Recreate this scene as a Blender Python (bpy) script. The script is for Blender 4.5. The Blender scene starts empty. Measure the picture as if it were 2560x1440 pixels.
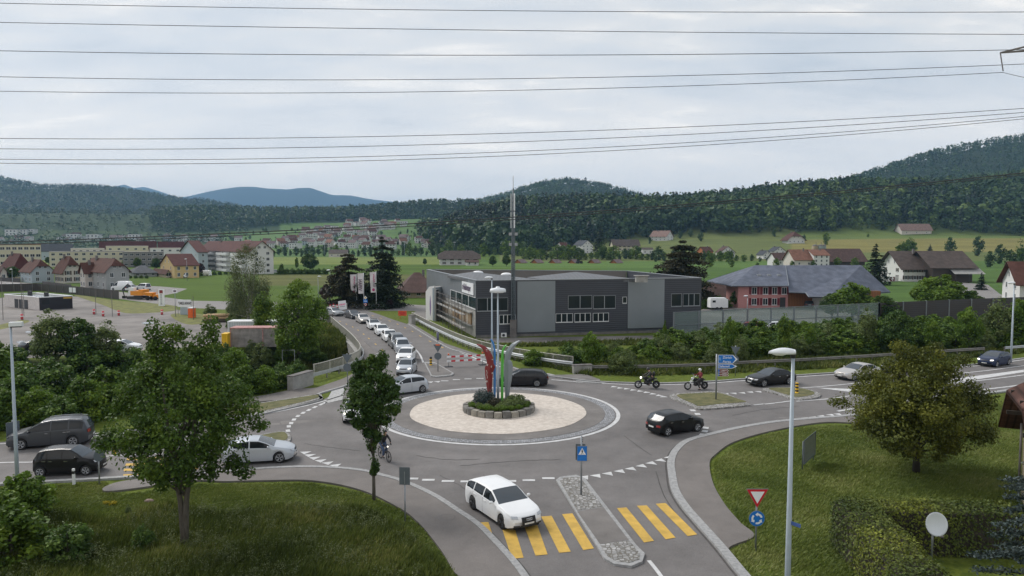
import bpy, math, random
import numpy as np
from mathutils import Matrix, Vector
R = math.radians
SC = bpy.context.scene
COL = SC.collection
# ------------------------------------------------------------------ camera, world, sun, exposure
F_PX, HOR, CAM_H = 1808.0, 605.0, 13.0          # focal length in pixels of the 2560 px photograph, eye-level row, drone height
PITCH = math.atan((720 - HOR) / F_PX)
cam = bpy.data.cameras.new('camera'); cam_o = bpy.data.objects.new('camera', cam); COL.objects.link(cam_o)
cam.sensor_width = 36; cam.lens = F_PX / 2560 * 36; cam.clip_start = 0.5; cam.clip_end = 30000
cam_o.location = (0, 0, CAM_H); cam_o.rotation_euler = (math.pi / 2 - PITCH, 0, 0)
SC.camera = cam_o
SC.render.resolution_x, SC.render.resolution_y = 1024, 576
SC.view_settings.view_transform = 'Standard'; SC.view_settings.look = 'None'
SC.view_settings.exposure = 0.78; SC.view_settings.gamma = 1.0; SC.view_settings.use_curve_mapping = False
SUN_EL, SUN_AZ = 42, -50                       # degrees, azimuth from +Y towards +X
sun = bpy.data.lights.new('sun', 'SUN'); sun.energy = 1.7; sun.angle = R(25); sun.color = (1, .955, .9)
sun_o = bpy.data.objects.new('sun', sun); COL.objects.link(sun_o)
sun_o.rotation_euler = (R(90 - SUN_EL), 0, R(180 - SUN_AZ))
W = bpy.data.worlds.new('World'); SC.world = W; W.use_nodes = True
nt = W.node_tree; N = nt.nodes; LK = nt.links; N.clear()
def wn(t, **k):
 n = N.new(t)
 for a, b in k.items(): setattr(n, a, b)
 return n
out = wn('ShaderNodeOutputWorld'); bg = wn('ShaderNodeBackground'); bg.inputs['Strength'].default_value = 0.1
sky = wn('ShaderNodeTexSky', sky_type='NISHITA', sun_disc=False, sun_elevation=R(SUN_EL), sun_rotation=R(SUN_AZ))
tc = wn('ShaderNodeTexCoord'); sep = wn('ShaderNodeSeparateXYZ'); LK.new(tc.outputs['Generated'], sep.inputs[0])
def mth(op, a, b=None, clamp=False):
 n = wn('ShaderNodeMath', operation=op, use_clamp=clamp)
 for i, v in enumerate((a, b)):
  if v is None: continue
  if isinstance(v, (int, float)): n.inputs[i].default_value = v
  else: LK.new(v, n.inputs[i])
 return n.outputs[0]
zc = mth('ADD', mth('MAXIMUM', sep.outputs[2], 0.0), 0.16)
cx = mth('DIVIDE', sep.outputs[0], zc); cy = mth('DIVIDE', sep.outputs[1], zc)
cmb = wn('ShaderNodeCombineXYZ'); LK.new(cx, cmb.inputs[0]); LK.new(cy, cmb.inputs[1])
def noise(scale, det, rough, dist=0.0, sx=1, sy=1, off=(0, 0, 0), rot=0):
 mp = wn('ShaderNodeMapping'); mp.inputs['Scale'].default_value = (sx, sy, 1); mp.inputs['Location'].default_value = off
 mp.inputs['Rotation'].default_value = (0, 0, R(rot))
 LK.new(cmb.outputs[0], mp.inputs[0])
 n = wn('ShaderNodeTexNoise'); n.inputs['Scale'].default_value = scale; n.inputs['Detail'].default_value = det
 n.inputs['Roughness'].default_value = rough; n.inputs['Distortion'].default_value = dist
 LK.new(mp.outputs[0], n.inputs['Vector']); return n.outputs[0]
n1 = noise(0.9, 6, .55, .3, .8, 1.7, (3.1, 1.7, 0), 8); n2 = noise(3.2, 8, .6, .5, .7, 1.6, (7.3, 2.2, 0), 12); n3 = noise(.35, 3, .5, 0, 1, 1, (1.2, 5, 0))
den = mth('ADD', mth('ADD', mth('MULTIPLY', n1, .55), mth('MULTIPLY', n2, .22)), mth('MULTIPLY', n3, .28))
ramp = wn('ShaderNodeValToRGB'); LK.new(den, ramp.inputs[0])
cr = ramp.color_ramp; cr.elements[0].position = .42; cr.elements[0].color = (.345, .372, .405, 1)
cr.elements[1].position = .62; cr.elements[1].color = (.70, .655, .60, 1)
e = cr.elements.new(.50); e.color = (.44, .452, .465, 1)
e = cr.elements.new(.57); e.color = (.52, .51, .495, 1)
# the layer thins to a bright warm band low over the hills
hz = mth('POWER', mth('SUBTRACT', 1.0, mth('MULTIPLY', mth('MAXIMUM', sep.outputs[2], 0.0), 3.4), True), 1.9)
warm = wn('ShaderNodeMixRGB'); LK.new(mth('MULTIPLY', hz, .85), warm.inputs[0]); LK.new(ramp.outputs[0], warm.inputs[1]); warm.inputs[2].default_value = (.98, .85, .75, 1)
scl = wn('ShaderNodeMixRGB', blend_type='MULTIPLY'); scl.inputs[0].default_value = 1; LK.new(warm.outputs[0], scl.inputs[1]); scl.inputs[2].default_value = (10, 10, 10, 1)
mixs = wn('ShaderNodeMixRGB'); mixs.inputs[0].default_value = .9; LK.new(sky.outputs[0], mixs.inputs[1]); LK.new(scl.outputs[0], mixs.inputs[2])
LK.new(mixs.outputs[0], bg.inputs[0]); LK.new(bg.outputs[0], out.inputs[0])
SC.cycles.max_bounces = 6; SC.cycles.transparent_max_bounces = 12; SC.cycles.volume_bounces = 0
SC.cycles.diffuse_bounces = 3; SC.cycles.glossy_bounces = 3; SC.cycles.transmission_bounces = 4

# ------------------------------------------------------------------ helpers
def ray(px, py):
 u, v = (px - 1280) / F_PX, (720 - py) / F_PX
 c, s = math.cos(PITCH), math.sin(PITCH)
 return Vector((u, c + v * s, -s + v * c))
def P(px, py, z=0.0):                       # the point of the level z that this direction meets
 d = ray(px, py); t = (z - CAM_H) / d.z
 return Vector((d.x * t, d.y * t, z))
def PD(px, py, D):                          # the point in this direction at distance D
 d = ray(px, py); t = D / d.y
 return Vector((d.x * t, D, CAM_H + d.z * t))
def HT(px, py_top, base):                   # height above `base` of a top seen at py_top
 return PD(px, py_top, base[1]).z - base[2]
def sstep(a, b, x):
 t = np.clip((x - a) / (b - a), 0, 1); return t * t * (3 - 2 * t)
def tag(o, label=None, cat=None, group=None, kind=None):
 if label: o['label'] = label
 if cat: o['category'] = cat
 if group: o['group'] = group
 if kind: o['kind'] = kind
 return o
def empty(name, loc=(0, 0, 0), rz=0, label=None, cat=None, group=None):
 o = bpy.data.objects.new(name, None); COL.objects.link(o); o.location = loc; o.rotation_euler = (0, 0, rz)
 o.empty_display_size = .3
 return tag(o, label, cat, group)
def link(name, me, parent=None, loc=None, rz=None):
 o = bpy.data.objects.new(name, me); COL.objects.link(o)
 if parent: o.parent = parent
 if loc is not None: o.location = loc
 if rz is not None: o.rotation_euler = (0, 0, rz)
 return o
KIDS = {}
def kids(o): return [c for c in bpy.data.objects if c.parent == o]
def copy_tree(o, loc=None, rz=None, scale=None, label=None, group=None, parent=None, ch=None):
 c = o.copy(); COL.objects.link(c)
 if parent: c.parent = parent
 if loc is not None: c.location = loc
 if rz is not None: c.rotation_euler = (0, 0, rz)
 if scale is not None: c.scale = scale if hasattr(scale, '__len__') else (scale,) * 3
 if label: c['label'] = label
 if group: c['group'] = group
 for k in list(o.children): copy_tree(k, parent=c)
 return c
class MB:
 def __init__(s): s.v = []; s.f = []; s.mi = []; s.mats = []; s.cur = 0; s.m = None; s.sm = []; s.smooth = False
 def mat(s, m):
  if m not in s.mats: s.mats.append(m)
  s.cur = s.mats.index(m); return s
 def add(s, vs, fs):
  o = len(s.v)
  for p in vs:
   p = Vector(p)
   s.v.append(tuple(s.m @ p) if s.m else tuple(p))
  for f in fs: s.f.append([i + o for i in f]); s.mi.append(s.cur); s.sm.append(s.smooth)
  return s
 def box(s, x0, x1, y0, y1, z0, z1):
  return s.add([(x0, y0, z0), (x1, y0, z0), (x1, y1, z0), (x0, y1, z0), (x0, y0, z1), (x1, y0, z1), (x1, y1, z1), (x0, y1, z1)],
      [(0, 3, 2, 1), (4, 5, 6, 7), (0, 1, 5, 4), (1, 2, 6, 5), (2, 3, 7, 6), (3, 0, 4, 7)])
 def poly(s, pts, z=None):
  return s.add([(p[0], p[1], p[2] if z is None else z) for p in pts], [list(range(len(pts)))])
 def prism(s, pts, z0, z1):
  n = len(pts)
  a = sum(pts[i][0] * pts[(i + 1) % n][1] - pts[(i + 1) % n][0] * pts[i][1] for i in range(n))
  if a < 0: pts = pts[::-1]
  return s.add([(p[0], p[1], z0) for p in pts] + [(p[0], p[1], z1) for p in pts],
      [list(range(n))[::-1], list(range(n, 2 * n))] + [(i, (i + 1) % n, n + (i + 1) % n, n + i) for i in range(n)])
 def tube(s, pts, rad, n=8, caps=True):
  pts = [Vector(p) for p in pts]
  rad = rad if hasattr(rad, '__len__') else [rad] * len(pts)
  vs, fs = [], []
  for i, p in enumerate(pts):
   d = (pts[min(i + 1, len(pts) - 1)] - pts[max(i - 1, 0)]).normalized()
   a = d.cross(Vector((0, 0, 1)) if abs(d.z) < .9 else Vector((1, 0, 0))).normalized(); b = d.cross(a)
   for k in range(n):
    t = 2 * math.pi * k / n; vs.append(p + (a * math.cos(t) + b * math.sin(t)) * rad[i])
  for i in range(len(pts) - 1):
   for k in range(n): fs.append((i * n + k, i * n + (k + 1) % n, (i + 1) * n + (k + 1) % n, (i + 1) * n + k))
  if caps: fs.append(list(range(n))[::-1]); fs.append([(len(pts) - 1) * n + k for k in range(n)])
  sm = s.smooth; s.smooth = n > 5; s.add(vs, fs); s.smooth = sm; return s
 def lathe(s, prof, n=24, c=(0, 0, 0), axis='z'):
  vs, fs = [], []
  for r, h in prof:
   for k in range(n):
    t = 2 * math.pi * k / n; a, b = r * math.cos(t), r * math.sin(t)
    vs.append((c[0] + a, c[1] + b, c[2] + h) if axis == 'z' else (c[0] + a, c[1] + h, c[2] + b) if axis == 'y' else (c[0] + h, c[1] + a, c[2] + b))
  for i in range(len(prof) - 1):
   for k in range(n): fs.append((i * n + k, i * n + (k + 1) % n, (i + 1) * n + (k + 1) % n, (i + 1) * n + k))
  fs.append([k for k in range(n)][::-1]); fs.append([(len(prof) - 1) * n + k for k in range(n)])
  sm = s.smooth; s.smooth = True; s.add(vs, fs); s.smooth = sm; return s
 def ball(s, c, r, n=10, m=6):
  r = r if hasattr(r, '__len__') else (r,) * 3
  vs, fs = [], []
  for i in range(m + 1):
   ph = math.pi * i / m
   for k in range(n):
    t = 2 * math.pi * k / n
    vs.append((c[0] + r[0] * math.sin(ph) * math.cos(t), c[1] + r[1] * math.sin(ph) * math.sin(t), c[2] + r[2] * math.cos(ph)))
  for i in range(m):
   for k in range(n): fs.append((i * n + k, (i + 1) * n + k, (i + 1) * n + (k + 1) % n, i * n + (k + 1) % n))
  sm = s.smooth; s.smooth = True; s.add(vs, fs); s.smooth = sm; return s
 def build(s, name, m=None, parent=None, loc=None, rz=None, smooth=None):
  me = bpy.data.meshes.new(name); me.from_pydata(s.v, [], s.f)
  for x in ([m] if m else s.mats): me.materials.append(x)
  if not m and len(s.mats) > 1: me.polygons.foreach_set('material_index', s.mi)
  me.polygons.foreach_set('use_smooth', [smooth] * len(s.f) if smooth is not None else s.sm)
  me.update()
  return link(name, me, parent, loc, rz)
# ---- materials
def new_mat(name):
 m = bpy.data.materials.new(name); m.use_nodes = True; return m, m.node_tree.nodes, m.node_tree.links, m.node_tree.nodes['Principled BSDF']
def srgb(r, g, b): return tuple(((c / 255) / 12.92 if c / 255 <= .04045 else ((c / 255 + .055) / 1.055) ** 2.4) for c in (r, g, b))
def mat(name, c, rough=.7, metal=0, var=.12, scale=3.0, bump=0, spec=.5, c2=None, det=5, coat=0, stretch=None, em=None, alpha=None):
 """plain surface whose colour wanders a little with a procedural noise"""
 m, n, l, b = new_mat(name)
 b.inputs['Roughness'].default_value = rough; b.inputs['Metallic'].default_value = metal; b.inputs['Specular IOR Level'].default_value = spec
 b.inputs['Coat Weight'].default_value = coat; b.inputs['Coat Roughness'].default_value = .05
 if em: b.inputs['Emission Color'].default_value = (*em[0], 1); b.inputs['Emission Strength'].default_value = em[1]
 if alpha is not None: b.inputs['Alpha'].default_value = alpha
 t = n.new('ShaderNodeTexCoord'); tx = n.new('ShaderNodeTexNoise'); tx.inputs['Scale'].default_value = scale; tx.inputs['Detail'].default_value = det; tx.inputs['Roughness'].default_value = .6
 if stretch:
  mp = n.new('ShaderNodeMapping'); mp.inputs['Scale'].default_value = stretch; l.new(t.outputs['Object'], mp.inputs[0]); l.new(mp.outputs[0], tx.inputs['Vector'])
 else: l.new(t.outputs['Object'], tx.inputs['Vector'])
 mx = n.new('ShaderNodeMixRGB'); rm = n.new('ShaderNodeMapRange'); rm.inputs[1].default_value = .3; rm.inputs[2].default_value = .7
 l.new(tx.outputs[0], rm.inputs[0]); l.new(rm.outputs[0], mx.inputs[0])
 c2 = c2 or tuple(min(1, x * (1 + var)) for x in c); c1 = tuple(x * (1 - var) for x in c) if c2 is not None and var else c
 mx.inputs[1].default_value = (*c1, 1); mx.inputs[2].default_value = (*c2, 1); l.new(mx.outputs[0], b.inputs['Base Color'])
 if bump:
  bp = n.new('ShaderNodeBump'); bp.inputs['Strength'].default_value = bump; bp.inputs['Distance'].default_value = .05
  t2 = n.new('ShaderNodeTexNoise'); t2.inputs['Scale'].default_value = scale * 6; t2.inputs['Detail'].default_value = 4; l.new(t.outputs['Object'], t2.inputs['Vector'])
  l.new(t2.outputs[0], bp.inputs['Height']); l.new(bp.outputs[0], b.inputs['Normal'])
 return m
def foliage(name, ca, cb, cc=None, trans=.25, nscale=.6, var=.5):
 """leaf material: colour from the clump attribute 'tint', from a slow noise and from each leaf"""
 m, n, l, b = new_mat(name)
 b.inputs['Roughness'].default_value = .6; b.inputs['Specular IOR Level'].default_value = .25
 at = n.new('ShaderNodeAttribute'); at.attribute_name = 'tint'
 t = n.new('ShaderNodeTexCoord'); tx = n.new('ShaderNodeTexNoise'); tx.inputs['Scale'].default_value = nscale; l.new(t.outputs['Object'], tx.inputs['Vector'])
 ge = n.new('ShaderNodeNewGeometry')
 a = n.new('ShaderNodeMath'); a.operation = 'MULTIPLY_ADD'; l.new(tx.outputs[0], a.inputs[0]); a.inputs[1].default_value = .5; a.inputs[2].default_value = -.25
 a2 = n.new('ShaderNodeMath'); a2.operation = 'ADD'; l.new(a.outputs[0], a2.inputs[0]); l.new(at.outputs['Fac'], a2.inputs[1]); a2.use_clamp = True
 rp = n.new('ShaderNodeValToRGB'); l.new(a2.outputs[0], rp.inputs[0])
 rp.color_ramp.elements[0].color = (*ca, 1); rp.color_ramp.elements[1].color = (*(cc or cb), 1)
 if cc: e = rp.color_ramp.elements.new(.55); e.color = (*cb, 1)
 hv = n.new('ShaderNodeHueSaturation'); l.new(rp.outputs[0], hv.inputs['Color'])
 v = n.new('ShaderNodeMath'); v.operation = 'MULTIPLY_ADD'; l.new(ge.outputs['Random Per Island'], v.inputs[0]); v.inputs[1].default_value = var; v.inputs[2].default_value = 1 - var / 2
 l.new(v.outputs[0], hv.inputs['Value']); l.new(hv.outputs[0], b.inputs['Base Color'])
 if trans:
  tr = n.new('ShaderNodeBsdfTranslucent'); l.new(hv.outputs[0], tr.inputs[0]); ms = n.new('ShaderNodeMixShader'); ms.inputs[0].default_value = trans
  l.new(b.outputs[0], ms.inputs[1]); l.new(tr.outputs[0], ms.inputs[2]); l.new(ms.outputs[0], n['Material Output'].inputs[0])
 return m
def g255(v, k=1.0): return tuple(x * k for x in srgb(*v))
M = {}
M['white'] = mat('white_paint', (.74, .75, .76), .5, var=.05)
M['steel'] = mat('galvanised_steel', (.27, .29, .31), .45, .55, var=.12, scale=5)
M['lampgrey'] = mat('lamp_post_paint', (.36, .42, .48), .45, .1, var=.06)
M['lamphead'] = mat('lamp_head_paint', (.66, .69, .72), .4, var=.04)
M['dark'] = mat('dark_plastic', (.03, .03, .034), .5, var=.1)
M['signback'] = mat('sign_back_grey', (.12, .145, .165), .5, .3, var=.08)
M['blue'] = mat('sign_blue', (.01, .17, .56), .35, var=.04)
M['red'] = mat('sign_red', (.55, .015, .03), .4, var=.04)
M['signwhite'] = mat('sign_white', (.8, .82, .84), .4, var=.03)
M['black'] = mat('black_paint', (.012, .012, .014), .45, var=.1)
M['brown'] = mat('sign_brown', (.2, .045, .04), .45, var=.05)
M['concrete'] = mat('concrete', (.3, .295, .28), .85, var=.2, scale=1.5, bump=.2)
M['conc_dark'] = mat('weathered_concrete', (.15, .14, .135), .9, var=.3, scale=1.2, bump=.2)
M['yellow'] = mat('bollard_yellow', (.85, .52, .02), .45, var=.04)
M['orange'] = mat('orange_plastic', (.75, .13, .02), .45, var=.08)
M['wood'] = mat('raw_timber', (.45, .31, .17), .8, var=.25, scale=4)
# ------------------------------------------------------------------ terrain: one height function for ground, fields and hills
def interp(x, xs, ys): return np.interp(x, xs, ys)
def ridge(D, col, Dc, wf, wb, cols, rows, down=0.0):
 top = CAM_H + (HOR - interp(col, cols, rows)) / F_PX * Dc - down
 t = np.where(D < Dc, (Dc - D) / wf, (D - Dc) / wb)
 k = np.where(t < 1, .5 + .5 * np.cos(np.pi * np.clip(t, 0, 1)), 0)
 return np.maximum(top, 0) * k
RG = {  # crest distance, front width, back width, skyline columns, skyline rows, height of the trees that stand on the crest
 'wood': (960, 330, 380, [900, 1040, 1110, 1200, 1290, 1400, 1500, 1600, 1700, 1800, 1900, 2000, 2120, 2300, 2560, 3200], [640, 590, 545, 512, 500, 500, 497, 494, 488, 480, 473, 466, 455, 447, 440, 440], 21),
 'castle': (2300, 900, 900, [900, 1150, 1190, 1250, 1300, 1380, 1420, 1470, 1520, 1560, 1620, 1750, 2000], [560, 515, 501, 489, 474, 454, 450, 455, 466, 480, 497, 530, 560], 14),
 'east': (1750, 640, 700, [1700, 1900, 2050, 2120, 2180, 2250, 2330, 2400, 2480, 2540, 2700, 3200], [520, 490, 462, 447, 425, 402, 378, 365, 352, 344, 330, 330], 16),
 'north': (1650, 320, 500, [150, 380, 430, 520, 600, 680, 760, 830, 900, 1000, 1060, 1120, 1180, 1300], [610, 582, 574, 560, 548, 536, 528, 522, 518, 511, 508, 506, 508, 530], 15),
 'west': (3000, 1200, 1300, [-900, -300, 0, 40, 100, 230, 290, 340, 400, 450, 520, 600, 690, 760, 860, 980], [400, 430, 443, 452, 459, 462, 467, 473, 484, 494, 500, 514, 530, 548, 575, 605], 24),
 'blue': (9200, 2200, 1500, [300, 400, 480, 520, 560, 600, 640, 680, 720, 750, 780, 800, 830, 880, 940, 1030, 1100, 1300], [520, 505, 490, 482, 474, 469, 468, 473, 476, 471, 471, 478, 488, 491, 500, 512, 520, 560], 0),
 'peak': (11600, 1200, 1200, [200, 280, 300, 318, 340, 352, 368, 400, 440, 520], [500, 472, 464, 461, 470, 468, 466, 477, 490, 520], 0),
}
def base_ground(col, D):
 a = interp(col, [1050, 1250, 1450, 1700, 2000, 2400, 3000], [0, 2, 10, 19, 22, 24, 24]) * sstep(430, 860, D)
 b = interp(col, [300, 560, 700, 850, 1000, 1100, 1250], [0, 14, 34, 48, 56, 58, 30]) * sstep(640, 1420, D)
 w = interp(col, [-400, 100, 500, 620], [30, 26, 16, 0]) * sstep(900, 2100, D)
 return np.maximum(np.maximum(a, b), w)
CUT_N = [(-80, 93), (-45, 96), (-24, 97), (-16, 101), (-8, 103)]
def ground_z(x, y):
 x = np.asarray(x, float); y = np.asarray(y, float); D = np.maximum(y, 1.0); col = 1280 + F_PX * x / D
 z = base_ground(col, D)
 for k, (Dc, wf, wb, cs, rs, dn) in RG.items(): z = np.maximum(z, ridge(D, col, Dc, wf, wb, cs, rs, dn))
 amp = sstep(500, 2500, D)
 z = z + amp * 5 * np.sin(x * .011 + 1.3 * np.sin(y * .004)) * np.sin(y * .007 + x * .003) * (z > 30)
 cl = 85 + (x + 16) * .48; cut = 4.6 * (1 - sstep(5, 12.5, np.abs(D - cl))) * (1 - sstep(-13.2, -11, x)) * sstep(-150, -100, x)   # the cutting the bridge spans
 return z - cut * (D < 200)
def Tg(px, py):                              # where this direction meets the terrain
 d = ray(px, py); D = np.concatenate([np.arange(20, 1200, 1.0), np.arange(1200, 9000, 8.0)])
 x = d.x / d.y * D; z = CAM_H + d.z / d.y * D; g = ground_z(x, D)
 i = np.argmax(z <= g)
 return Vector((x[i], D[i], float(g[i])))
def gz(x, y): return float(ground_z(x, y))
cols = np.concatenate([np.linspace(-2600, -300, 40, endpoint=False), np.linspace(-300, 2860, 400), np.linspace(2860, 5200, 41)[1:]])
rings = np.concatenate([[-60, -20, -5, 0.5, 6, 12], np.arange(18, 112, 1.0), np.geomspace(112, 480, 60)[1:], np.geomspace(480, 3600, 190)[1:], np.geomspace(3600, 13000, 60)[1:]])
gx = np.empty((len(rings), len(cols))); gy = np.empty_like(gx); gzv = np.empty_like(gx)
for i, D in enumerate(rings):
 Dx = max(D, 18.0)
 gx[i] = (cols - 1280) / F_PX * Dx * (1 if D >= 18 else 2 + (18 - D) * .05); gy[i] = D; gzv[i] = ground_z(gx[i], gy[i]) if D >= 18 else 0
nr, nc = gx.shape
def grid_mesh(name, X, Y, Z, smooth=True):
 nr, nc = X.shape; me = bpy.data.meshes.new(name)
 me.vertices.add(nr * nc); me.vertices.foreach_set('co', np.stack([X, Y, Z], -1).reshape(-1))
 idx = np.arange(nr * nc).reshape(nr, nc)
 q = np.stack([idx[:-1, :-1], idx[:-1, 1:], idx[1:, 1:], idx[1:, :-1]], -1).reshape(-1)
 me.loops.add(len(q)); me.loops.foreach_set('vertex_index', q)
 nf = len(q) // 4; me.polygons.add(nf); me.polygons.foreach_set('loop_start', np.arange(nf) * 4)
 me.polygons.foreach_set('use_smooth', [smooth] * nf); me.update(); me.validate(); return me
# meadow and field colours: stripes of differently mown and sown plots, drawn on the ground itself
def ground_material():
 m, n, l, b = new_mat('meadow_and_fields'); b.inputs['Roughness'].default_value = .95; b.inputs['Specular IOR Level'].default_value = .1
 t = n.new('ShaderNodeTexCoord')
 def nz(scale, det=5, sc=(1, 1, 1)):
  mp = n.new('ShaderNodeMapping'); mp.inputs['Scale'].default_value = sc; l.new(t.outputs['Object'], mp.inputs[0])
  x = n.new('ShaderNodeTexNoise'); x.inputs['Scale'].default_value = scale; x.inputs['Detail'].default_value = det; x.inputs['Roughness'].default_value = .65; l.new(mp.outputs[0], x.inputs['Vector']); return x.outputs[0]
 def mix(f, a, bb, lo=.35, hi=.65):
  r = n.new('ShaderNodeMapRange'); r.inputs[1].default_value = lo; r.inputs[2].default_value = hi; l.new(f, r.inputs[0])
  x = n.new('ShaderNodeMixRGB'); l.new(r.outputs[0], x.inputs[0])
  for i, c in ((1, a), (2, bb)):
   if isinstance(c, tuple): x.inputs[i].default_value = (*c, 1)
   else: l.new(c, x.inputs[i])
  return x.outputs[0]
 fine = mix(nz(2.2, 8), (.06, .085, .014), (.135, .165, .030))
 mid = mix(nz(.12, 4), fine, (.105, .15, .028), .45, .8)
 at = n.new('ShaderNodeAttribute'); at.attribute_name = 'field'
 x = n.new('ShaderNodeMixRGB'); l.new(at.outputs['Alpha'], x.inputs[0]); l.new(mid, x.inputs[1])
 hs = n.new('ShaderNodeMixRGB'); hs.blend_type = 'MULTIPLY'; hs.inputs[0].default_value = 1
 l.new(at.outputs['Color'], hs.inputs[1]); l.new(mix(nz(.05, 6, (.3, 1, 1)), (.8, .8, .8), (1.15, 1.12, 1.1)), hs.inputs[2]); l.new(hs.outputs[0], x.inputs[2])
 l.new(x.outputs[0], b.inputs['Base Color'])
 bp = n.new('ShaderNodeBump'); bp.inputs['Strength'].default_value = .6; bp.inputs['Distance'].default_value = .15; l.new(nz(5, 6), bp.inputs['Height']); l.new(bp.outputs[0], b.inputs['Normal'])
 return m
M['ground'] = ground_material()
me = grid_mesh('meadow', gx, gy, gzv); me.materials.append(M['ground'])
colr = 1280 + F_PX * gx / np.maximum(gy, 1); fld = np.zeros((nr, nc, 4))
Dd = gy
prow = HOR - (gzv - CAM_H) / np.maximum(Dd, 1) * F_PX            # only used to look up where plots lie along each direction
def setf(mask, c, a=1.0): fld[mask] = (*c, a)
setf((Dd > 150), (.072, .120, .018))
setf((Dd > 150) & (colr > 1150) & (Dd < 520), (.068, .125, .028))
setf((Dd > 215) & (Dd < 290) & (colr > 650) & (colr < 1500), (.105, .115, .038))
setf((Dd > 290) & (Dd < 420) & (colr < 1500), (.068, .118, .018))
setf((Dd > 420) & (Dd < 620) & (colr < 1150), (.15, .19, .05))
setf((Dd > 360) & (Dd < 470) & (colr > 1150) & (colr < 2000), (.085, .15, .035))
setf((Dd > 470) & (Dd < 1400) & (colr > 1250), (.115, .14, .045))
setf((Dd > 560) & (Dd < 700) & (colr > 1980), (.185, .17, .055))
setf((Dd > 700) & (Dd < 1000) & (colr > 1980), (.11, .15, .042))
setf((Dd > 640) & (Dd < 1500) & (colr > 300) & (colr < 1200), (.085, .15, .045))
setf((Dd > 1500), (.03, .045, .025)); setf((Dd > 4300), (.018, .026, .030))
setf((Dd > 560) & (Dd < 1500) & (colr < 560), (.05, .08, .03))
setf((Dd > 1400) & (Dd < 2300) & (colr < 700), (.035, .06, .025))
setf((np.abs(Dd - 85 - (gx + 16) * .48) < 12) & (gx < -11), (.032, .05, .016))
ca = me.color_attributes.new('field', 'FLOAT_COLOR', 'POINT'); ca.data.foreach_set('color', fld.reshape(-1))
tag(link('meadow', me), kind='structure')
# ------------------------------------------------------------------ roads, pavements, islands, markings
def asphalt(name, c, sc=1.0, patch=.16, seed=0.0, ring=None):
 m, n, l, b = new_mat(name); b.inputs['Roughness'].default_value = .82; b.inputs['Specular IOR Level'].default_value = .35
 t = n.new('ShaderNodeTexCoord')
 def nz(scale, det, sc3=(1, 1, 1), loc=(0, 0, 0)):
  mp = n.new('ShaderNodeMapping'); mp.inputs['Scale'].default_value = sc3; mp.inputs['Location'].default_value = (loc[0] + seed, loc[1], 0); l.new(t.outputs['Object'], mp.inputs[0])
  x = n.new('ShaderNodeTexNoise'); x.inputs['Scale'].default_value = scale; x.inputs['Detail'].default_value = det; x.inputs['Roughness'].default_value = .6; l.new(mp.outputs[0], x.inputs['Vector']); return x.outputs[0]
 def mul(col_in, f, lo, hi, a, bb):
  r = n.new('ShaderNodeMapRange'); r.inputs[1].default_value = lo; r.inputs[2].default_value = hi; r.inputs[3].default_value = a; r.inputs[4].default_value = bb; l.new(f, r.inputs[0])
  x = n.new('ShaderNodeMixRGB'); x.blend_type = 'MULTIPLY'; x.inputs[0].default_value = 1; l.new(r.outputs[0], x.inputs[2])
  if isinstance(col_in, tuple): x.inputs[1].default_value = (*col_in, 1)
  else: l.new(col_in, x.inputs[1])
  return x.outputs[0]
 a = mul(c, nz(.16 * sc, 5), .35, .65, 1 - patch, 1 + patch)
 a = mul(a, nz(1.1, 6, (1, 1, 1), (4, 1, 0)), .35, .65, .93, 1.07)
 if ring:                                     # wheel-polished and wheel-darkened tracks round the island
  ds = n.new('ShaderNodeVectorMath'); ds.operation = 'DISTANCE'; l.new(t.outputs['Object'], ds.inputs[0]); ds.inputs[1].default_value = (ring.x, ring.y, 0)
  wob = n.new('ShaderNodeMath'); wob.operation = 'MULTIPLY_ADD'; l.new(nz(.25, 3), wob.inputs[0]); wob.inputs[1].default_value = 1.6; l.new(ds.outputs['Value'], wob.inputs[2])
  rp = n.new('ShaderNodeValToRGB'); mp_ = n.new('ShaderNodeMapRange'); mp_.inputs[1].default_value = 9; mp_.inputs[2].default_value = 17; l.new(wob.outputs[0], mp_.inputs[0]); l.new(mp_.outputs[0], rp.inputs[0])
  e_ = rp.color_ramp.elements; e_[0].position = 0; e_[0].color = (.78,) * 3 + (1,); e_[1].position = 1; e_[1].color = (.82,) * 3 + (1,)
  for p_, v_ in ((.18, .88), (.30, .70), (.45, .90), (.62, .70), (.78, .86)): q_ = e_.new(p_); q_.color = (v_,) * 3 + (1,)
  mx_ = n.new('ShaderNodeMixRGB'); mx_.blend_type = 'MULTIPLY'; mx_.inputs[0].default_value = .55; l.new(a, mx_.inputs[1]); l.new(rp.outputs[0], mx_.inputs[2]); a = mx_.outputs[0]
 a = mul(a, nz(22, 3), .35, .65, .88, 1.12)
 v = n.new('ShaderNodeTexNoise'); v.inputs['Scale'].default_value = .35; v.inputs['Detail'].default_value = 7; v.inputs['Distortion'].default_value = 2.5; l.new(t.outputs['Object'], v.inputs['Vector'])
 ab = n.new('ShaderNodeMath'); ab.operation = 'SUBTRACT'; l.new(v.outputs[0], ab.inputs[0]); ab.inputs[1].default_value = .5
 a2 = n.new('ShaderNodeMath'); a2.operation = 'ABSOLUTE'; l.new(ab.outputs[0], a2.inputs[0])
 a = mul(a, a2.outputs[0], .0, .006, .86, 1.0)
 l.new(a, b.inputs['Base Color'])
 bp = n.new('ShaderNodeBump'); bp.inputs['Strength'].default_value = .3; bp.inputs['Distance'].default_value = .02; l.new(nz(40, 3), bp.inputs['Height']); l.new(bp.outputs[0], b.inputs['Normal'])
 return m
M['asphalt'] = asphalt('asphalt', (.168, .157, .153), 1.0, .16, 0.0, (P(1245, 1088) + P(1245, 984)) / 2); M['asphalt2'] = asphalt('bridge_asphalt', (.148, .138, .134), 1.5, .12, 9)
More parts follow.
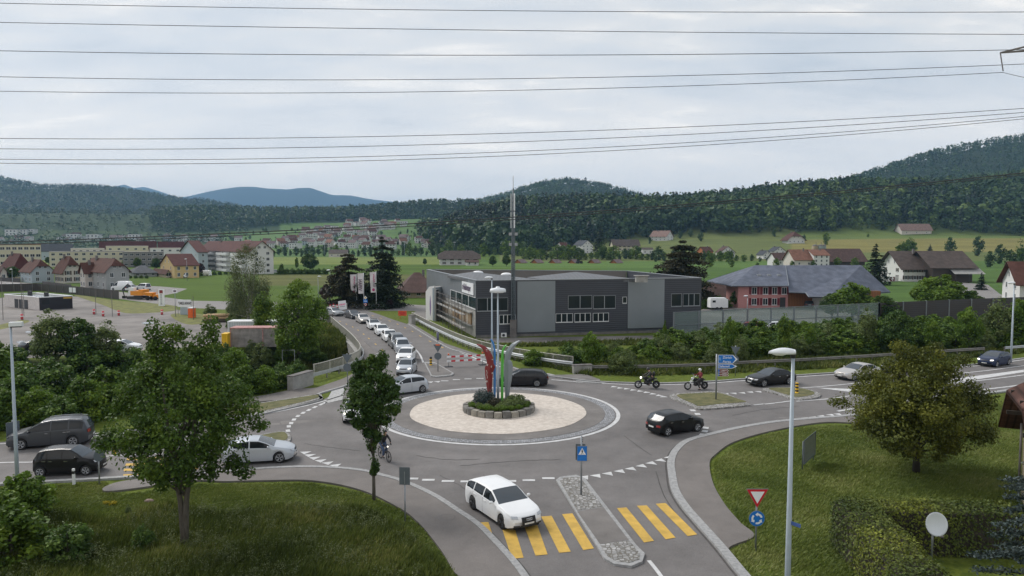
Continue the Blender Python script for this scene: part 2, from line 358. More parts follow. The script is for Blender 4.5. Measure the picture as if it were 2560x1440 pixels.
M['pave'] = asphalt('pavement_asphalt', (.160, .145, .136), 1.2, .12, 5); M['lot'] = asphalt('gravelly_lot', (.165, .150, .140), .9, .32, 3)
M['oldroad'] = asphalt('ring_asphalt', (.16, .148, .14), 2.0, .2, 7)
M['farroad'] = asphalt('pale_road', (.20, .188, .18), .5, .08, 2)
M['mark'] = mat('road_paint_white', (.52, .52, .52), .7, var=.22, scale=2.5, det=12)
M['markold'] = mat('worn_road_paint', (.36, .36, .355), .8, var=.3, scale=5)
M['marky'] = mat('road_paint_yellow', (.50, .32, .06), .75, var=.2, scale=1.6, det=12, c2=(.64, .40, .07))
M['gravel'] = mat('pale_gravel', (.47, .41, .355), .95, var=.04, scale=3.2, bump=.8, det=15, c2=(.66, .60, .535))
M['granite'] = mat('granite_kerb', (.30, .30, .30), .85, var=.25, scale=6, bump=.3)
def cobbles(name, scale, c, grout):
 m, n, l, b = new_mat(name); b.inputs['Roughness'].default_value = .85
 t = n.new('ShaderNodeTexCoord'); v = n.new('ShaderNodeTexVoronoi'); v.feature = 'DISTANCE_TO_EDGE'; v.inputs['Scale'].default_value = scale; v.inputs['Randomness'].default_value = .55; l.new(t.outputs['Object'], v.inputs['Vector'])
 v2 = n.new('ShaderNodeTexVoronoi'); v2.inputs['Scale'].default_value = scale; v2.inputs['Randomness'].default_value = .55; l.new(t.outputs['Object'], v2.inputs['Vector'])
 r = n.new('ShaderNodeMapRange'); r.inputs[1].default_value = .02; r.inputs[2].default_value = .12; l.new(v.outputs['Distance'], r.inputs[0])
 hs = n.new('ShaderNodeHueSaturation'); hs.inputs['Color'].default_value = (*c, 1); sp = n.new('ShaderNodeSeparateColor'); l.new(v2.outputs['Color'], sp.inputs[0])
 a = n.new('ShaderNodeMath'); a.operation = 'MULTIPLY_ADD'; l.new(sp.outputs[0], a.inputs[0]); a.inputs[1].default_value = .7; a.inputs[2].default_value = .65; l.new(a.outputs[0], hs.inputs['Value'])
 x = n.new('ShaderNodeMixRGB'); l.new(r.outputs[0], x.inputs[0]); x.inputs[1].default_value = (*grout, 1); l.new(hs.outputs[0], x.inputs[2]); l.new(x.outputs[0], b.inputs['Base Color'])
 bp = n.new('ShaderNodeBump'); bp.inputs['Strength'].default_value = .8; bp.inputs['Distance'].default_value = .03; l.new(r.outputs[0], bp.inputs['Height']); l.new(bp.outputs[0], b.inputs['Normal'])
 return m
M['cobble'] = cobbles('cobblestones', 5.0, (.30, .295, .29), (.13, .12, .10)); M['sett'] = cobbles('small_setts', 6.5, (.27, .275, .29), (.12, .12, .12))
def smooth(pts, n=8, closed=False):
 p = [Vector(q) for q in pts]; N_ = len(p); o = []
 rng = range(N_ if closed else N_ - 1)
 for i in rng:
  g = lambda k: p[k % N_] if closed else p[max(0, min(N_ - 1, k))]
  a, b, c, d = g(i - 1), g(i), g(i + 1), g(i + 2)
  for k in range(n):
   t = k / n; o.append(.5 * ((2 * b) + (c - a) * t + (2 * a - 5 * b + 4 * c - d) * t * t + (3 * b - a - 3 * c + d) * t ** 3))
 if not closed: o.append(p[-1])
 return o
def px(pts, z=0.0): return [P(a, b, z) for a, b in pts]
def sheet(name, pts, z, m, kind='structure'):
 mb = MB(); mb.poly(pts, z); me_o = mb.build(name, M[m]); return tag(me_o, kind=kind)
def ribbon(mb, line, w, z, off=0.0):
 line = [Vector((p[0], p[1], 0)) for p in line]; vs, fs = [], []
 for i, p in enumerate(line):
  d = (line[min(i + 1, len(line) - 1)] - line[max(i - 1, 0)]).normalized(); nn = Vector((-d.y, d.x, 0))
  vs += [p + nn * (off - w / 2) + Vector((0, 0, z)), p + nn * (off + w / 2) + Vector((0, 0, z))]
 for i in range(len(line) - 1): fs.append((2 * i, 2 * i + 2, 2 * i + 3, 2 * i + 1))
 mb.add(vs, fs)
def kerbstrip(mb, line, w, h):
 line = [Vector((p[0], p[1], 0)) for p in line]; vs, fs = [], []
 for i, p in enumerate(line):
  d = (line[min(i + 1, len(line) - 1)] - line[max(i - 1, 0)]).normalized(); nn = Vector((-d.y, d.x, 0)) * (w / 2)
  for q, z in ((p - nn, 0), (p - nn, h), (p + nn, h), (p + nn, 0)): vs.append(q + Vector((0, 0, z)))
 for i in range(len(line) - 1):
  for k in range(3): fs.append((4 * i + k, 4 * i + 4 + k, 4 * i + 5 + k, 4 * i + k + 1))
 n = len(line) - 1; fs += [(0, 1, 2, 3), (4 * n + 3, 4 * n + 2, 4 * n + 1, 4 * n)]
 mb.add(vs, fs)
RC = (P(1245, 1088) + P(1245, 984)) / 2; RGR = (P(1245, 984) - P(1245, 1088)).length / 2
RO = 15.2
def circ(r, n=96, c=None, a0=0, a1=360):
 c = c or RC; return [Vector((c.x + r * math.cos(R(a0 + (a1 - a0) * k / (n if a1 - a0 == 360 else n - 1))), c.y + r * math.sin(R(a0 + (a1 - a0) * k / (n if a1 - a0 == 360 else n - 1))), 0)) for k in range(n)]
S_LEFT = [(-500, 1238), (-200, 1222), (0, 1213), (140, 1206), (307, 1197), (521, 1185), (686, 1173), (800, 1171), (900, 1179), (960, 1193), (1016, 1210), (1085, 1242), (1144, 1280), (1196, 1316), (1245, 1365), (1281, 1405), (1308, 1440), (1360, 1520), (1420, 1640)]
S_RIGHT = [(2060, 1640), (1930, 1520), (1858, 1440), (1800, 1369), (1744, 1306), (1711, 1267), (1688, 1228), (1680, 1188), (1678, 1155), (1692, 1126), (1724, 1103), (1800, 1083), (1860, 1070), (1941, 1057), (2040, 1048), (2129, 1040), (2300, 1012), (2560, 972), (2900, 925)]
S_NE = [(2900, 858), (2700, 880), (2560, 897), (2433, 913), (2129, 931), (1862, 949), (1782, 955), (1641, 960), (1500, 956), (1420, 948), (1330, 934), (1235, 908), (1160, 884), (1110, 866), (1020, 811)]
S_NW = [(840, 806), (897, 842), (942, 887), (950, 920), (920, 945), (862, 966), (800, 1003), (700, 1026), (600, 1046), (225, 1088), (0, 1106), (-300, 1128), (-800, 1160)]
gl, gr, gne, gnw = [smooth(px(s)) for s in (S_LEFT, S_RIGHT, S_NE, S_NW)]
topline = px([(1000, 800), (930, 781), (885, 772), (822, 770), (760, 790)])
road = gl + gr + gne + [P(985, 800)] + px([(930, 780), (870, 768), (820, 770)]) + gnw
sheet('road', road, .020, 'asphalt')
# fresher surface of the bridge arm and long repairs
bridge_line = px([(846, 806), (902, 843), (950, 889), (1000, 935), (1180, 935), (1210, 905), (1160, 886), (1108, 867), (1018, 812), (950, 790), (880, 779), (842, 792)])
sheet('bridge_road', bridge_line, .026, 'asphalt2')
# the cross road at the top and the road into the town
sheet('cross_road', px([(-700, 690), (0, 702), (180, 716), (330, 733), (480, 752), (620, 754), (820, 757), (1000, 760), (1075, 764), (1110, 772), (1075, 778), (930, 777), (905, 778), (842, 800), (800, 800), (640, 778), (480, 770), (330, 752), (180, 730), (0, 716), (-700, 700)]), .012, 'farroad')
sheet('side_road', px([(330, 733), (300, 712), (400, 716), (468, 722), (440, 733), (395, 741), (480, 752), (430, 756)]), .008, 'farroad')
# the yard on the left, the car park behind the noise barrier
sheet('yard', smooth(px([(-300, 775), (0, 745), (60, 738), (200, 742), (330, 757), (420, 770), (520, 790), (600, 808), (630, 830), (560, 858), (420, 872), (250, 882), (60, 896), (-300, 905)]), 4, True), .010, 'lot')
sheet('car_park', px([(1740, 780), (1770, 768), (1900, 752), (2060, 752), (2230, 752), (2330, 770), (2280, 800), (2060, 838), (1900, 850), (1690, 862), (1560, 860), (1190, 856), (1190, 846), (1688, 838)]), .010, 'lot')
sheet('farm_road', px([(2395, 655 + 50), (2470, 712), (2500, 735), (2560, 760), (2480, 765), (2370, 730), (2330, 700)]), .010, 'farroad')
sheet('forecourt', px([(1040, 778), (1062, 776), (1075, 800), (1050, 800), (1020, 790)]), .009, 'farroad')
# central island
mb = MB(); mb.poly([(p.x, p.y) for p in circ(9.28)], .034); tag(mb.build('ring_line', M['mark']), kind='structure')
mb = MB(); mb.poly([(p.x, p.y) for p in circ(8.98)], .042); tag(mb.build('ring_gutter', M['conc_dark']), kind='structure')
mb = MB(); mb.prism([(p.x, p.y) for p in circ(8.9)], .03, .06); tag(mb.build('ring_setts', M['sett']), kind='structure')
mb = MB(); mb.prism([(p.x, p.y) for p in circ(8.15)], .05, .075); tag(mb.build('ring_apron', M['oldroad']), kind='structure')
mb = MB()
pts = circ(RGR, 160)
pts = [RC + (p - RC) * (1 + .005 * math.sin(i * .37)) for i, p in enumerate(pts)]
mb.prism([(p.x, p.y) for p in pts], .07, .10); tag(mb.build('gravel_bed', M['gravel']), kind='structure')
# pavements
def walk(name, a, b, z=.10, m='pave'):
 mb = MB(); pts = a + b
 mb.prism([(p.x, p.y) for p in pts], .0, z); return tag(mb.build(name, M[m]), kind='structure')
def sub(line, i0, i1): return line[i0 * 8:i1 * 8 + 1]
wl_in = sub(gl, 5, 18)
wl_out = smooth(px([(1330, 1660), (1230, 1520), (1140, 1440), (1118, 1405), (1095, 1370), (1050, 1315), (1000, 1275), (900, 1228), (780, 1205), (650, 1205), (560, 1207), (480, 1206), (270, 1232), (300, 1208), (480, 1188)]))
walk('pavement', wl_in, wl_out[:-1])
wr_in = sub(gr, 2, 15)
wr_out = smooth(px([(2160, 1062), (2070, 1058), (1990, 1068), (1900, 1087), (1830, 1110), (1790, 1138), (1774, 1160), (1782, 1210), (1810, 1262), (1850, 1310), (1885, 1345), (1820, 1378), (1865, 1440)]))
walk('pavement', wr_in, wr_out)
walk('pavement', px([(843, 808), (898, 843), (944, 887), (948, 920), (915, 945), (862, 966), (797, 987), (742, 1000), (662, 1005), (560, 1018), (560, 1006), (665, 990), (735, 975), (790, 972), (855, 950), (905, 925), (912, 900), (900, 872), (862, 835), (828, 809)]), [])
walk('pavement', px([(1463, 938), (1379, 940), (1300, 925), (1235, 900), (1165, 878), (1112, 860), (1025, 807), (1020, 811), (1110, 867), (1160, 885), (1235, 909), (1330, 935), (1420, 949), (1500, 957), (1500, 951)]), [], .11, 'conc_dark')
# kerbs
mb = MB()
kerbstrip(mb, gl[2 * 8:], .3, .125); kerbstrip(mb, gr[:-8], .42, .125); kerbstrip(mb, gne[8:], .22, .13); kerbstrip(mb, smooth(px([(943, 886), (940, 925), (905, 948), (862, 967), (797, 987), (803, 998), (790, 1005), (700, 1027), (600, 1047), (400, 1070), (225, 1090)])), .25, .13)
tag(mb.build('kerb', M['granite']), kind='structure')
# islands
def island(pts, inner, cap, h=.13, fill=.15):
 a = smooth(px(pts), 6, True); b = smooth(px(inner, 0), 6, True)
 mb = MB(); mb.prism([(p.x, p.y) for p in a], 0, h); tag(mb.build('traffic_island', M['cobble']), kind='structure')
 mb = MB(); mb.prism([(p.x, p.y) for p in b], h * .5, fill); tag(mb.build('island_surface', M[cap]), kind='structure')
M['dryturf'] = mat('thin_turf', (.085, .10, .028), .95, var=.35, scale=1.6, bump=.7, det=10, c2=(.16, .145, .06))
island([(1673, 992), (1740, 984), (1800, 983), (1870, 1012), (1866, 1017), (1790, 1024), (1750, 1026), (1728, 1019)], [(1692, 992), (1745, 987), (1795, 986), (1850, 1003), (1862, 1009), (1800, 1014), (1750, 1019), (1735, 1014)], 'dryturf')
island([(1905, 976), (1950, 972), (2010, 974), (2048, 986), (2046, 996), (2010, 1002), (1985, 1001), (1950, 990)], [(1922, 975), (1955, 973), (2005, 975), (2034, 984), (2030, 991), (2000, 996), (1985, 995), (1950, 985)], 'dryturf')
# the splitter on the bridge arm
mb = MB(); isl = px([(1060, 908), (1077, 943), (1090, 945), (1130, 941), (1135, 936), (1086, 908)])
mb.prism([(p.x, p.y) for p in isl], 0, .13); tag(mb.build('traffic_island', M['granite']), kind='structure')
mb = MB(); cI = sum(isl, Vector()) / 6; mb.prism([((p * .86 + cI * .14).x, (p * .86 + cI * .14).y) for p in isl], .05, .145); tag(mb.build('island_surface', M['oldroad']), kind='structure')
# the splitter on the near arm: cobbled ends, asphalt refuge between them
mb = MB(); A = px([(1390, 1205), (1400, 1197), (1440, 1192), (1462, 1200), (1590, 1368), (1612, 1390), (1606, 1410), (1578, 1422), (1535, 1416), (1510, 1402), (1497, 1380)])
mb.prism([(p.x, p.y) for p in A], 0, .12); tag(mb.build('traffic_island', M['granite']), kind='structure')
for nm, pp, m_ in (('island_surface', [(1400, 1207), (1410, 1200), (1450, 1199), (1507, 1272), (1443, 1283)], 'cobble'), ('island_surface', [(1443, 1284.5), (1508, 1273.5), (1572, 1357), (1500, 1367)], 'oldroad'), ('island_surface', [(1501, 1368.5), (1573, 1358.5), (1600, 1392), (1598, 1406), (1574, 1414), (1540, 1410), (1518, 1397)], 'cobble')):
 q = px(pp); mb = MB(); mb.prism([(p.x, p.y) for p in q], .06, .135 if m_ == 'cobble' else .13); tag(mb.build(nm, M[m_]), kind='structure')
# grass patch between pavement and left arm
island([(560, 1040), (560, 1022), (660, 1009), (740, 996), (795, 989), (805, 993), (798, 1003), (700, 1026), (600, 1045)], [(566, 1037), (566, 1024), (662, 1011), (745, 998), (790, 991), (796, 994), (788, 1000), (700, 1022), (602, 1041)], 'dryturf')
island([(500, 1112), (640, 1092), (700, 1082), (722, 1088), (726, 1104), (700, 1112), (600, 1122)], [(510, 1112), (640, 1095), (700, 1085), (716, 1089), (718, 1101), (698, 1108), (600, 1118)], 'dryturf')
# --- painted markings
def dashes(name, quads, m='mark', z=.036):
 mb = MB()
 for q in quads: mb.poly(px(q), z)
 tag(mb.build(name, M[m]), kind='structure')
def along(line, i, ln, w):                      # a dash of length ln centred at pixel point i with direction towards the next
 return None
def arcdash(r, a0, a1, step, ln, w, mb, z=.036):
 a = a0
 while a < a1:
  pts = circ(r, 5, None, a, a + ln); ribbon(mb, pts, w, z); a += step
mb = MB();
for q in [(720, 1078), (722, 1067), (728, 1059), (735, 1050), (745, 1041), (758, 1033), (772, 1026), (787, 1019), (803, 1012), (812, 1008)]:
 c = P(*q); t = Vector((-(c - RC).y, (c - RC).x, 0)).normalized(); ribbon(mb, [c - t * .32, c + t * .32], .28, .036)
for q in [(1750, 1096), (1756, 1088), (1762, 1079), (1764, 1071), (1744, 1036), (1732, 1027)]:
 c = P(*q); t = Vector((-(c - RC).y, (c - RC).x, 0)).normalized(); ribbon(mb, [c - t * .3, c + t * .3], .4, .036)
for q in [(1030, 1198), (1071, 1201), (1120, 1204), (1167, 1205), (1215, 1205), (1275, 1204), (1322, 1202), (1371, 1197)]:
 c = P(*q); ribbon(mb, [c - Vector((.34, 0, 0)), c + Vector((.34, .0, 0))], .30, .036)
for q in [(1112, 953), (1141, 950), (1170, 948), (1200, 947), (1240, 947)]:
 c = P(*q); ribbon(mb, [c - Vector((.34, 0, 0)), c + Vector((.34, .0, 0))], .3, .036)
for q in [(1897, 1012), (1924, 1010), (1949, 1007), (1972, 1004)]:
 c = P(*q); t = (P(1972, 1004) - P(1897, 1012)).normalized(); ribbon(mb, [c - t * .5, c + t * .5], .2, .036)
tag(mb.build('dashed_line', M['mark']), kind='structure')
def teeth(pts, right, up, m='mark'):            # shark-tooth give-way rows; triangles in true size
 mb = MB()
 for i, q in enumerate(pts):
  c = P(*q); a = P(*pts[min(i + 1, len(pts) - 1)]) - P(*pts[max(i - 1, 0)]); t = a.normalized() * right; nn = Vector((-t.y, t.x, 0)) * up
  mb.poly([c - t * .33, c + t * .33, c + nn * .62], .036)
 tag(mb.build('give_way_teeth', M[m]), kind='structure')
teeth([(1457, 1192), (1487, 1188), (1516, 1183), (1545, 1177), (1572, 1171), (1598, 1164), (1622, 1157), (1645, 1150), (1668, 1143)], 1, -1)
teeth([(755, 1134), (766, 1141), (778, 1148), (794, 1155), (812, 1161), (832, 1167)], 1, 1)
teeth([(1538, 967), (1553, 970), (1569, 972), (1586, 975), (1603, 978), (1620, 981), (1636, 985), (1652, 989), (1663, 992)], 1, -1)
teeth([(1812, 984), (1832, 983), (1853, 982), (1873, 980), (1894, 979)], 1, -1)
teeth([(1990, 1047), (2010, 1045), (2030, 1043), (2050, 1040), (2072, 1037), (2090, 1035)], 1, -1)
teeth([(1075, 955), (1093, 954)], 1, -1)
mb = MB()
ribbon(mb, smooth(px([(-300, 1131), (0, 1111), (225, 1092), (330, 1082)])), .18, .036)
ribbon(mb, smooth(px([(-300, 1172), (0, 1158), (90, 1156), (250, 1143), (420, 1133)])), .16, .036)
ribbon(mb, smooth(px([(-300, 1232), (0, 1209), (150, 1203), (300, 1196), (520, 1183), (680, 1170), (760, 1168)])), .14, .036)
ribbon(mb, smooth(px([(1379, 950), (1500, 959), (1641, 963), (1782, 958), (1862, 952), (2129, 934), (2433, 916), (2560, 900), (2800, 872)])), .22, .036)
ribbon(mb, smooth(px([(1930, 975), (2030, 969), (2129, 960), (2440, 930), (2560, 915), (2800, 885)])), .2, .036)
ribbon(mb, smooth(px([(1990, 1004), (2060, 999), (2130, 990), (2300, 968), (2440, 953), (2560, 938), (2800, 905)])), .2, .036)
ribbon(mb, smooth(px([(2094, 1029), (2200, 1012), (2300, 997), (2440, 977), (2560, 962), (2800, 925)])), .26, .036)
ribbon(mb, smooth(px([(885, 797), (905, 806), (925, 820), (955, 845), (980, 862), (1017, 858), (1037, 873), (1050, 888), (1058, 907)]))[8 * 5:], .2, .040)
ribbon(mb, smooth(px([(835, 806), (870, 826), (900, 851), (940, 887), (952, 900)])), .10, .040)
ribbon(mb, smooth(px([(1145, 879), (1170, 889), (1210, 905), (1250, 918)])), .25, .040)
ribbon(mb, smooth(px([(1155, 877), (1185, 887), (1230, 902), (1270, 912)])), .12, .040)
ribbon(mb, smooth(px([(600, 1046), (700, 1029), (790, 1009), (860, 988)])), .18, .036)
ribbon(mb, [P(1622, 1403), P(1640, 1425), P(1662, 1455)], .17, .036)
mb.poly(px([(2040, 970), (2180, 975), (2400, 946), (2560, 925), (2560, 931), (2400, 956), (2180, 984), (2120, 980)]), .036)
tag(mb.build('solid_line', M['mark']), kind='structure')
dashes('worn_crossing', [[(830, 977), (862, 970), (856, 1000), (812, 1010)], [(1300, 922), (1380, 936), (1420, 946), (1340, 938)], [(1440, 952), (1520, 957), (1500, 960), (1440, 957)]], 'markold')
# old wear streaks on the left
dashes('wear_streak', [[(700, 1054), (830, 1048), (835, 1051), (705, 1062)], [(560, 1068), (700, 1058), (700, 1063), (560, 1074)]], 'oldroad', .024)
mb = MB()
for a, b in [((832, 799), 1), ((850, 804), 1), ((866, 811), 1), ((882, 818), 1), ((895, 826), 1), ((909, 836), 1), ((922, 847), 1), ((939, 861), 1), ((956, 876), 1)]:
 c = P(*a); t = (P(956, 876) - P(895, 826)).normalized() if a[0] > 880 else (P(895, 826) - P(832, 799)).normalized(); ribbon(mb, [c - t * .55, c + t * .55], .16, .040)
ys = [(885, 780), (910, 785), (932, 790), (952, 796), (974, 803), (994, 811), (1013, 820), (1031, 829), (1051, 841), (1075, 854), (1105, 869)]
for i, a in enumerate(ys):
 c = P(*a); t = (P(*ys[min(i + 1, 10)]) - P(*ys[max(0, i - 1)])).normalized(); ribbon(mb, [c - t * .6, c + t * .6], .16, .040)
tag(mb.build('cycle_lane_dashes', M['marky']), kind='structure')
Zb = [[(1194, 1308), (1221, 1307), (1235, 1349), (1213, 1330)], [(1250, 1308), (1282, 1307), (1309, 1396), (1280, 1399)], [(1304, 1300), (1338, 1299), (1369, 1388), (1339, 1391)], [(1353, 1293), (1379, 1291), (1427, 1381), (1398, 1384)], [(1405, 1287), (1431, 1285), (1485, 1373), (1458, 1377)],
  [(1542, 1272), (1566, 1270), (1635, 1354), (1610, 1358)], [(1592, 1266), (1617, 1265), (1689, 1346), (1664, 1350)], [(1639, 1261), (1664, 1259), (1743, 1338), (1719, 1342)]]
dashes('zebra_crossing', Zb, 'marky')
Zl = []
for i in range(4):
 yb = [1146, 1160, 1173, 1187][i]; xl = [318, 315, 311, 309][i]
 Zl.append([(xl, yb), (xl - 2, yb + 6), (497, yb + 1), (494, yb - 4)])
dashes('zebra_crossing', Zl, 'marky')
mb = MB()
for q_ in ([(1150, 1166), (1230, 1158), (1320, 1152), (1400, 1150)], [(1040, 1140), (1120, 1150), (1200, 1149)], [(1560, 1090), (1600, 1120), (1630, 1140)], [(760, 1110), (830, 1120), (900, 1128)], [(1180, 1240), (1150, 1215), (1100, 1190)], [(1830, 1040), (1900, 1026), (2000, 1016)], [(1700, 1200), (1760, 1290), (1850, 1420)][:0] or [(1640, 1180), (1660, 1240), (1700, 1300)]):
 ribbon(mb, [p + Vector((0, .05 * math.sin(i * 1.7), 0)) for i, p in enumerate(smooth(px(q_)))], .045, .031)
for l_, o_ in ((gl[2 * 8:], .24), (gr[:-8], .3)): ribbon(mb, l_, .07, .031, o_ if l_ is not gr[:-8] else o_)
tag(mb.build('tar_seam', mat('tar_seam', (.06, .055, .052), .8, var=.3)), kind='structure')
# covers and gullies
mb = MB()
for c, r in ((P(1739, 1126), .42), (P(1117, 1299), .42)):
 for k, (a, z) in enumerate(((r, .104), (r * .88, .108))): pass
 mb.mat(M['conc_dark']); mb.poly([(c.x + r * math.cos(t / 16 * math.pi), c.y + r * math.sin(t / 16 * math.pi)) for t in range(32)], .104)
 mb.mat(M['pave']); mb.poly([(c.x + r * .86 * math.cos(t / 16 * math.pi), c.y + r * .86 * math.sin(t / 16 * math.pi)) for t in range(32)], .108)
tag(mb.build('manhole_cover'), kind='structure')
mb = MB(); mb.mat(M['conc_dark']); mb.poly(px([(1941, 1046), (1955, 1043), (1976, 1046), (1962, 1050)]), .03); tag(mb.build('drain_grate'), kind='structure')
# puddles in the yard
M['water'] = mat('puddle_water', (.10, .10, .10), .05, var=.1, spec=1.0)
mb = MB()
for (a, b, w, h) in [(370, 808, 15, 3), (58, 856, 16, 4), (375, 802, 6, 2), (70, 830, 8, 2), (395, 814, 8, 1.2)]:
 mb.poly([P(a + w * math.cos(t / 10 * math.pi) * (1 + .2 * math.sin(3 * t)), b + h * math.sin(t / 10 * math.pi)) for t in range(20)], .016)
tag(mb.build('puddle', M['water']), kind='structure')
M['tallgrass'] = mat('tall_rough_turf', (.085, .10, .022), .95, var=.3, scale=.8, bump=.7, det=10, c2=(.19, .19, .035))
sheet('verge', smooth(px([(185, 737), (300, 752), (420, 762), (440, 770), (430, 778), (330, 784), (290, 776), (255, 762)]), 5, True), .016, 'tallgrass')
sheet('verge', smooth(px([(0, 812), (60, 800), (70, 806), (0, 824), (-60, 830)]), 5, True), .016, 'tallgrass')
sheet('verge', smooth(px([(430, 785), (500, 785), (540, 800), (480, 812), (440, 800)]), 5, True), .018, 'tallgrass')
# ------------------------------------------------------------------ plants
rng = np.random.default_rng(11)
def quads_mesh(name, V, tint=None, m=None, per=4):
 """V: (n, per, 3) faces with their own vertices"""
 n = len(V); me = bpy.data.meshes.new(name); me.vertices.add(n * per); me.vertices.foreach_set('co', V.reshape(-1).astype(np.float32))
 me.loops.add(n * per); me.loops.foreach_set('vertex_index', np.arange(n * per)); me.polygons.add(n); me.polygons.foreach_set('loop_start', np.arange(n) * per)
 if tint is not None:
  a = me.attributes.new('tint', 'FLOAT', 'POINT'); a.data.foreach_set('value', np.repeat(tint, per).astype(np.float32))
 if m: me.materials.append(m)
 me.update(); return me
def leaf_quads(C, Nn, S, r, asp=.62):
 n = len(C); rnd = r.normal(size=(n, 3)); T = np.cross(Nn, rnd); T /= np.linalg.norm(T, axis=1, keepdims=True) + 1e-9
 B = np.cross(Nn, T); B /= np.linalg.norm(B, axis=1, keepdims=True) + 1e-9; S = S[:, None]
 bend = Nn / (np.linalg.norm(Nn, axis=1, keepdims=True) + 1e-9) * S * .12
 return np.stack([C - T * S * .5, C + B * S * asp * .5 + bend, C + T * S * .5, C - B * S * asp * .5 + bend], 1)
def fill_blobs(blobs, n, size, r, shell=.5, up=.35, flat=1.0, jit=.8):
 b = np.array(blobs, float); w = (b[:, 3] * b[:, 4] + b[:, 3] * b[:, 5]) ; w /= w.sum(); k = r.choice(len(b), n, p=w)
 d = r.normal(size=(n, 3)); d /= np.linalg.norm(d, axis=1, keepdims=True)
 rad = shell + (1.08 - shell) * r.random(n) ** .6
 C = b[k, :3] + d * rad[:, None] * b[k, 3:6]
 Nn = d + r.normal(size=(n, 3)) * jit; Nn[:, 2] = Nn[:, 2] * flat + up
 bt = r.random(len(b)) * .6 + .2
 tint = bt[k] + .25 * d[:, 2] * 0 + r.normal(size=n) * .1
 return C, Nn, size * (.65 + .7 * r.random(n)), tint
def crown_blobs(prof, n, r, frac=(.2, .36), zsq=.8):
 """prof: (height, radius) outline of the crown; lobes packed inside it"""
 z = np.array([p[0] for p in prof], float); rr = np.array([p[1] for p in prof], float); out_ = []
 w = np.interp(np.linspace(z[0], z[-1], 200), z, rr) + .15; cum = np.cumsum(w) / w.sum()
 for i in range(n):
  h = np.interp(r.random(), cum, np.linspace(z[0], z[-1], 200)); Rz = np.interp(h, z, rr); s = max(rr) * r.uniform(*frac) * (.55 + .45 * Rz / max(rr))
  a = r.uniform(0, 6.283); q = max(0, Rz - s * .6) * math.sqrt(r.random() * .85 + .15)
  out_.append((q * math.cos(a), q * math.sin(a), h, s, s, s * zsq))
 return out_
F = {
 'maple': foliage('maple_leaves', (0.030, 0.061, 0.010), (0.066, 0.120, 0.016), (0.142, 0.206, 0.026), .3),
 'mapled': foliage('dark_maple_leaves', (0.024, 0.055, 0.012), (0.052, 0.102, 0.019), (0.117, 0.180, 0.030), .3),
 'walnut': foliage('olive_leaves', (0.048, 0.062, 0.011), (0.111, 0.127, 0.018), (0.220, 0.225, 0.034), .3),
 'bush': foliage('bush_leaves', (0.037, 0.081, 0.013), (0.101, 0.169, 0.020), (0.229, 0.309, 0.032), .3),
 'bushd': foliage('dark_bush_leaves', (0.030, 0.067, 0.014), (0.071, 0.132, 0.023), (0.149, 0.225, 0.038), .25),
 'willow': foliage('pale_willow_leaves', (0.071, 0.103, 0.033), (0.135, 0.181, 0.055), (0.215, 0.259, 0.090), .3),
 'birch': foliage('birch_leaves', (0.073, 0.092, 0.037), (0.112, 0.139, 0.055), (0.172, 0.198, 0.092), .35),
 'lime': foliage('fresh_green_leaves', (0.060, 0.119, 0.014), (0.112, 0.188, 0.021), (0.181, 0.265, 0.034), .35),
 'scrub': foliage('far_scrub_leaves', (.02, .045, .016), (.04, .075, .022), (.07, .11, .03), 0, .02, .15),  # leaf green of the distant groves, close to the far forest
 'conifer': foliage('dark_needles', (0.011, 0.020, 0.011), (0.024, 0.038, 0.018), (0.048, 0.066, 0.028), .05),
 'cedar': foliage('brownish_needles', (0.014, 0.015, 0.009), (0.037, 0.036, 0.015), (0.079, 0.071, 0.030), .05),
 'spruce': foliage('blue_needles', (.026, .042, .040), (.055, .078, .074), (.13, .16, .152), .05),
 'purple': foliage('copper_leaves', (0.018, 0.013, 0.016), (0.039, 0.021, 0.026), (0.078, 0.039, 0.046), .2),
 'hedge': foliage('hedge_leaves', (0.047, 0.075, 0.017), (0.117, 0.145, 0.024), (0.259, 0.279, 0.035), .2, 1.5),
 'yell': foliage('yellow_blossom', (.25, .2, .01), (.4, .32, .01), (.5, .42, .02), .2),
 'forest': foliage('forest_leaves', (0.017, 0.042, 0.013), (0.043, 0.084, 0.021), (0.109, 0.161, 0.032), .1, .03, .2),
 'forestc': foliage('forest_needles', (.007, .018, .010), (.015, .030, .015), (.030, .048, .022), .0, .03, .2),
 'forestf': foliage('far_forest_leaves', (0.020, 0.048, 0.013), (0.037, 0.077, 0.018), (0.065, 0.115, 0.024), 0, .02, .12),
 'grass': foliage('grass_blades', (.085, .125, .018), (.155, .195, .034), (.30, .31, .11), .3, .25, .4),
 'dgrass': foliage('dark_meadow_grass', (0.045, 0.066, 0.012), (0.096, 0.125, 0.020), (0.263, 0.258, 0.083), .3, .35, .4),  # tall uncut grass: darker olive of its own, straw-pale at high tint
}
M['bark'] = mat('bark', (.085, .075, .060), .9, var=.35, scale=3, bump=.5, stretch=(4, 4, 1)); M['barkd'] = mat('dark_bark', (.035, .028, .022), .9, var=.3, scale=3)
M['barkw'] = mat('pale_bark', (.42, .41, .38), .8, var=.4, scale=3)
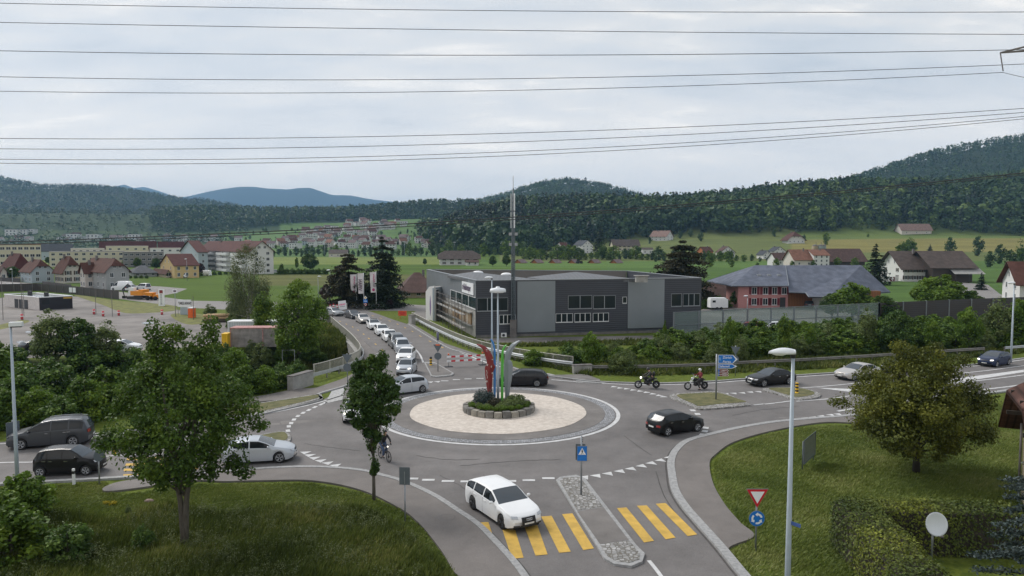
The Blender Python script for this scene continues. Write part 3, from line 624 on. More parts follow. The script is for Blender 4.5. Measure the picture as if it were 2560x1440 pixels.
def make_tree(label, prof, nb, nl, size, fol, trunk, bark='bark', seed=1, name='tree', cat='tree', frac=(.2, .36), shell=.45, fork=None, limbs=10, stems=None, up=.35, asp=.62, zsq=.8, extra=None, loc=(0, 0, 0), group=None, rz=0):
 r = np.random.default_rng(seed); root = empty(name, loc, rz, label, cat, group)
 bl = crown_blobs(prof, nb, r, frac, zsq) + (extra or [])
 C, Nn, S, t = fill_blobs(bl, int(nl * .78), size, r, shell, up)
 m_ = nl - int(nl * .78); zz = np.array([p[0] for p in prof]); rr = np.array([p[1] for p in prof]); g = np.linspace(zz[0], zz[-1], 200); w = np.interp(g, zz, rr) ** 2; w = np.cumsum(w) / w.sum()
 h = np.interp(r.random(m_), w, g) + r.normal(size=m_) * .05; a = r.random(m_) * 6.283; q = np.interp(h, zz, rr) * np.sqrt(r.random(m_)) * (.97 + .07 * np.sin(a * 5 + h * 2.1) + .06 * np.sin(a * 3 - h * 3.3))
 C2 = np.stack([q * np.cos(a), q * np.sin(a), h], 1); keep = np.sin(C2[:, 0] * 3.1 + 1) * np.sin(C2[:, 1] * 2.7) * np.sin(C2[:, 2] * 3.3 + 2) > -.22
 C2 = C2[keep]; N2 = C2 * np.array([1, 1, 0]) * .4 + r.normal(size=C2.shape) * .6 + np.array([0, 0, up + .2])
 C = np.concatenate([C, C2]); Nn = np.concatenate([Nn, N2]); S = np.concatenate([S, size * (.65 + .7 * r.random(len(C2)))]); t = np.concatenate([t, .45 + .2 * np.sin(C2[:, 0] * 1.7) * np.sin(C2[:, 2] * 2.0) + r.normal(size=len(C2)) * .12])
 link('crown', quads_mesh('crown', leaf_quads(C, Nn, S, r, asp), t, F[fol]), root)
 th, tr = trunk; mb = MB(); top = prof[-1][0] * .86
 stems = stems or [(0, 0)]
 for sx, sy in stems:
  zf = fork or th; pts = [(0, 0, -.2), (0, 0, zf)];
  pts = [(0, 0, -.2), (sx * .08, sy * .08, zf * .5), (sx * .15, sy * .15, zf), (sx * .6, sy * .6, (zf + top) * .45), (sx, sy, top)]
  mb.tube(pts, [tr * 1.15, tr, tr * .85, tr * .55, tr * .12], 8)
 bs = sorted(bl, key=lambda q: -q[3])[:limbs * 2]; r.shuffle(bs)
 for q in bs[:limbs]:
  z0 = min(q[2] * r.uniform(.45, .7), top * .8); z0 = max(z0, th * .8); sx, sy = stems[r.integers(len(stems))]; k = np.clip((z0 - th * .5) / top, 0, 1)
  mb.tube([(sx * k, sy * k, z0), (q[0] * .5 + sx * k * .5, q[1] * .5 + sy * k * .5, (z0 + q[2]) * .5), (q[0], q[1], q[2])], [tr * .38, tr * .24, tr * .06], 5)
 mb.build('trunk', M[bark], root, smooth=True)
 return root
def make_conifer(label, h, rad, nl, size, fol='conifer', seed=1, droop=.25, cat='conifer', name='fir_tree', loc=(0, 0, 0), base=.06, tiers=22, power=.85, group=None, bark='barkd', ragged=.25, top_r=.0, jt=.10):
 r = np.random.default_rng(seed); root = empty(name, loc, 0, label, cat, group); Cs = []; tr = max(.06, h * .018); mb = MB(); mb.tube([(0, 0, -.2), (0, 0, h * .5), (0, 0, h * .97)], [tr, tr * .6, .02], 7)
 for i in range(tiers):
  f = (i + r.random() * .6) / tiers; z = h * (base + (1 - base) * f); Rz = rad * ((1 - f) ** power) + top_r
  nbr = int(5 + 6 * (1 - f))
  for k in range(nbr):
   a = r.uniform(0, 6.283); L = Rz * (1 - ragged + 2 * ragged * r.random()); m_ = max(3, int(nl * (L / rad + .15) / (tiers * 6)))
   u = r.random(m_) ** .75; q = np.stack([np.cos(a) * L * u, np.sin(a) * L * u, z - droop * L * u ** 1.5 + .06 * h * 0 * u], 1) + r.normal(size=(m_, 3)) * np.array([jt, jt, jt * .5]) * (L * .9 + .1)
   Cs.append((q, np.full(m_, r.random() * .6 + .2)))
   if k % 2 == 0: mb.tube([(0, 0, z), (np.cos(a) * L * .8, np.sin(a) * L * .8, z - droop * L * .7)], [tr * .25, .01], 4)
 C = np.concatenate([c for c, _ in Cs]); t = np.concatenate([c for _, c in Cs]) + r.normal(size=len(C)) * .1
 Nn = r.normal(size=C.shape) * .7 + np.array([0, 0, 1.0]); link('crown', quads_mesh('crown', leaf_quads(C, Nn, size * (.6 + .8 * r.random(len(C))), r, .5), t, F[fol]), root)
 mb.build('trunk', M[bark], root, smooth=True); return root
# --- the nearest trees
make_tree('large forked maple with wide dark green crown on the lower left grass',
 [(2.8, 1.1), (3.6, 2.5), (4.7, 3.2), (5.8, 3.2), (7.0, 2.6), (8.2, 1.8), (9.3, .8)], 100, 33000, .15, 'maple', (1.9, .14), seed=5, stems=[(-.9, .1), (.9, -.2)], limbs=20, frac=(.09, .2), shell=.25,
 extra=[(-1.0, 0, 9.2, .45, .45, .6), (-.7, 0, 8.6, .6, .6, .6), (1.2, 0, 8.7, .6, .5, .7), (1.35, .1, 9.4, .4, .4, .55), (2.6, 0, 5.9, .8, .6, .5), (3.2, .2, 5.2, .5, .4, .3), (-3.2, 0, 4.4, .6, .5, .35), (2.2, 0, 3.5, .6, .5, .4), (2.6, .2, 3.1, .4, .4, .3)], loc=P(462, 1362))
make_tree('slim young maple with an upright oval crown on the grass strip below the roundabout',
 [(1.2, .1), (2.2, .22), (3.1, .42), (3.9, .95), (4.7, 1.6), (5.5, 1.55), (6.5, 1.0), (7.3, .25)], 56, 21000, .14, 'mapled', (1.7, .085), seed=8, limbs=14, frac=(.14, .27), shell=.3,
 extra=[(.1, 0, 1.8, .2, .2, .4), (.5, 0, 7.15, .32, .3, .5), (-.75, 0, 6.7, .3, .3, .5)], loc=P(935, 1252))
make_tree('wide spreading walnut tree with olive leaves beside the tiled house',
 [(.9, 1.2), (1.5, 2.5), (2.5, 3.8), (3.8, 4.1), (5.1, 3.4), (6.1, 2.4), (7.0, 1.2)], 120, 46000, .15, 'walnut', (1.5, .19), bark='barkd', seed=21, limbs=26, frac=(.09, .2), shell=.25,
 extra=[(-4.6, -.3, 4.1, .6, .5, .3), (-1.2, 0, 7.2, .5, .5, .4), (.8, 0, 7.1, .5, .5, .4), (2.5, 0, 6.4, .5, .5, .4)], loc=P(2290, 1182))
# --- shrubs and bushes: a few kinds, copied
PROTO = {}
hid = []
def proto(key, fn):
 PROTO[key] = fn; fn.location = (0, 0, 0); hid.append(fn); return fn
def use(key, loc, s, label, rz=None, group=None, cat=None, name=None):
 src = PROTO[key]; rz = rng.uniform(0, 6.28) if rz is None else rz
 if not src.get('used'): o = src; o['used'] = 1; o.location = loc; o.rotation_euler = (0, 0, rz); o.scale = s if hasattr(s, '__len__') else (s,) * 3; o['label'] = label
 else: o = copy_tree(src, loc, rz, s, label)
 if group: o['group'] = group
 elif 'group' in o: del o['group']
 if cat: o['category'] = cat
 if name: o.name = name
 return o
dome = [(0, .8), (.5, 1.0), (1.1, .95), (1.7, .6), (2.1, .25)]
for k, (fol, seed, prof, sz, nl) in {
 'bushA': ('bush', 31, dome, .16, 5200), 'bushB': ('bush', 32, [(0, .7), (.7, 1.0), (1.5, .8), (2.2, .5), (2.8, .15)], .16, 5600), 'bushC': ('bushd', 33, dome, .15, 5200), 'bushD': ('willow', 34, [(0, .6), (.8, 1.1), (1.6, .9), (2.4, .4)], .13, 5600),
 'bushE': ('lime', 35, [(0, .6), (.6, .95), (1.3, .85), (2.0, .35)], .15, 4800), 'bushF': ('purple', 36, dome, .14, 4000)}.items():
 proto(k, make_tree('shrub', prof, 26, nl, sz, fol, (.3, .05), seed=seed, name='shrub', cat='shrub', frac=(.2, .42), shell=.3, limbs=8))
for k, (fol, seed, prof, sz, nl, th) in {
 'treeA': ('mapled', 41, [(1.2, .9), (2.2, 2.1), (3.8, 2.5), (5.2, 1.9), (6.3, .8)], .34, 6000, 1.4), 'treeB': ('bush', 42, [(1.0, .8), (2.0, 1.7), (4.0, 2.1), (6.0, 1.6), (7.6, .6)], .34, 6000, 1.2),
 'treeC': ('lime', 43, [(.8, .8), (1.8, 1.9), (3.2, 2.1), (4.6, 1.5), (5.6, .5)], .3, 5600, 1.0), 'treeD': ('purple', 44, [(.8, .8), (1.8, 1.9), (3.2, 2.1), (4.6, 1.5), (5.4, .5)], .3, 4600, 1.0),
 'treeE': ('willow', 45, [(.8, 1.0), (2.2, 2.0), (4.2, 2.1), (6.0, 1.3), (7.0, .4)], .28, 6000, 1.0)}.items():
 proto(k, make_tree('tree', prof, 34, nl, sz, fol, (th, .14), seed=seed, frac=(.2, .4), shell=.4, limbs=8))
for k, (fol, seed, prof, sz, nl) in {'farA': ('forest', 51, [(1.0, 1.6), (3, 3.3), (6, 3.8), (8.5, 2.6), (10, 1.0)], 1.1, 700), 'farB': ('mapled', 52, [(1.0, 1.2), (3, 2.6), (6, 3.2), (9, 2.4), (12, .8)], 1.1, 700), 'farC': ('bush', 53, [(.6, 1.6), (2.4, 3.0), (4.5, 3.4), (7, 2.4), (8, 1.0)], 1.0, 700)}.items():
 proto(k, make_tree('tree', prof, 16, nl, sz, fol, (1.2, .3), seed=seed, frac=(.3, .5), shell=.55, limbs=3, bark='barkd'))
proto('firA', make_conifer('fir', 10, 2.6, 2600, .55, 'conifer', 61)); proto('firB', make_conifer('fir', 10, 2.0, 2200, .5, 'forestc', 62))
# birch
make_tree('tall pale birch with thin hanging foliage at the edge of the yard', [(1.6, 1.6), (3.0, 3.6), (5.5, 3.7), (8.5, 3.0), (11.0, 2.0), (12.6, .8)], 70, 15000, .2, 'birch', (2.2, .14), 'barkw', seed=71, frac=(.12, .28), shell=.2, stems=[(.3, 0), (-1.2, .4), (1.4, -.3)], limbs=16, zsq=1.6, loc=P(622, 822), name='birch_tree', cat='birch')
make_tree('broad fresh green tree with dense foliage left of the bridge railing', [(.2, 2.2), (1.8, 3.2), (4.0, 3.5), (6.0, 3.1), (7.4, 2.0), (8.4, .7)], 64, 17000, .26, 'lime', (1.0, .2), seed=72, frac=(.14, .28), shell=.35, limbs=10, loc=P(748, 880))
# ------------------------------------------------------------------ cars
def paint(name, c, metal=0.0, rough=.32):
 m = mat(name, c, rough, metal, var=.03, scale=1.5, coat=.12, spec=.3); return m
PAINT = {'white': paint('white_car_paint', (.78, .79, .80)), 'silver': paint('silver_car_paint', (.50, .53, .57), .35), 'black': paint('black_car_paint', (.006, .006, .007)), 'graphite': paint('graphite_car_paint', (.062, .066, .074), .3),
 'charcoal': paint('charcoal_car_paint', (.012, .012, .015)), 'navy': paint('navy_car_paint', (.018, .03, .075), .3), 'champagne': paint('champagne_car_paint', (.50, .48, .46), .4), 'greyc': paint('grey_car_paint', (.20, .21, .22), .4), 'red': paint('faded_red_paint', (.20, .05, .05)), 'lightgrey': paint('light_grey_car_paint', (.38, .40, .42), .4)}
def glassy(name, c, rough=.06):
 m, n, l, b = new_mat(name); b.inputs['Base Color'].default_value = (*c, 1); b.inputs['Roughness'].default_value = rough; b.inputs['Specular IOR Level'].default_value = .42; return m
M['cglass'] = glassy('tinted_car_glass', (.012, .015, .018)); M['cscreen'] = glassy('windscreen_glass', (.06, .072, .085)); M['tyre'] = mat('tyre_rubber', (.016, .016, .017), .8, var=.15)
M['rim'] = mat('alloy_rim', (.42, .43, .45), .35, .6, var=.05); M['rimd'] = mat('dark_alloy_rim', (.03, .03, .033), .35, .4, var=.05); M['chrome'] = mat('chrome', (.62, .63, .65), .18, .9, var=.02)
M['lamp_on'] = mat('lit_headlamp', (.8, .8, .75), .2, em=((1, .93, .8), 1.1)); M['lamp_off'] = mat('clear_headlamp', (.42, .44, .47), .12, .2, coat=1); M['tail'] = mat('tail_lamp_red', (.28, .008, .008), .25, coat=1); M['tail_on'] = mat('lit_tail_lamp', (.5, .01, .01), .25, em=((1, .03, .02), 1.2))
M['plate'] = mat('number_plate', (.62, .63, .62), .4); M['under'] = mat('car_underside', (.008, .008, .009), .9)
TYPES = {  # L, W, H, wheelbase, front axle x from nose, wheel radius, top outline (x from nose, z), belt outline, glass: cowl, roof front, side glass end, rear glass top, rear glass bottom, pillars
 'wagon': dict(L=4.86, W=1.84, H=1.46, wb=2.82, fa=.94, r=.335, top=[(0, .52), (.03, .64), (.10, .74), (.3, .83), (.7, .91), (1.35, 1.0), (1.75, 1.21), (2.2, 1.41), (2.8, 1.46), (3.6, 1.44), (4.2, 1.37), (4.45, 1.28), (4.72, 1.02), (4.82, .90), (4.86, .60)], belt=[(0, .50), (.12, .66), (.5, .80), (1.3, .92), (2.5, .95), (4.2, 1.0), (4.7, .98), (4.86, .58)], cowl=1.36, rf=2.2, rr=4.42, rg=4.74, pill=[2.72, 3.66], se=4.5),
 'hatch': dict(L=4.2, W=1.78, H=1.47, wb=2.6, fa=.86, r=.32, top=[(0, .52), (.03, .66), (.10, .77), (.35, .88), (.8, .96), (1.15, 1.03), (1.55, 1.24), (1.98, 1.43), (2.5, 1.47), (3.3, 1.42), (3.7, 1.34), (4.02, 1.06), (4.15, .93), (4.2, .60)], belt=[(0, .50), (.12, .68), (.5, .84), (1.1, .94), (2.3, .97), (3.5, 1.03), (4.0, 1.0), (4.2, .58)], cowl=1.16, rf=1.98, rr=3.68, rg=4.04, pill=[2.42], se=3.72),
 'small': dict(L=3.6, W=1.62, H=1.50, wb=2.38, fa=.68, r=.29, top=[(0, .50), (.03, .66), (.08, .78), (.25, .90), (.55, .98), (.82, 1.04), (1.2, 1.28), (1.52, 1.46), (2.1, 1.50), (2.9, 1.46), (3.25, 1.38), (3.48, 1.08), (3.57, .92), (3.6, .58)], belt=[(0, .48), (.1, .68), (.4, .86), (.8, .95), (1.8, .97), (3.1, 1.0), (3.45, .96), (3.6, .56)], cowl=.83, rf=1.52, rr=3.22, rg=3.50, pill=[1.92, 2.72], se=3.18),
 'mpv': dict(L=4.84, W=1.90, H=1.72, wb=2.9, fa=.96, r=.34, top=[(0, .54), (.03, .70), (.10, .82), (.35, .94), (.8, 1.02), (1.1, 1.08), (1.6, 1.38), (2.05, 1.62), (2.6, 1.71), (3.6, 1.72), (4.3, 1.66), (4.5, 1.56), (4.72, 1.15), (4.8, 1.0), (4.84, .62)], belt=[(0, .52), (.12, .74), (.5, .9), (1.05, 1.0), (2.3, 1.04), (4.2, 1.08), (4.7, 1.04), (4.84, .6)], cowl=1.11, rf=2.05, rr=4.46, rg=4.75, pill=[2.62, 3.62], se=4.52),
 'sedan': dict(L=4.86, W=1.84, H=1.44, wb=2.9, fa=.90, r=.34, top=[(0, .50), (.03, .62), (.12, .73), (.4, .82), (.9, .90), (1.5, .98), (1.95, 1.2), (2.35, 1.38), (2.9, 1.44), (3.4, 1.41), (3.8, 1.29), (4.2, 1.07), (4.4, 1.02), (4.75, .97), (4.83, .85), (4.86, .58)], belt=[(0, .48), (.15, .66), (.6, .78), (1.45, .90), (2.6, .93), (4.1, .97), (4.7, .92), (4.86, .56)], cowl=1.52, rf=2.35, rr=3.55, rg=4.2, pill=[2.85], se=3.85),
 'coupe': dict(L=4.3, W=1.76, H=1.42, wb=2.6, fa=.92, r=.33, top=[(0, .52), (.03, .64), (.10, .74), (.35, .85), (.8, .93), (1.2, 1.0), (1.65, 1.22), (2.1, 1.39), (2.6, 1.42), (3.3, 1.35), (3.8, 1.2), (4.1, 1.02), (4.24, .9), (4.3, .60)], belt=[(0, .50), (.12, .66), (.5, .80), (1.15, .91), (2.3, .95), (3.6, 1.01), (4.1, .96), (4.3, .58)], cowl=1.22, rf=2.1, rr=3.45, rg=4.08, pill=[2.6], se=3.5),
 'suv': dict(L=4.3, W=1.78, H=1.66, wb=2.55, fa=.84, r=.34, top=[(0, .58), (.02, .74), (.08, .88), (.3, .98), (.8, 1.04), (1.15, 1.09), (1.5, 1.36), (1.82, 1.60), (2.3, 1.66), (3.6, 1.64), (3.95, 1.58), (4.16, 1.2), (4.25, 1.02), (4.3, .62)], belt=[(0, .56), (.1, .78), (.4, .94), (1.1, 1.03), (2.4, 1.06), (3.8, 1.08), (4.15, 1.04), (4.3, .6)], cowl=1.16, rf=1.82, rr=3.92, rg=4.2, pill=[2.35, 3.15], se=3.98),
 'van': dict(L=5.9, W=2.0, H=2.6, wb=3.66, fa=1.0, r=.36, top=[(0, .60), (.04, .85), (.15, 1.05), (.5, 1.18), (.85, 1.28), (1.25, 1.75), (1.7, 2.3), (2.1, 2.52), (2.8, 2.6), (4.8, 2.6), (5.75, 2.58), (5.86, 2.3), (5.88, 1.3), (5.9, .6)], belt=[(0, .56), (.15, .85), (.5, 1.05), (.9, 1.22), (2.2, 1.3), (5.6, 1.32), (5.86, 1.25), (5.9, .58)], cowl=.92, rf=1.75, rr=5.9, rg=5.95, pill=[], se=2.25),
 'minivan': dict(L=4.6, W=1.84, H=1.86, wb=2.9, fa=.9, r=.32, top=[(0, .56), (.03, .74), (.12, .92), (.5, 1.04), (.95, 1.12), (1.35, 1.45), (1.75, 1.76), (2.3, 1.85), (4.2, 1.86), (4.45, 1.8), (4.55, 1.2), (4.6, .6)], belt=[(0, .54), (.1, .74), (.5, .95), (1.0, 1.05), (2.0, 1.1), (4.2, 1.12), (4.5, 1.1), (4.6, .58)], cowl=1.0, rf=1.78, rr=4.42, rg=4.58, pill=[2.35, 3.3], se=4.3),
}
CARS = []
def build_car(kind, color, label, name='parked_car', loc=(0, 0, 0), rz=0, rim='rim', lights=False, tail=False, rails=False, roof=None, cat='car', group=None, detail=True, grille='dark', seeglass=None, stripe=None, scale=1.0):
 T = TYPES[kind]; L, Wd = T['L'], T['W']; root = empty(name, loc, rz, label, cat, group); root.scale = (scale,) * 3
 tx, tz = zip(*T['top']); bx, bz = zip(*T['belt']); cx_ = L / 2
 axles = [T['fa'], T['fa'] + T['wb']]; ar = T['r'] + .055; wz = T['r']
 door0, door1, gap = T['fa'] + ar + .06, axles[1] - ar * .2, .012
 pill = T['pill']; cuts = [door0, door1] + pill
 xs = {0, .012, .03, .06, .10, .16, .24, .35, L, L - .012, L - .03, L - .07, L - .13, L - .2, L - .3, T['cowl'], T['rf'], T['rr'], T['rg'], T['se']}
 for a in axles:
  for k in range(-6, 7): xs.add(a + ar * math.sin(k / 6 * math.pi / 2))
 for c in cuts: xs |= {c - .035, c - .007, c + .007, c + .035} if c in pill else {c - .007, c + .007}
 xs |= set(np.arange(.3, L - .2, .17)) | {T['rf'] + .07, T['rf'] - .05, T['cowl'] + .06, T['rr'] - .05}
 xs = sorted(x for x in xs if 0 <= x <= L); o = [xs[0]]
 for x in xs[1:]:
  if x - o[-1] > .006: o.append(x)
 xs = o
 def top(x): return float(np.interp(x, tx, tz))
 def belt(x): return min(float(np.interp(x, bx, bz)), top(x) - .012)
 def hw(x): return Wd / 2 * (1 - .22 * max(0, 1 - x / .55) ** 2.2 - .15 * max(0, 1 - (L - x) / .45) ** 2.2)
 def zlow(x):
  z = .20 + .10 * max(0, 1 - x / .3) + .12 * max(0, 1 - (L - x) / .35)
  for a in axles:
   if abs(x - a) < ar: z = max(z, wz + math.sqrt(ar * ar - (x - a) ** 2) * .98)
  return z
 def bow(x, y):                                   # plan curvature of nose and tail
  k = (abs(y) / (Wd / 2)) ** 2.4
  return x + .26 * k * max(0, 1 - x / 1.0) - .20 * k * max(0, 1 - (L - x) / 1.0) - (.10 * k * 0)
 def section(x):
  w, zl, zb, zt = hw(x), zlow(x), belt(x), top(x); g = zt - zb; zl = min(zl, zb - .05)
  ye = w * .955 - g * .36; z7 = zb + g * (.90 if g > .25 else .78)
  s = [(w * .965, zl), (w * .995, zl + (zb - zl) * .3), (w, zl + (zb - zl) * .66), (w * .972, zb)]
  y0, z0 = w * .955, zb + g * .06
  for f in (.0, .5, .93): s.append((y0 + (ye - y0) * f - (.03 * g * math.sin(f * 3.14)) * -1, z0 + (z7 - z0) * f))
  s += [(ye, z7), (ye * .93, zb + g * (.955 if g > .25 else .90)), (ye * .5, zb + g * .992), (0, zt)]
  return s
 secs = [section(x) for x in xs]; nrow = 11
 grp = {}
 def add(key, quad): grp.setdefault(key, []).append(quad)
 for i in range(len(xs) - 1):
  xa, xb = xs[i], xs[i + 1]; xm = (xa + xb) / 2; g = top(xm) - belt(xm)
  for r_ in range(nrow - 1):
   key = 'body'
   if r_ <= 2 and door0 < xm < door1 and kind != 'van':
    near = min(abs(xm - c) for c in cuts)
    if any(abs(xm - c) < .0065 for c in cuts): continue
    key = 'door%d' % sum(xm > p for p in pill)
   if 4 <= r_ <= 5 and T['cowl'] + .12 < xm < T['se'] and g > .2 and not any(abs(xm - p) < .036 for p in pill): key = 'side%d' % sum(xm > p for p in pill)
   if r_ >= 8 and T['cowl'] < xm < T['rf']: key = 'windscreen'
   if r_ >= 8 and T['rr'] < xm < T['rg'] and kind != 'van': key = 'rear_window'
   add(key, (i, r_))
 def mk(keys, name, m, parent=root, side=None, smooth=True):
  mb = MB(); idx = {}
  for key in keys:
   for i, r_ in grp.get(key, []):
    for sgn in ((1, -1) if side is None else (side,)):
     q = [(i, r_), (i + 1, r_), (i + 1, r_ + 1), (i, r_ + 1)]
     if sgn < 0: q = q[::-1]
     f = []
     for (a, b) in q:
      kk = (a, b, sgn if b < nrow - 1 else 0)
      if kk not in idx:
       y, z = secs[a][b]; idx[kk] = len(mb.v); mb.v.append((cx_ - bow(xs[a], y), sgn * y, z))
      f.append(idx[kk])
     mb.f.append(f); mb.mi.append(0); mb.sm.append(smooth)
  return mb
 pm = PAINT[color]; mb = mk(['body'], 'body', pm)
 for i in (0, len(xs) - 1):                        # close nose and tail
  s = secs[i]; ring = [(cx_ - bow(xs[i], y), y, z) for y, z in s] + [(cx_ - bow(xs[i], y), -y, z) for y, z in s[-2::-1]]
  mb.add(ring, [list(range(len(ring)))[::(1 if i else -1)]])
 mb.mat(pm)
 mb.mats = [pm]; body = mb.build('body', None, root)
 if kind != 'van':
  for k in range(len(pill) + 1):
   for sd in (1, -1):
    d = mk(['door%d' % k], 'door', pm, side=sd)
    if d.f:
     dd = d.build('door', pm, root)
     if detail:
      a, b = ([door0] + pill)[k], (pill + [door1])[k]; xh = b - .22 if b - a > .5 else b - .15; zz = belt(xh) - .11; yy = hw(xh) * 1.0
      h = MB(); h.box(cx_ - xh - .09, cx_ - xh + .09, sd * yy - .015, sd * yy + .025, zz - .014, zz + .014); h.build('handle', M['chrome'] if color in ('graphite', 'black') else pm, dd)
 for k in range(len(pill) + 1):
  for sd in (1, -1):
   d = mk(['side%d' % k], 'side_window', None, side=sd)
   if d.f: d.build('side_window', M['cglass'], root)
 mk(['windscreen'], 'windscreen', None).build('windscreen', M['cscreen'], root)
 d = mk(['rear_window'], 'w', None)
 if d.f: d.build('rear_window', M['cscreen'], root)
 # underside and wheel wells
 mb = MB(); mb.box(-cx_ + .2, cx_ - .2, -Wd / 2 + .27, Wd / 2 - .27, .17, .62); mb.box(-cx_ + ar * 2 + L - axles[1] - ar, cx_ - axles[0] - ar, -Wd / 2 + .06, Wd / 2 - .06, .20, .5)
 mb.build('underbody', M['under'], root)
 def fx(y, z):                                     # nose surface
  t = [(p, q) for p, q in T['top'] if p < 1.2]; zs_ = [q for _, q in t]; xx = [p for p, _ in t]
  return cx_ - bow(float(np.interp(z, zs_, xx)), y)
 def rx(y, z):
  t = [(p, q) for p, q in T['top'] if p > L - .5][::-1]; zs_ = [q for _, q in t]; xx = [p for p, _ in t]
  return cx_ - bow(float(np.interp(z, zs_, xx)) if z > zs_[0] else L, y)
 def patch(name, m, y0, y1, z0, z1, front=True, off=.012, th=.03, slant=0.0, inset=0):
  n = 5; vs, fs = [], []; fn = fx if front else rx; s = 1 if front else -1
  for k in range(n):
   y = y0 + (y1 - y0) * k / (n - 1); f = k / (n - 1); zz0 = z0 + slant * f; zz1 = z1 + slant * f - inset * f
   for z in (zz0, (zz0 + zz1) / 2, zz1):
    vs.append((fn(y, z) + s * off, y, z))
  for k in range(n - 1):
   for j in range(2):
    q = [k * 3 + j, k * 3 + j + 1, (k + 1) * 3 + j + 1, (k + 1) * 3 + j]; fs.append(q if (y1 > y0) == front else q[::-1])
  mb = MB(); mb.add(vs, fs); return mb.build(name, m, root, smooth=True)
 zn = np.interp(.10, tx, tz); zf = np.interp(.03, tx, tz); w2 = Wd / 2
 for sd in (1, -1):
  hl = patch('headlight', M['lamp_on' if lights else 'lamp_off'], sd * w2 * .56, sd * w2 * .86, zn - .085, zn + .02, slant=.02)
  if detail: patch('fog_grille', M['dark'], sd * w2 * .5, sd * w2 * .8, zf - .34, zf - .26)
  patch('taillight', M['tail_on' if tail else 'tail'], sd * w2 * .52, sd * w2 * .86, *((belt(L - .1) - .16, belt(L - .1) - .02) if kind in ('sedan', 'hatch', 'coupe') else (belt(L - .2) - .22, belt(L - .2) - .02)), front=False)
 if grille == 'tall':
  patch('grille', M['black'], -.36, .36, .30, zn - .03, off=.022)
  b = MB(); xe = fx(0, zn - .13) + .035
  for k in range(4): b.tube([(xe, -.105 + .07 * k + .05 * math.cos(t * math.pi / 6), zn - .13 + .05 * math.sin(t * math.pi / 6)) for t in range(13)], .009, 4)
  b.build('grille_emblem', M['chrome'], root)
 elif grille == 'chrome': patch('grille', M['chrome'], -.28, .28, .44, zn + .01, off=.02); patch('grille_mesh', M['black'], -.24, .24, .46, zn - .01, off=.028)
 else: patch('grille', M['black'], -w2 * .42, w2 * .42, zn - .10, zn - .015, off=.016)
 patch('lower_intake', M['black'], -w2 * .48, w2 * .48, .27, .38, off=.018)
 patch('number_plate', M['plate'], -.25, .25, .40, .48, off=.04); patch('number_plate', M['plate'], -.25, .25, .55, .66, front=False, off=.03)
 for k, a in enumerate(axles):
  for sd in (1, -1):
   y = sd * (w2 - .115); c = (cx_ - a, y, wz); wr = T['r']
   mb = MB(); mb.lathe([(wr * .60, -.10), (wr * .93, -.105), (wr, -.08), (wr, .08), (wr * .93, .105), (wr * .60, .10)], 24, c, 'y'); wl = mb.build('wheel', M['tyre'], root)
   mb = MB(); mb.lathe([(wr * .62, -.02), (wr * .66, .0)], 20, (c[0], y + sd * .075, wz), 'y')
   mb.mat(M['dark']); mb.mats = [M[rim], M['dark']]; mb.mi = [1] * len(mb.f); mb.cur = 0
   yo = y + sd * .105
   for j in range(5 if detail else 5):
    t = j * 2 * math.pi / 5 + .3; ca, sa = math.cos(t), math.sin(t); wv = .045
    for u in (-.16, .16):
     cb, sb = math.cos(t + u), math.sin(t + u)
     mb.tube([(c[0] + ca * wr * .08, yo - sd * .02, wz + sa * wr * .08), (c[0] + cb * wr * .62, yo - sd * .008, wz + sb * wr * .62)], [.028, .022], 4)
   n_ = 20; vs = []; fs = []
   for j in range(n_):
    t = 2 * math.pi * j / n_
    for rr_ in (.60, .68): vs.append((c[0] + math.cos(t) * wr * rr_, yo, wz + math.sin(t) * wr * rr_))
   for j in range(n_): q = (2 * j, 2 * j + 1, (2 * j + 3) % (2 * n_), (2 * j + 2) % (2 * n_)); fs.append(q if sd < 0 else q[::-1])
   mb.add(vs, fs); mb.build('rim', None, wl)
 # mirrors, aerial, rails
 xm = T['cowl'] + .32 if kind != 'van' else T['cowl'] + .25; zm = belt(xm) + .10
 for sd in (1, -1):
  mb = MB(); mb.ball((cx_ - xm, sd * (hw(xm) + .10), zm), (.06, .11, .075), 8, 6); mb.tube([(cx_ - xm, sd * hw(xm) * .93, zm - .06), (cx_ - xm, sd * (hw(xm) + .05), zm - .03)], .025, 5); mb.build('mirror', pm, root)
 if rails:
  for sd in (1, -1):
   mb = MB(); pts = [(cx_ - x, sd * (section(x)[8][0] + .0), section(x)[8][1] + .045) for x in np.linspace(T['rf'] + .15, T['rr'] - .1, 8)]; mb.tube(pts, .016, 5)
   for q in (pts[0], pts[-1]): mb.tube([q, (q[0], q[1], q[2] - .05)], .018, 5)
   mb.build('roof_rail', M['dark'] if rails == 'dark' else M['chrome'], root)
 if roof:
  mb = MB(); vs, fs = [], []; xr = np.linspace(T['rf'] + .12, T['rr'] - .08, 8)
  for x in xr:
   s = section(x)
   for y, z in [s[8], s[9], s[10], (-s[9][0], s[9][1]), (-s[8][0], s[8][1])]: vs.append((cx_ - x, y * .97, z + .006))
  for i in range(7):
   for j in range(4): fs.append((i * 5 + j, i * 5 + j + 1, i * 5 + 6 + j, i * 5 + 5 + j))
  mb.add(vs, fs); mb.build('sunroof' if roof == 'glass' else 'roof_panel', M['cscreen'] if roof == 'glass' else PAINT[roof], root, smooth=True)
 mb = MB(); xa_ = T['rr'] - .25; mb.tube([(cx_ - xa_, 0, top(xa_) - .01), (cx_ - xa_ - .09, 0, top(xa_) + .09)], [.012, .006], 4); mb.build('aerial', M['dark'], root)
 return root
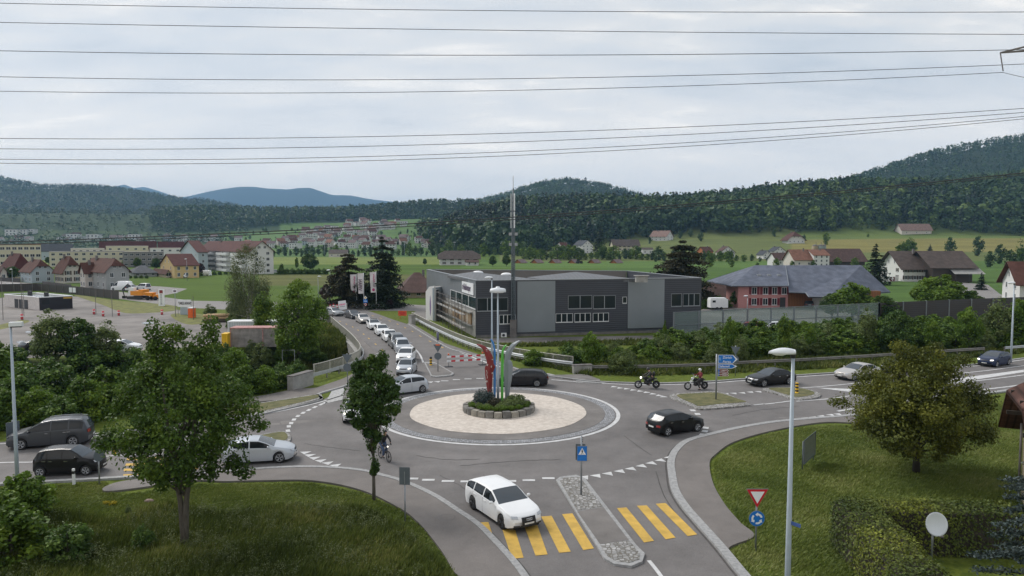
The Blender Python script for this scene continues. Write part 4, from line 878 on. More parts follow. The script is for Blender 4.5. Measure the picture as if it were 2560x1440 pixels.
def place_by_wheels(f, r_, side, Wd, wb, fa, L):
 """where a car stands whose near-side wheels touch the ground at these two points; side: +1 its left flank, -1 its right flank"""
 a, b = P(*f), P(*r_); d = (a - b).normalized(); n = Vector((-d.y, d.x, 0)); mid = (a + b) / 2 - n * side * (Wd / 2 - .1)
 mid = mid + d * (L / 2 - fa - wb / 2) * -1 * -1
 return (mid.x, mid.y, .0), math.atan2(d.y, d.x)
def car_at(kind, color, f, r_, side, label, z=.02, **k):
 T = TYPES[kind]; loc, rz = place_by_wheels(f, r_, side, T['W'], T['wb'], T['fa'], T['L'])
 return build_car(kind, color, label, loc=(loc[0], loc[1], z), rz=rz, **k)
CN = 'moving_car'
car_at('wagon', 'white', (1252, 1320), (1181, 1272), -1, 'white estate car with black wheels crossing the yellow stripes in the foreground', name=CN, rim='rimd', grille='tall', rails=False)
car_at('hatch', 'black', (1746, 1079), (1672, 1091), -1, 'glossy black hatchback seen from behind on the right of the roundabout', name=CN, rim='rim')
car_at('wagon', 'charcoal', (1268, 968), (1347, 968), 1, 'dark estate car with roof rails passing behind the coloured sculpture', name=CN, rails='dark')
car_at('sedan', 'black', (1908, 968), (1980, 961), 1, 'black saloon with round chrome grille behind the second motorcycle', name=CN, grille='chrome')
car_at('sedan', 'champagne', (2130, 953), (2196, 945), 1, 'pale silver saloon waiting behind the black saloon on the right arm', name=CN)
car_at('hatch', 'black', (2232, 938), (2297, 928), 1, 'black car with lit tail lamp half hidden by the walnut tree', name=CN, tail=True)
car_at('hatch', 'navy', (2478, 921), (2530, 911), 1, 'dark blue hatchback with lit headlights beside the lamp post at the right edge', name=CN, lights=True)
car_at('hatch', 'silver', (990, 990), (1047, 983), 1, 'silver hatchback turning into the roundabout behind the slim maple', name=CN)
car_at('mpv', 'graphite', (57, 1125), (181, 1116), 1, 'dark grey people carrier with roof rails leaving at the left edge', name=CN, rails=True)
car_at('small', 'black', (221, 1189), (110, 1193), -1, 'small black five-door car arriving on the left arm below the people carrier', name=CN, lights=False)
car_at('coupe', 'silver', (702, 1158), (592, 1165), -1, 'silver coupe with dark windows at the give-way teeth on the left', name=CN)
c = P(884, 1052); build_car('small', 'white', 'white city car facing the viewer partly behind the slim maple', name=CN, loc=(c.x, c.y + .6, .02), rz=R(-82), lights=True)
# the queue on the bridge
QP = [(833, 790), (880, 797), (905, 808), (932, 824), (952, 839), (972, 854), (990, 870), (1003, 884), (1013, 906), (1014, 938)]
QK = [('sedan', 'lightgrey', 'grey saloon first round the bend by the flags, farthest of the queue', dict()), ('sedan', 'graphite', 'dark saloon in the queue right behind the gold-lit silver saloon', dict()), ('sedan', 'champagne', 'silver saloon with warm headlights third from the far end of the bridge queue', dict(lights=True)),
  ('hatch', 'white', 'white hatchback with black glass roof in the bridge queue', dict(roof='glass')), ('hatch', 'white', 'plain white hatchback in the bridge queue between the glass-roofed one and the white saloon', dict()),
  ('sedan', 'white', 'white older saloon in the middle of the bridge queue', dict()), ('mpv', 'greyc', 'brownish grey people carrier in the bridge queue behind the silver off-roader', dict()), ('suv', 'silver', 'small silver off-roader with dark screen in the bridge queue', dict()),
  ('hatch', 'white', 'white hatchback with lit headlights second from the front of the bridge queue', dict(lights=True)), ('small', 'silver', 'compact silver car with pale roof at the front of the bridge queue', dict(lights=True, roof='lightgrey'))]
gq = [P(*q) for q in QP]
for i, (k, cl_, lb, kw) in enumerate(QK):
 a, b = gq[max(0, i - 1)], gq[min(len(gq) - 1, i + 1)]; d = (b - a).normalized()
 build_car(k, cl_, lb, name='queuing_car', loc=(gq[i].x, gq[i].y + .8, .045), rz=math.atan2(d.y, d.x) - (R(12) if i > 7 else 0), scale=.97, **kw)
# parked ones far away
def parked(kind, color, q, deg, label, z=.02, **k):
 p = Tg(*q); return build_car(kind, color, label, loc=(p.x, p.y, p.z + z), rz=R(deg), detail=False, **k)
parked('van', 'white', (305, 727), 168, 'tall white panel van parked before the grey house', name='parked_van', cat='van')
parked('minivan', 'white', (328, 728), 100, 'small white delivery van with its back to the tall panel van', name='parked_van', cat='van')
parked('minivan', 'white', (359, 725), 150, 'white minibus parked behind the orange excavator', name='parked_van', cat='van')
parked('minivan', 'white', (455, 695), 165, 'white car van on the grass edge beside the yellow house', name='parked_van', cat='van')
parked('van', 'white', (514, 690), 160, 'white camper parked at the foot of the white apartment block', name='parked_van', cat='van', scale=.85)
parked('hatch', 'graphite', (391, 691), 10, 'dark car by the garage of the yellow house')
parked('hatch', 'white', (308, 880), 5, 'white car whose roof shows above the bushes at the yard edge')
parked('hatch', 'black', (97, 880), 60, 'dark car behind the bushes at the left of the yard')
parked('minivan', 'red', (1872, 838), 160, 'faded red van seen through the glass noise barrier')
parked('suv', 'white', (1934, 833), 165, 'white off-roader seen through the glass noise barrier')
parked('hatch', 'graphite', (2018, 768), 80, 'dark car by the white door of the barn with grey roof')
parked('hatch', 'white', (690, 683), 0, 'white car half hidden in the bushes right of the apartment block')
# ------------------------------------------------------------------ buildings
def tiles(name, c, rows=1.5, var=.18, cols_=0, bump=.5):
 m, n, l, b = new_mat(name); b.inputs['Roughness'].default_value = .8; b.inputs['Specular IOR Level'].default_value = .15
 t = n.new('ShaderNodeTexCoord'); w = n.new('ShaderNodeTexWave'); w.wave_profile = 'SAW'; w.bands_direction = 'Z'; w.inputs['Scale'].default_value = rows; w.inputs['Distortion'].default_value = .3; l.new(t.outputs['Object'], w.inputs['Vector'])
 x = n.new('ShaderNodeTexNoise'); x.inputs['Scale'].default_value = .7; x.inputs['Detail'].default_value = 8; l.new(t.outputs['Object'], x.inputs['Vector'])
 x2 = n.new('ShaderNodeTexNoise'); x2.inputs['Scale'].default_value = 6; x2.inputs['Detail'].default_value = 3; l.new(t.outputs['Object'], x2.inputs['Vector'])
 def mr(s, lo, hi, a, bb):
  r = n.new('ShaderNodeMapRange'); r.inputs[1].default_value = lo; r.inputs[2].default_value = hi; r.inputs[3].default_value = a; r.inputs[4].default_value = bb; l.new(s, r.inputs[0]); return r.outputs[0]
 def mm(a, bb):
  q = n.new('ShaderNodeMath'); q.operation = 'MULTIPLY'; l.new(a, q.inputs[0]); l.new(bb, q.inputs[1]); return q.outputs[0]
 v = mm(mm(mr(x.outputs[0], .35, .65, 1 - var, 1 + var), mr(x2.outputs[0], .3, .7, .88, 1.12)), mr(w.outputs[0], 0, .25, .62, 1.0))
 if cols_:
  w2_ = n.new('ShaderNodeTexWave'); w2_.bands_direction = 'X'; w2_.inputs['Scale'].default_value = cols_; l.new(t.outputs['Object'], w2_.inputs['Vector']); v = mm(v, mr(w2_.outputs[0], 0, .35, .45, 1.0))
 mx = n.new('ShaderNodeMixRGB'); mx.blend_type = 'MULTIPLY'; mx.inputs[0].default_value = 1; mx.inputs[1].default_value = (*c, 1); l.new(v, mx.inputs[2]); l.new(mx.outputs[0], b.inputs['Base Color'])
 bp = n.new('ShaderNodeBump'); bp.inputs['Strength'].default_value = bump; bp.inputs['Distance'].default_value = .05; l.new(w.outputs[0], bp.inputs['Height']); l.new(bp.outputs[0], b.inputs['Normal'])
 return m
def bands(name, c, scale, direction='Z', depth=.7, rough=.6, metal=0, var=.08):
 m, n, l, b = new_mat(name); b.inputs['Roughness'].default_value = rough; b.inputs['Metallic'].default_value = metal
 t = n.new('ShaderNodeTexCoord'); w = n.new('ShaderNodeTexWave'); w.bands_direction = direction; w.inputs['Scale'].default_value = scale; l.new(t.outputs['Object'], w.inputs['Vector'])
 x = n.new('ShaderNodeTexNoise'); x.inputs['Scale'].default_value = .5; x.inputs['Detail'].default_value = 8; l.new(t.outputs['Object'], x.inputs['Vector'])
 r = n.new('ShaderNodeMapRange'); r.inputs[3].default_value = depth; l.new(w.outputs[0], r.inputs[0]); r2 = n.new('ShaderNodeMapRange'); r2.inputs[1].default_value = .3; r2.inputs[2].default_value = .7; r2.inputs[3].default_value = 1 - var; r2.inputs[4].default_value = 1 + var; l.new(x.outputs[0], r2.inputs[0])
 q = n.new('ShaderNodeMath'); q.operation = 'MULTIPLY'; l.new(r.outputs[0], q.inputs[0]); l.new(r2.outputs[0], q.inputs[1])
 mx = n.new('ShaderNodeMixRGB'); mx.blend_type = 'MULTIPLY'; mx.inputs[0].default_value = 1; mx.inputs[1].default_value = (*c, 1); l.new(q.outputs[0], mx.inputs[2]); l.new(mx.outputs[0], b.inputs['Base Color'])
 bp = n.new('ShaderNodeBump'); bp.inputs['Strength'].default_value = .4; bp.inputs['Distance'].default_value = .03; l.new(w.outputs[0], bp.inputs['Height']); l.new(bp.outputs[0], b.inputs['Normal'])
 return m
TR = {'brown': tiles('brown_red_tiles', (.088, .040, .031)), 'dbrown': tiles('dark_brown_tiles', (.09, .055, .048)), 'red': tiles('dark_red_tiles', (.075, .024, .021)), 'orange': tiles('faded_orange_tiles', (.20, .10, .07)), 'grey': tiles('weathered_grey_brown_tiles', (.085, .067, .060)),
  'slate': tiles('slate_blue_tiles', (.125, .14, .18), 1.3), 'dark': tiles('dark_grey_roofing', (.06, .065, .075)), 'purple': tiles('purplish_grey_tiles', (.16, .12, .12)), 'tile': tiles('old_clay_tiles', (.095, .048, .038), 1.15, .3, 1.0, 1.0), 'pinkish': tiles('sun_faded_tiles', (.21, .14, .12))}
WL = {'white': mat('white_render', (.58, .58, .57), .85, var=.06), 'grey': mat('grey_render', (.30, .31, .31), .85, var=.08), 'bluegrey': mat('pale_blue_render', (.36, .42, .46), .85, var=.06), 'cream': mat('cream_render', (.52, .48, .36), .85, var=.06), 'pale': mat('off_white_render', (.52, .48, .44), .85, var=.08),
  'yellow': mat('yellow_render', (.55, .40, .20), .85, var=.06), 'pink': mat('pink_render', (.46, .22, .21), .85, var=.08), 'wood': bands('orange_brown_boards', (.26, .10, .03), 1, 'X', .6), 'dwood': bands('dark_weathered_boards', (.045, .03, .022), 1, 'X', .6), 'hut': mat('hut_boards', (.36, .13, .05), .8, var=.1), 'grey2': mat('mid_grey_render', (.21, .20, .19), .85, var=.08), 'beige': mat('beige_render', (.48, .40, .28), .85, var=.1), 'orange': mat('orange_fascia', (.5, .22, .07), .8)}
M['wframe'] = mat('window_frame_white', (.6, .61, .62), .6); M['wglass'] = glassy('window_glass', (.020, .026, .030), .08); M['wframed'] = mat('window_frame_grey', (.26, .28, .30), .6); M['shutter_red'] = mat('dark_red_shutter', (.14, .012, .022), .6); M['shutter_brown'] = mat('brown_shutter', (.07, .045, .035), .7); M['gutter'] = mat('eaves_board', (.30, .28, .26), .8)
WCACHE = {}
def window(parent, M4, w, h, frame='wframe', shutter=None, mull=1):
 """one window on a wall; M4 maps (along, outwards-, up) to the building's frame"""
 key = (round(w, 2), round(h, 2), frame, shutter, mull)
 if key not in WCACHE:
  mb = MB(); t = .07; mb.mat(M[frame]); mb.box(-w / 2, -w / 2 + t, -.05, .0, 0, h); mb.box(w / 2 - t, w / 2, -.05, 0, 0, h); mb.box(-w / 2 + t, w / 2 - t, -.05, 0, 0, t); mb.box(-w / 2 + t, w / 2 - t, -.05, 0, h - t, h)
  for k in range(mull): x = -w / 2 + w * (k + 1) / (mull + 1); mb.box(x - t / 2, x + t / 2, -.045, 0, t, h - t)
  mb.box(-w / 2 - .08, w / 2 + .08, -.12, 0, -.08, -.004)
  if shutter:
   mb.mat(M[shutter])
   for s in (-1, 1): mb.box(s * (w * .78) - w * .24, s * (w * .78) + w * .24, -.06, -.01, -.02, h + .02)
  a = mb.build('window_tmp'); p = MB(); p.box(-w / 2 + t, w / 2 - t, -.025, -.015, t, h - t); b = p.build('pane_tmp', M['wglass']); WCACHE[key] = (a.data, b.data); bpy.data.objects.remove(a); bpy.data.objects.remove(b)
 a, b = WCACHE[key]; o = link('window', a, parent); o.matrix_local = M4; link('pane', b, o); return o
def wall_m4(ax, az, ang, out=0): return Matrix.Translation((ax[0], ax[1], az)) @ Matrix.Rotation(ang, 4, 'Z')
def house(label, corner, theta, right, left, eave, ridge, axis='v', roof='gable', wall='white', tile='brown', nv=3, nu=2, rows=2, L=None, Wm=None, over=.5, shutter=None, wsize=(.95, 1.25), chimney=True, gwall=None, name='house', cat='house', base=None, eh=None, rh=None, group=None, small=False, hipin=None):
 c = base or Tg(*corner); th = R(theta); ct, st = math.cos(th), math.sin(th)
 if Wm is None: k = (right - 1280) / F_PX; Wm = (k * c.y - c.x) / (ct - k * st)
 if L is None: k = (left - 1280) / F_PX; L = (c.x - k * c.y) / (st + k * ct)
 H = eh if eh else (CAM_H + (HOR - eave) / F_PX * c.y - c.z)
 mid_y = c.y + (Wm * st + L * ct) / 2
 RH = rh if rh else max(.5, CAM_H + (HOR - ridge) / F_PX * mid_y - c.z)
 root = empty(name, c, th, label, cat, group)
 W_, L_ = Wm, L
 if axis == 'u': X = lambda a, b, z: (b, a, z); a_len, b_len = L_, W_
 else: X = lambda a, b, z: (a, b, z); a_len, b_len = W_, L_
 # a = along the ridge, b = across
 mb = MB(); hp = hipin if hipin is not None else (min(a_len * .4, b_len * .45) if roof == 'hip' else 0)
 vs = [X(0, 0, -1), X(0, b_len, -1), X(0, 0, H), X(0, b_len, H), X(a_len, 0, -1), X(a_len, b_len, -1), X(a_len, 0, H), X(a_len, b_len, H)]
 fs = [(0, 1, 3, 2), (4, 6, 7, 5), (0, 2, 6, 4), (1, 5, 7, 3)]
 if roof in ('gable', 'half'):
  k_ = 1.0 if roof == 'gable' else .5
  def gp(a, lo): return [X(a, b_len * .5 * k_, H + (RH - H) * k_ - .02), X(a, b_len * (1 - .5 * k_), H + (RH - H) * k_ - .02)]
  vs += gp(0, 0) + gp(a_len, 0); fs += [(2, 3, 9, 8), (6, 10, 11, 7)]
 mb.add(vs, fs); mb.build('wall', WL[wall], root)
 if roof == 'flat':
  mb = MB(); mb.box(-.15, W_ + .15, -.15, L_ + .15, H, H + .25); mb.build('roof', TR[tile] if tile in TR else WL[tile], root)
 else:
  o = over; sl = (RH - H) / (b_len / 2); ez = H - o * sl + .12; t = .16
  def slab(pts):
   mb.add(pts + [(p[0], p[1], p[2] - t) for p in pts], [list(range(len(pts))), list(range(len(pts), 2 * len(pts)))[::-1]] + [(i, (i + 1) % len(pts), len(pts) + (i + 1) % len(pts), len(pts) + i) for i in range(len(pts))])
  mb = MB(); zr = RH + .12
  if roof == 'gable':
   slab([X(-o, -o, ez), X(a_len + o, -o, ez), X(a_len + o, b_len / 2, zr), X(-o, b_len / 2, zr)]); slab([X(-o, b_len / 2, zr), X(a_len + o, b_len / 2, zr), X(a_len + o, b_len + o, ez), X(-o, b_len + o, ez)])
  elif roof == 'hip':
   slab([X(-o, -o, ez), X(a_len + o, -o, ez), X(a_len - hp, b_len / 2, zr), X(hp, b_len / 2, zr)]); slab([X(hp, b_len / 2, zr), X(a_len - hp, b_len / 2, zr), X(a_len + o, b_len + o, ez), X(-o, b_len + o, ez)])
   slab([X(-o, -o, ez), X(hp, b_len / 2, zr), X(-o, b_len + o, ez)]); slab([X(a_len + o, -o, ez), X(a_len + o, b_len + o, ez), X(a_len - hp, b_len / 2, zr)])
  else:
   q = .5; zm = ez + (zr - ez) * q; bq = (b_len / 2 + o) * q - o; hi = b_len * .22
   slab([X(-o, -o, ez), X(a_len + o, -o, ez), X(a_len + o, bq, zm), X(a_len - hi, b_len / 2, zr), X(hi, b_len / 2, zr), X(-o, bq, zm)])
   slab([X(-o, b_len - bq, zm), X(hi, b_len / 2, zr), X(a_len - hi, b_len / 2, zr), X(a_len + o, b_len - bq, zm), X(a_len + o, b_len + o, ez), X(-o, b_len + o, ez)])
   slab([X(-o, bq, zm), X(hi, b_len / 2, zr), X(-o, b_len - bq, zm)]); slab([X(a_len + o, bq, zm), X(a_len + o, b_len - bq, zm), X(a_len - hi, b_len / 2, zr)])
  rf = mb.build('roof', TR[tile], root)
  if chimney:
   m2 = MB(); p = X(a_len * .7, b_len * .42, 0); m2.box(p[0] - .3, p[0] + .3, p[1] - .3, p[1] + .3, RH - .9, RH + .8); m2.build('chimney', M['conc_dark'], rf)
 if small or rows == 0: return root
 sh = H / rows
 ww, wh = wsize; wh = min(wh, sh * .62)
 def col(n, ln): return [ln * (i + .5) / n for i in range(n)]
 for r_ in range(rows):
  z = sh * r_ + sh * .3
  for x in col(nv, W_) if nv else []: window(root, Matrix.Translation((x, 0, z)), ww, wh, shutter=shutter)
  for y in col(nu, L_) if nu else []: window(root, Matrix.Translation((0, y, z)) @ Matrix.Rotation(-math.pi / 2, 4, 'Z'), ww, wh, shutter=shutter)
 if roof in ('gable', 'half'):
  zg = H + (RH - H) * .22
  if axis == 'u' and nv and RH - H > 2:
   for x in (W_ * .38, W_ * .62): window(root, Matrix.Translation((x, 0, zg)), ww * .8, min(1.1, (RH - H) * .3), shutter=None)
  if axis == 'v' and nu and RH - H > 2:
   for y in (L_ * .38, L_ * .62): window(root, Matrix.Translation((0, y, zg)) @ Matrix.Rotation(-math.pi / 2, 4, 'Z'), ww * .8, min(1.1, (RH - H) * .3))
 return root
# --- the dark business building
FL, FR_, BR_, BL_ = P(1190, 845), P(1752, 828), Vector((20.9, 130, 0)), Vector((-16.2, 137.0, 0)); HB = 7.75
def planeM(A, B):                                # x along A-B, y into the wall, z up
 d = (B - A).normalized(); n = Vector((-d.y, d.x, 0)); return Matrix(((d.x, n.x, 0, A.x), (d.y, n.y, 0, A.y), (0, 0, 1, 0), (0, 0, 0, 1))), (B - A).length
def onwall(A, B, px_, py_):
 d = ray(px_, py_); n = Vector((-(B - A).y, (B - A).x, 0)).normalized(); o = Vector((0, 0, CAM_H)); t = (A - o).dot(n) / d.dot(n); p = o + d * t
 return (p - A).dot((B - A).normalized()), p.z
WLD = bands('dark_slat_cladding', (.050, .055, .070), 1.1, 'Z', .62, .55); PANEL = mat('grey_metal_panel', (.20, .225, .245), .45, .2, var=.05, scale=.4); CORR = bands('ribbed_light_cladding', (.215, .235, .255), .7, 'Y', .72, .5, .3); ROOFG = bands('grey_standing_seam', (.115, .12, .13), .5, 'X', .85, .6, .1)
root = empty('business_building', FL, 0, 'dark slatted two storey business building with grey panels and angled flat roof', 'building')
iv = Matrix.Translation(-FL)
def bm(A, B): m4, ln = planeM(A, B); mb = MB(); mb.m = iv @ m4; return mb, ln
mbw, ln = bm(FL, FR_); mbw.box(0, ln, 0, .35, -1, HB); mbw.build('wall', WLD, root)
mbw, ln2 = bm(BL_, FL); mbw.box(0, ln2, 0, .3, 3.95, HB); mbw.build('wall', CORR, root)
mbw, ln2 = bm(BL_, FL); mbw.box(0, ln2, .05, .3, -1, 3.93); mbw.build('wall', M['concrete'], root)
mbw, ln3 = bm(FR_, BR_); mbw.box(.36, ln3, 0, .3, -1, HB); mbw.build('wall', WLD, root)
mbw, ln4 = bm(BR_, BL_); mbw.box(.31, ln4 - .31, 0, .3, -1, HB); mbw.build('wall', bands('ribbed_inner_parapet', (.17, .155, .14), 2.0, 'X', .8), root)
mbw = MB(); mbw.m = iv; mbw.poly([FL + Vector((.3, .4, 0)), FR_ + Vector((-.4, .4, 0)), BR_ - Vector((.4, .4, 0)), BL_ + Vector((.4, -.4, 0))], 6.1); rf = mbw.build('roof', ROOFG, root)
mbw = MB(); mbw.m = iv
def rp(px_, py_, z):
 return P(px_, py_, z)
a1, a2 = rp(1180, 679.5, 8.15), rp(1440, 679.5, 8.15)
q1 = [rp(1191, 703, 7.7), rp(1360, 700, 7.7), a1, rp(1118, 688.5, 7.7)]; q2 = [rp(1362, 700, 7.7), rp(1600, 698.5, 7.7), a2, rp(1318, 693, 7.72)]
for q in (q1, q2): mbw.add(q + [Vector((p.x, p.y, p.z - .35)) for p in q], [(0, 1, 2, 3), (7, 6, 5, 4)] + [(i, (i + 1) % 4, 4 + (i + 1) % 4, 4 + i) for i in range(4)])
mbw.build('raised_roof', ROOFG, rf)
for A, B in ((FL, FR_), (BL_, FL), (FR_, BR_), (BR_, BL_)):
 mb, ln_ = bm(A, B); mb.box(-.03, ln_ - .09, -.06, .38, HB + .003, HB + .11); mb.build('parapet_cap', M['steel'], root)
for (x, y, z) in ((1195, 682, 8.0), (1266, 687, 7.9)):
 p = rp(x, y, z) - FL; mb = MB(); mb.ball((p.x, p.y, p.z), (.9, .9, .35), 12, 6); mb.build('skylight', M['white'], rf)
p = rp(1605, 697, 7.9) - FL; mb = MB(); mb.box(p.x - .8, p.x + .8, p.y, p.y + 1, p.z - .5, p.z + .35); mb.box(p.x - 1, p.x + 1, p.y - .1, p.y + 1.1, p.z + .36, p.z + .45); mb.build('roof_vent', M['concrete'], rf)
def wpanel(A, B, x0, y0, x1, y1, m, name='cladding_panel', off=.08):
 s0, z1 = onwall(A, B, x0, y0); s1, _ = onwall(A, B, x1, y0); _, z0 = onwall(A, B, x0, y1); mb, _ = bm(A, B); mb.box(s0, s1, -off, -.002, z0, z1); return mb.build(name, m, root)
wpanel(FL, FR_, 1293, 703.5, 1388, 831, PANEL); wpanel(FL, FR_, 1570, 699, 1661, 821, PANEL)
def wwin(A, B, x0, y0, x1, y1, n, frame='wframed', lit=0):
 s0, z1 = onwall(A, B, x0, y0); s1, _ = onwall(A, B, x1, y0); _, z0 = onwall(A, B, x0, y1); w = s1 - s0; h = z1 - z0
 mb, _ = bm(A, B); t = .05; mb.box(s0 - t, s1 + t, -.10, -.003, z0 - .12, z0); mb.box(s0 - t, s1 + t, -.06, -.003, z1, z1 + t); mb.box(s0 - t, s0, -.06, -.003, z0, z1); mb.box(s1, s1 + t, -.06, -.003, z0, z1)
 for k in range(1, n): x = s0 + w * k / n; mb.box(x - .05, x + .05, -.05, -.003, z0, z1)
 o = mb.build('window', M[frame], root); mb, _ = bm(A, B)
 for k in range(n): mb.box(s0 + w * k / n + .05 * (k > 0), s0 + w * (k + 1) / n - .05 * (k < n - 1), -.03, -.004, z0, z1)
 g = mb.build('pane', M['wglass'], o)
for w_ in ((1193, 746, 1269, 777, 3), (1249, 788, 1288, 809, 4), (1421, 740, 1479, 771, 2), (1484, 740, 1538, 771, 2), (1390, 785, 1431, 805, 3), (1437, 784, 1475.5, 804, 3), (1483, 783.5, 1521, 803, 3), (1557, 743, 1566, 757, 1), (1679, 735, 1703, 765, 1), (1708, 735, 1749, 764, 3)): wwin(FL, FR_, *w_, frame='wframe' if w_[1] > 780 or w_[2] - w_[0] < 10 else 'wframed')
sA = onwall(BL_, FL, 1127, 727)[0]; zA, zB = 6.05 - .55, 3.95
for k in range(4):
 s0 = sA + (ln2 - .1 - sA) * k / 4; s1 = sA + (ln2 - .1 - sA) * (k + 1) / 4
 mb, _ = bm(BL_, FL); mb.box(s0, s0 + .16, -.08, -.003, zB, zA); mb.box(s0, s1, -.10, -.003, zB - .14, zB); mb.box(s0 + .16, s1, -.06, -.003, zA - .06, zA); o = mb.build('window', M['wframe'], root)
 mb, _ = bm(BL_, FL); mb.box(s0 + .17, s1, -.03, -.004, zB, zA - .06); mb.build('pane', glassy('greenish_window_glass', (.03, .05, .05), .08), o)
# fan unit, side doors, plinth
s, z = onwall(FL, FR_, 1252, 832); s2, z2 = onwall(FL, FR_, 1265, 842)
mb, _ = bm(FL, FR_); mb.mat(M['white']); mb.box(s, s2, -.42, -.05, z2, z); mb.mat(M['dark']); mb.m = mb.m @ Matrix.Translation(((s + s2) / 2 - .06, -.43, (z + z2) / 2)); mb.lathe([(.2, -.01), (.2, .005)], 14, (0, 0, 0), 'y'); mb.build('fan_unit', None, root)
mb, _ = bm(FL, FR_); mb.box(0, ln, -.05, -.003, -.5, .35); mb.build('plinth', M['conc_dark'], root)
# the unfinished lower left side: timber-boarded openings between concrete ledges
s0 = onwall(BL_, FL, 1106, 770)[0]
mb, _ = bm(BL_, FL); mb.box(s0, ln2 - 2.2, -.4, .04, 3.15, 3.32); mb.box(s0, ln2 - 2.2, -.4, .04, 1.35, 1.5); mb.build('concrete_ledge', M['concrete'], root)
cols_t = [(.42, .32, .22), (.30, .20, .11), (.50, .44, .36), (.12, .10, .08)]; TM = [mat('boarding_%d' % i, c, .85, var=.2) for i, c in enumerate(cols_t)]
mb, _ = bm(BL_, FL); rr_ = random.Random(4); x = s0 + .2
while x < ln2 - 3:
 w = rr_.uniform(.3, .9); mb.mat(TM[rr_.choice([0, 0, 1, 1, 2, 3])]); mb.box(x, x + w, -.08 - rr_.random() * .05, .03, 1.52, 3.12); x += w + rr_.choice([.05, .1, .5])
mb.mat(TM[0]); mb.box(s0 + 9, s0 + 11, -.06, .03, -.2, 1.2); mb.build('timber_boarding', None, root)
# scaffold against it
sc = empty('scaffold', BL_, 0, 'thin steel scaffold in front of the boarded side of the business building', 'scaffold')
m4, _ = planeM(BL_, FL); mb = MB(); mb.m = Matrix.Translation(-BL_) @ m4; pk = MB(); pk.m = mb.m
x = s0 - 1
xs_ = []
while x < ln2 - 1: xs_.append(x); x += 2.4
for x in xs_:
 for y in (-1.6, -1.0): mb.tube([(x, y, -.3), (x, y, 5.0)], .03, 5)
 for z in (1.1, 3.0, 4.0, 4.9): mb.tube([(x, -1.6, z), (x, -1.0, z)], .025, 4)
for z in (1.1, 2.1, 3.0, 4.0, 4.9): mb.tube([(xs_[0], -1.6, z), (xs_[-1], -1.6, z)], .025, 4)
for i in range(0, len(xs_) - 1, 2): mb.tube([(xs_[i], -1.6, 0), (xs_[i + 1], -1.6, 3)], .025, 4); mb.tube([(xs_[i], -1.6, 3), (xs_[i + 1], -1.6, 4.9)], .025, 4)
mb.build('tubes', M['conc_dark'], sc)
for z in (1.1, 3.0): pk.box(xs_[0], xs_[-1], -1.55, -1.02, z + .03, z + .08)
pk.build('platform', M['concrete'], sc)
# white stair tower with the grape emblem
tA = P(1086, 803); tB = P(1106, 797); tC = Vector((P(1062, 800).x, P(1062, 800).y + 1.5, 0))
tw = empty('stair_tower', tA, 0, 'white stair tower with glazed strip and purple grape emblem on its slanted side', 'tower')
def tm(A, B): m4, ln_ = planeM(A, B); mb = MB(); mb.m = Matrix.Translation(-tA) @ m4; return mb, ln_
hT = HT(1086, 720, tA)
mb, l1 = tm(tA, tB); mb.box(0, l1, 0, .3, -1, hT); mb.build('wall', WL['bluegrey'], tw)
mb, l0 = tm(tC, tA); mb.prism([(0, 0), (l0 - .02, 0), (l0 - .02, .25), (0, .25)], -1, hT - .8)
mb.add([(0, 0, hT - .8), (l0 - .02, 0, hT - .8), (l0 - .02, 0, hT + .35), (l0 * .45, 0, hT + .1), (0, .25, hT - .8), (l0 - .02, .25, hT - .8), (l0 - .02, .25, hT + .35), (l0 * .45, .25, hT + .1)], [(0, 1, 2, 3), (7, 6, 5, 4), (1, 5, 6, 2), (2, 6, 7, 3), (3, 7, 4, 0)]); mb.build('wall', WL['white'], tw)
mb = MB(); e1 = tB - tA; e2 = Vector((.3, 3.2, 0)); mb.prism([(0, .3), (e1.x, e1.y + .3), (e1.x + e2.x, e1.y + e2.y), (e2.x - 1.6, e2.y)], hT - .15, hT); mb.build('roof', M['concrete'], tw)
mb, _ = tm(tA, tB); mb.box(l1 * .16, l1 * .16 + .09, -.06, -.003, .3, hT - .3); mb.box(l1 * .52, l1 * .52 + .09, -.06, -.003, .3, hT - .3)
for f in (.32, .55, .85, .93): mb.box(l1 * .16 + .09, l1 * .52, -.06, -.003, hT * f, hT * f + .14)
o = mb.build('window', M['wframe'], tw); mb, _ = tm(tA, tB); mb.box(l1 * .16 + .09, l1 * .52, -.03, -.004, .3, hT - .3); mb.build('pane', M['wglass'], o)
mb, _ = tm(tC, tA); mb.mat(mat('emblem_purple', (.20, .13, .28), .7)); rr_ = random.Random(2)
for i in range(26):
 z = hT - 1.4 - i * .13; w = .32 * math.sin(math.pi * (i + 2) / 30); mb.prism([(l0 * .55 + w * math.cos(t) * .9 + .1 * math.sin(i), -.02 - .001 * i) if False else (l0 * .55 + w * math.cos(t), -.012 + .008 * math.sin(t)) for t in (0, 1.57, 3.14, 4.71)], z - .07, z + .05)
mb.build('emblem', None, tw)
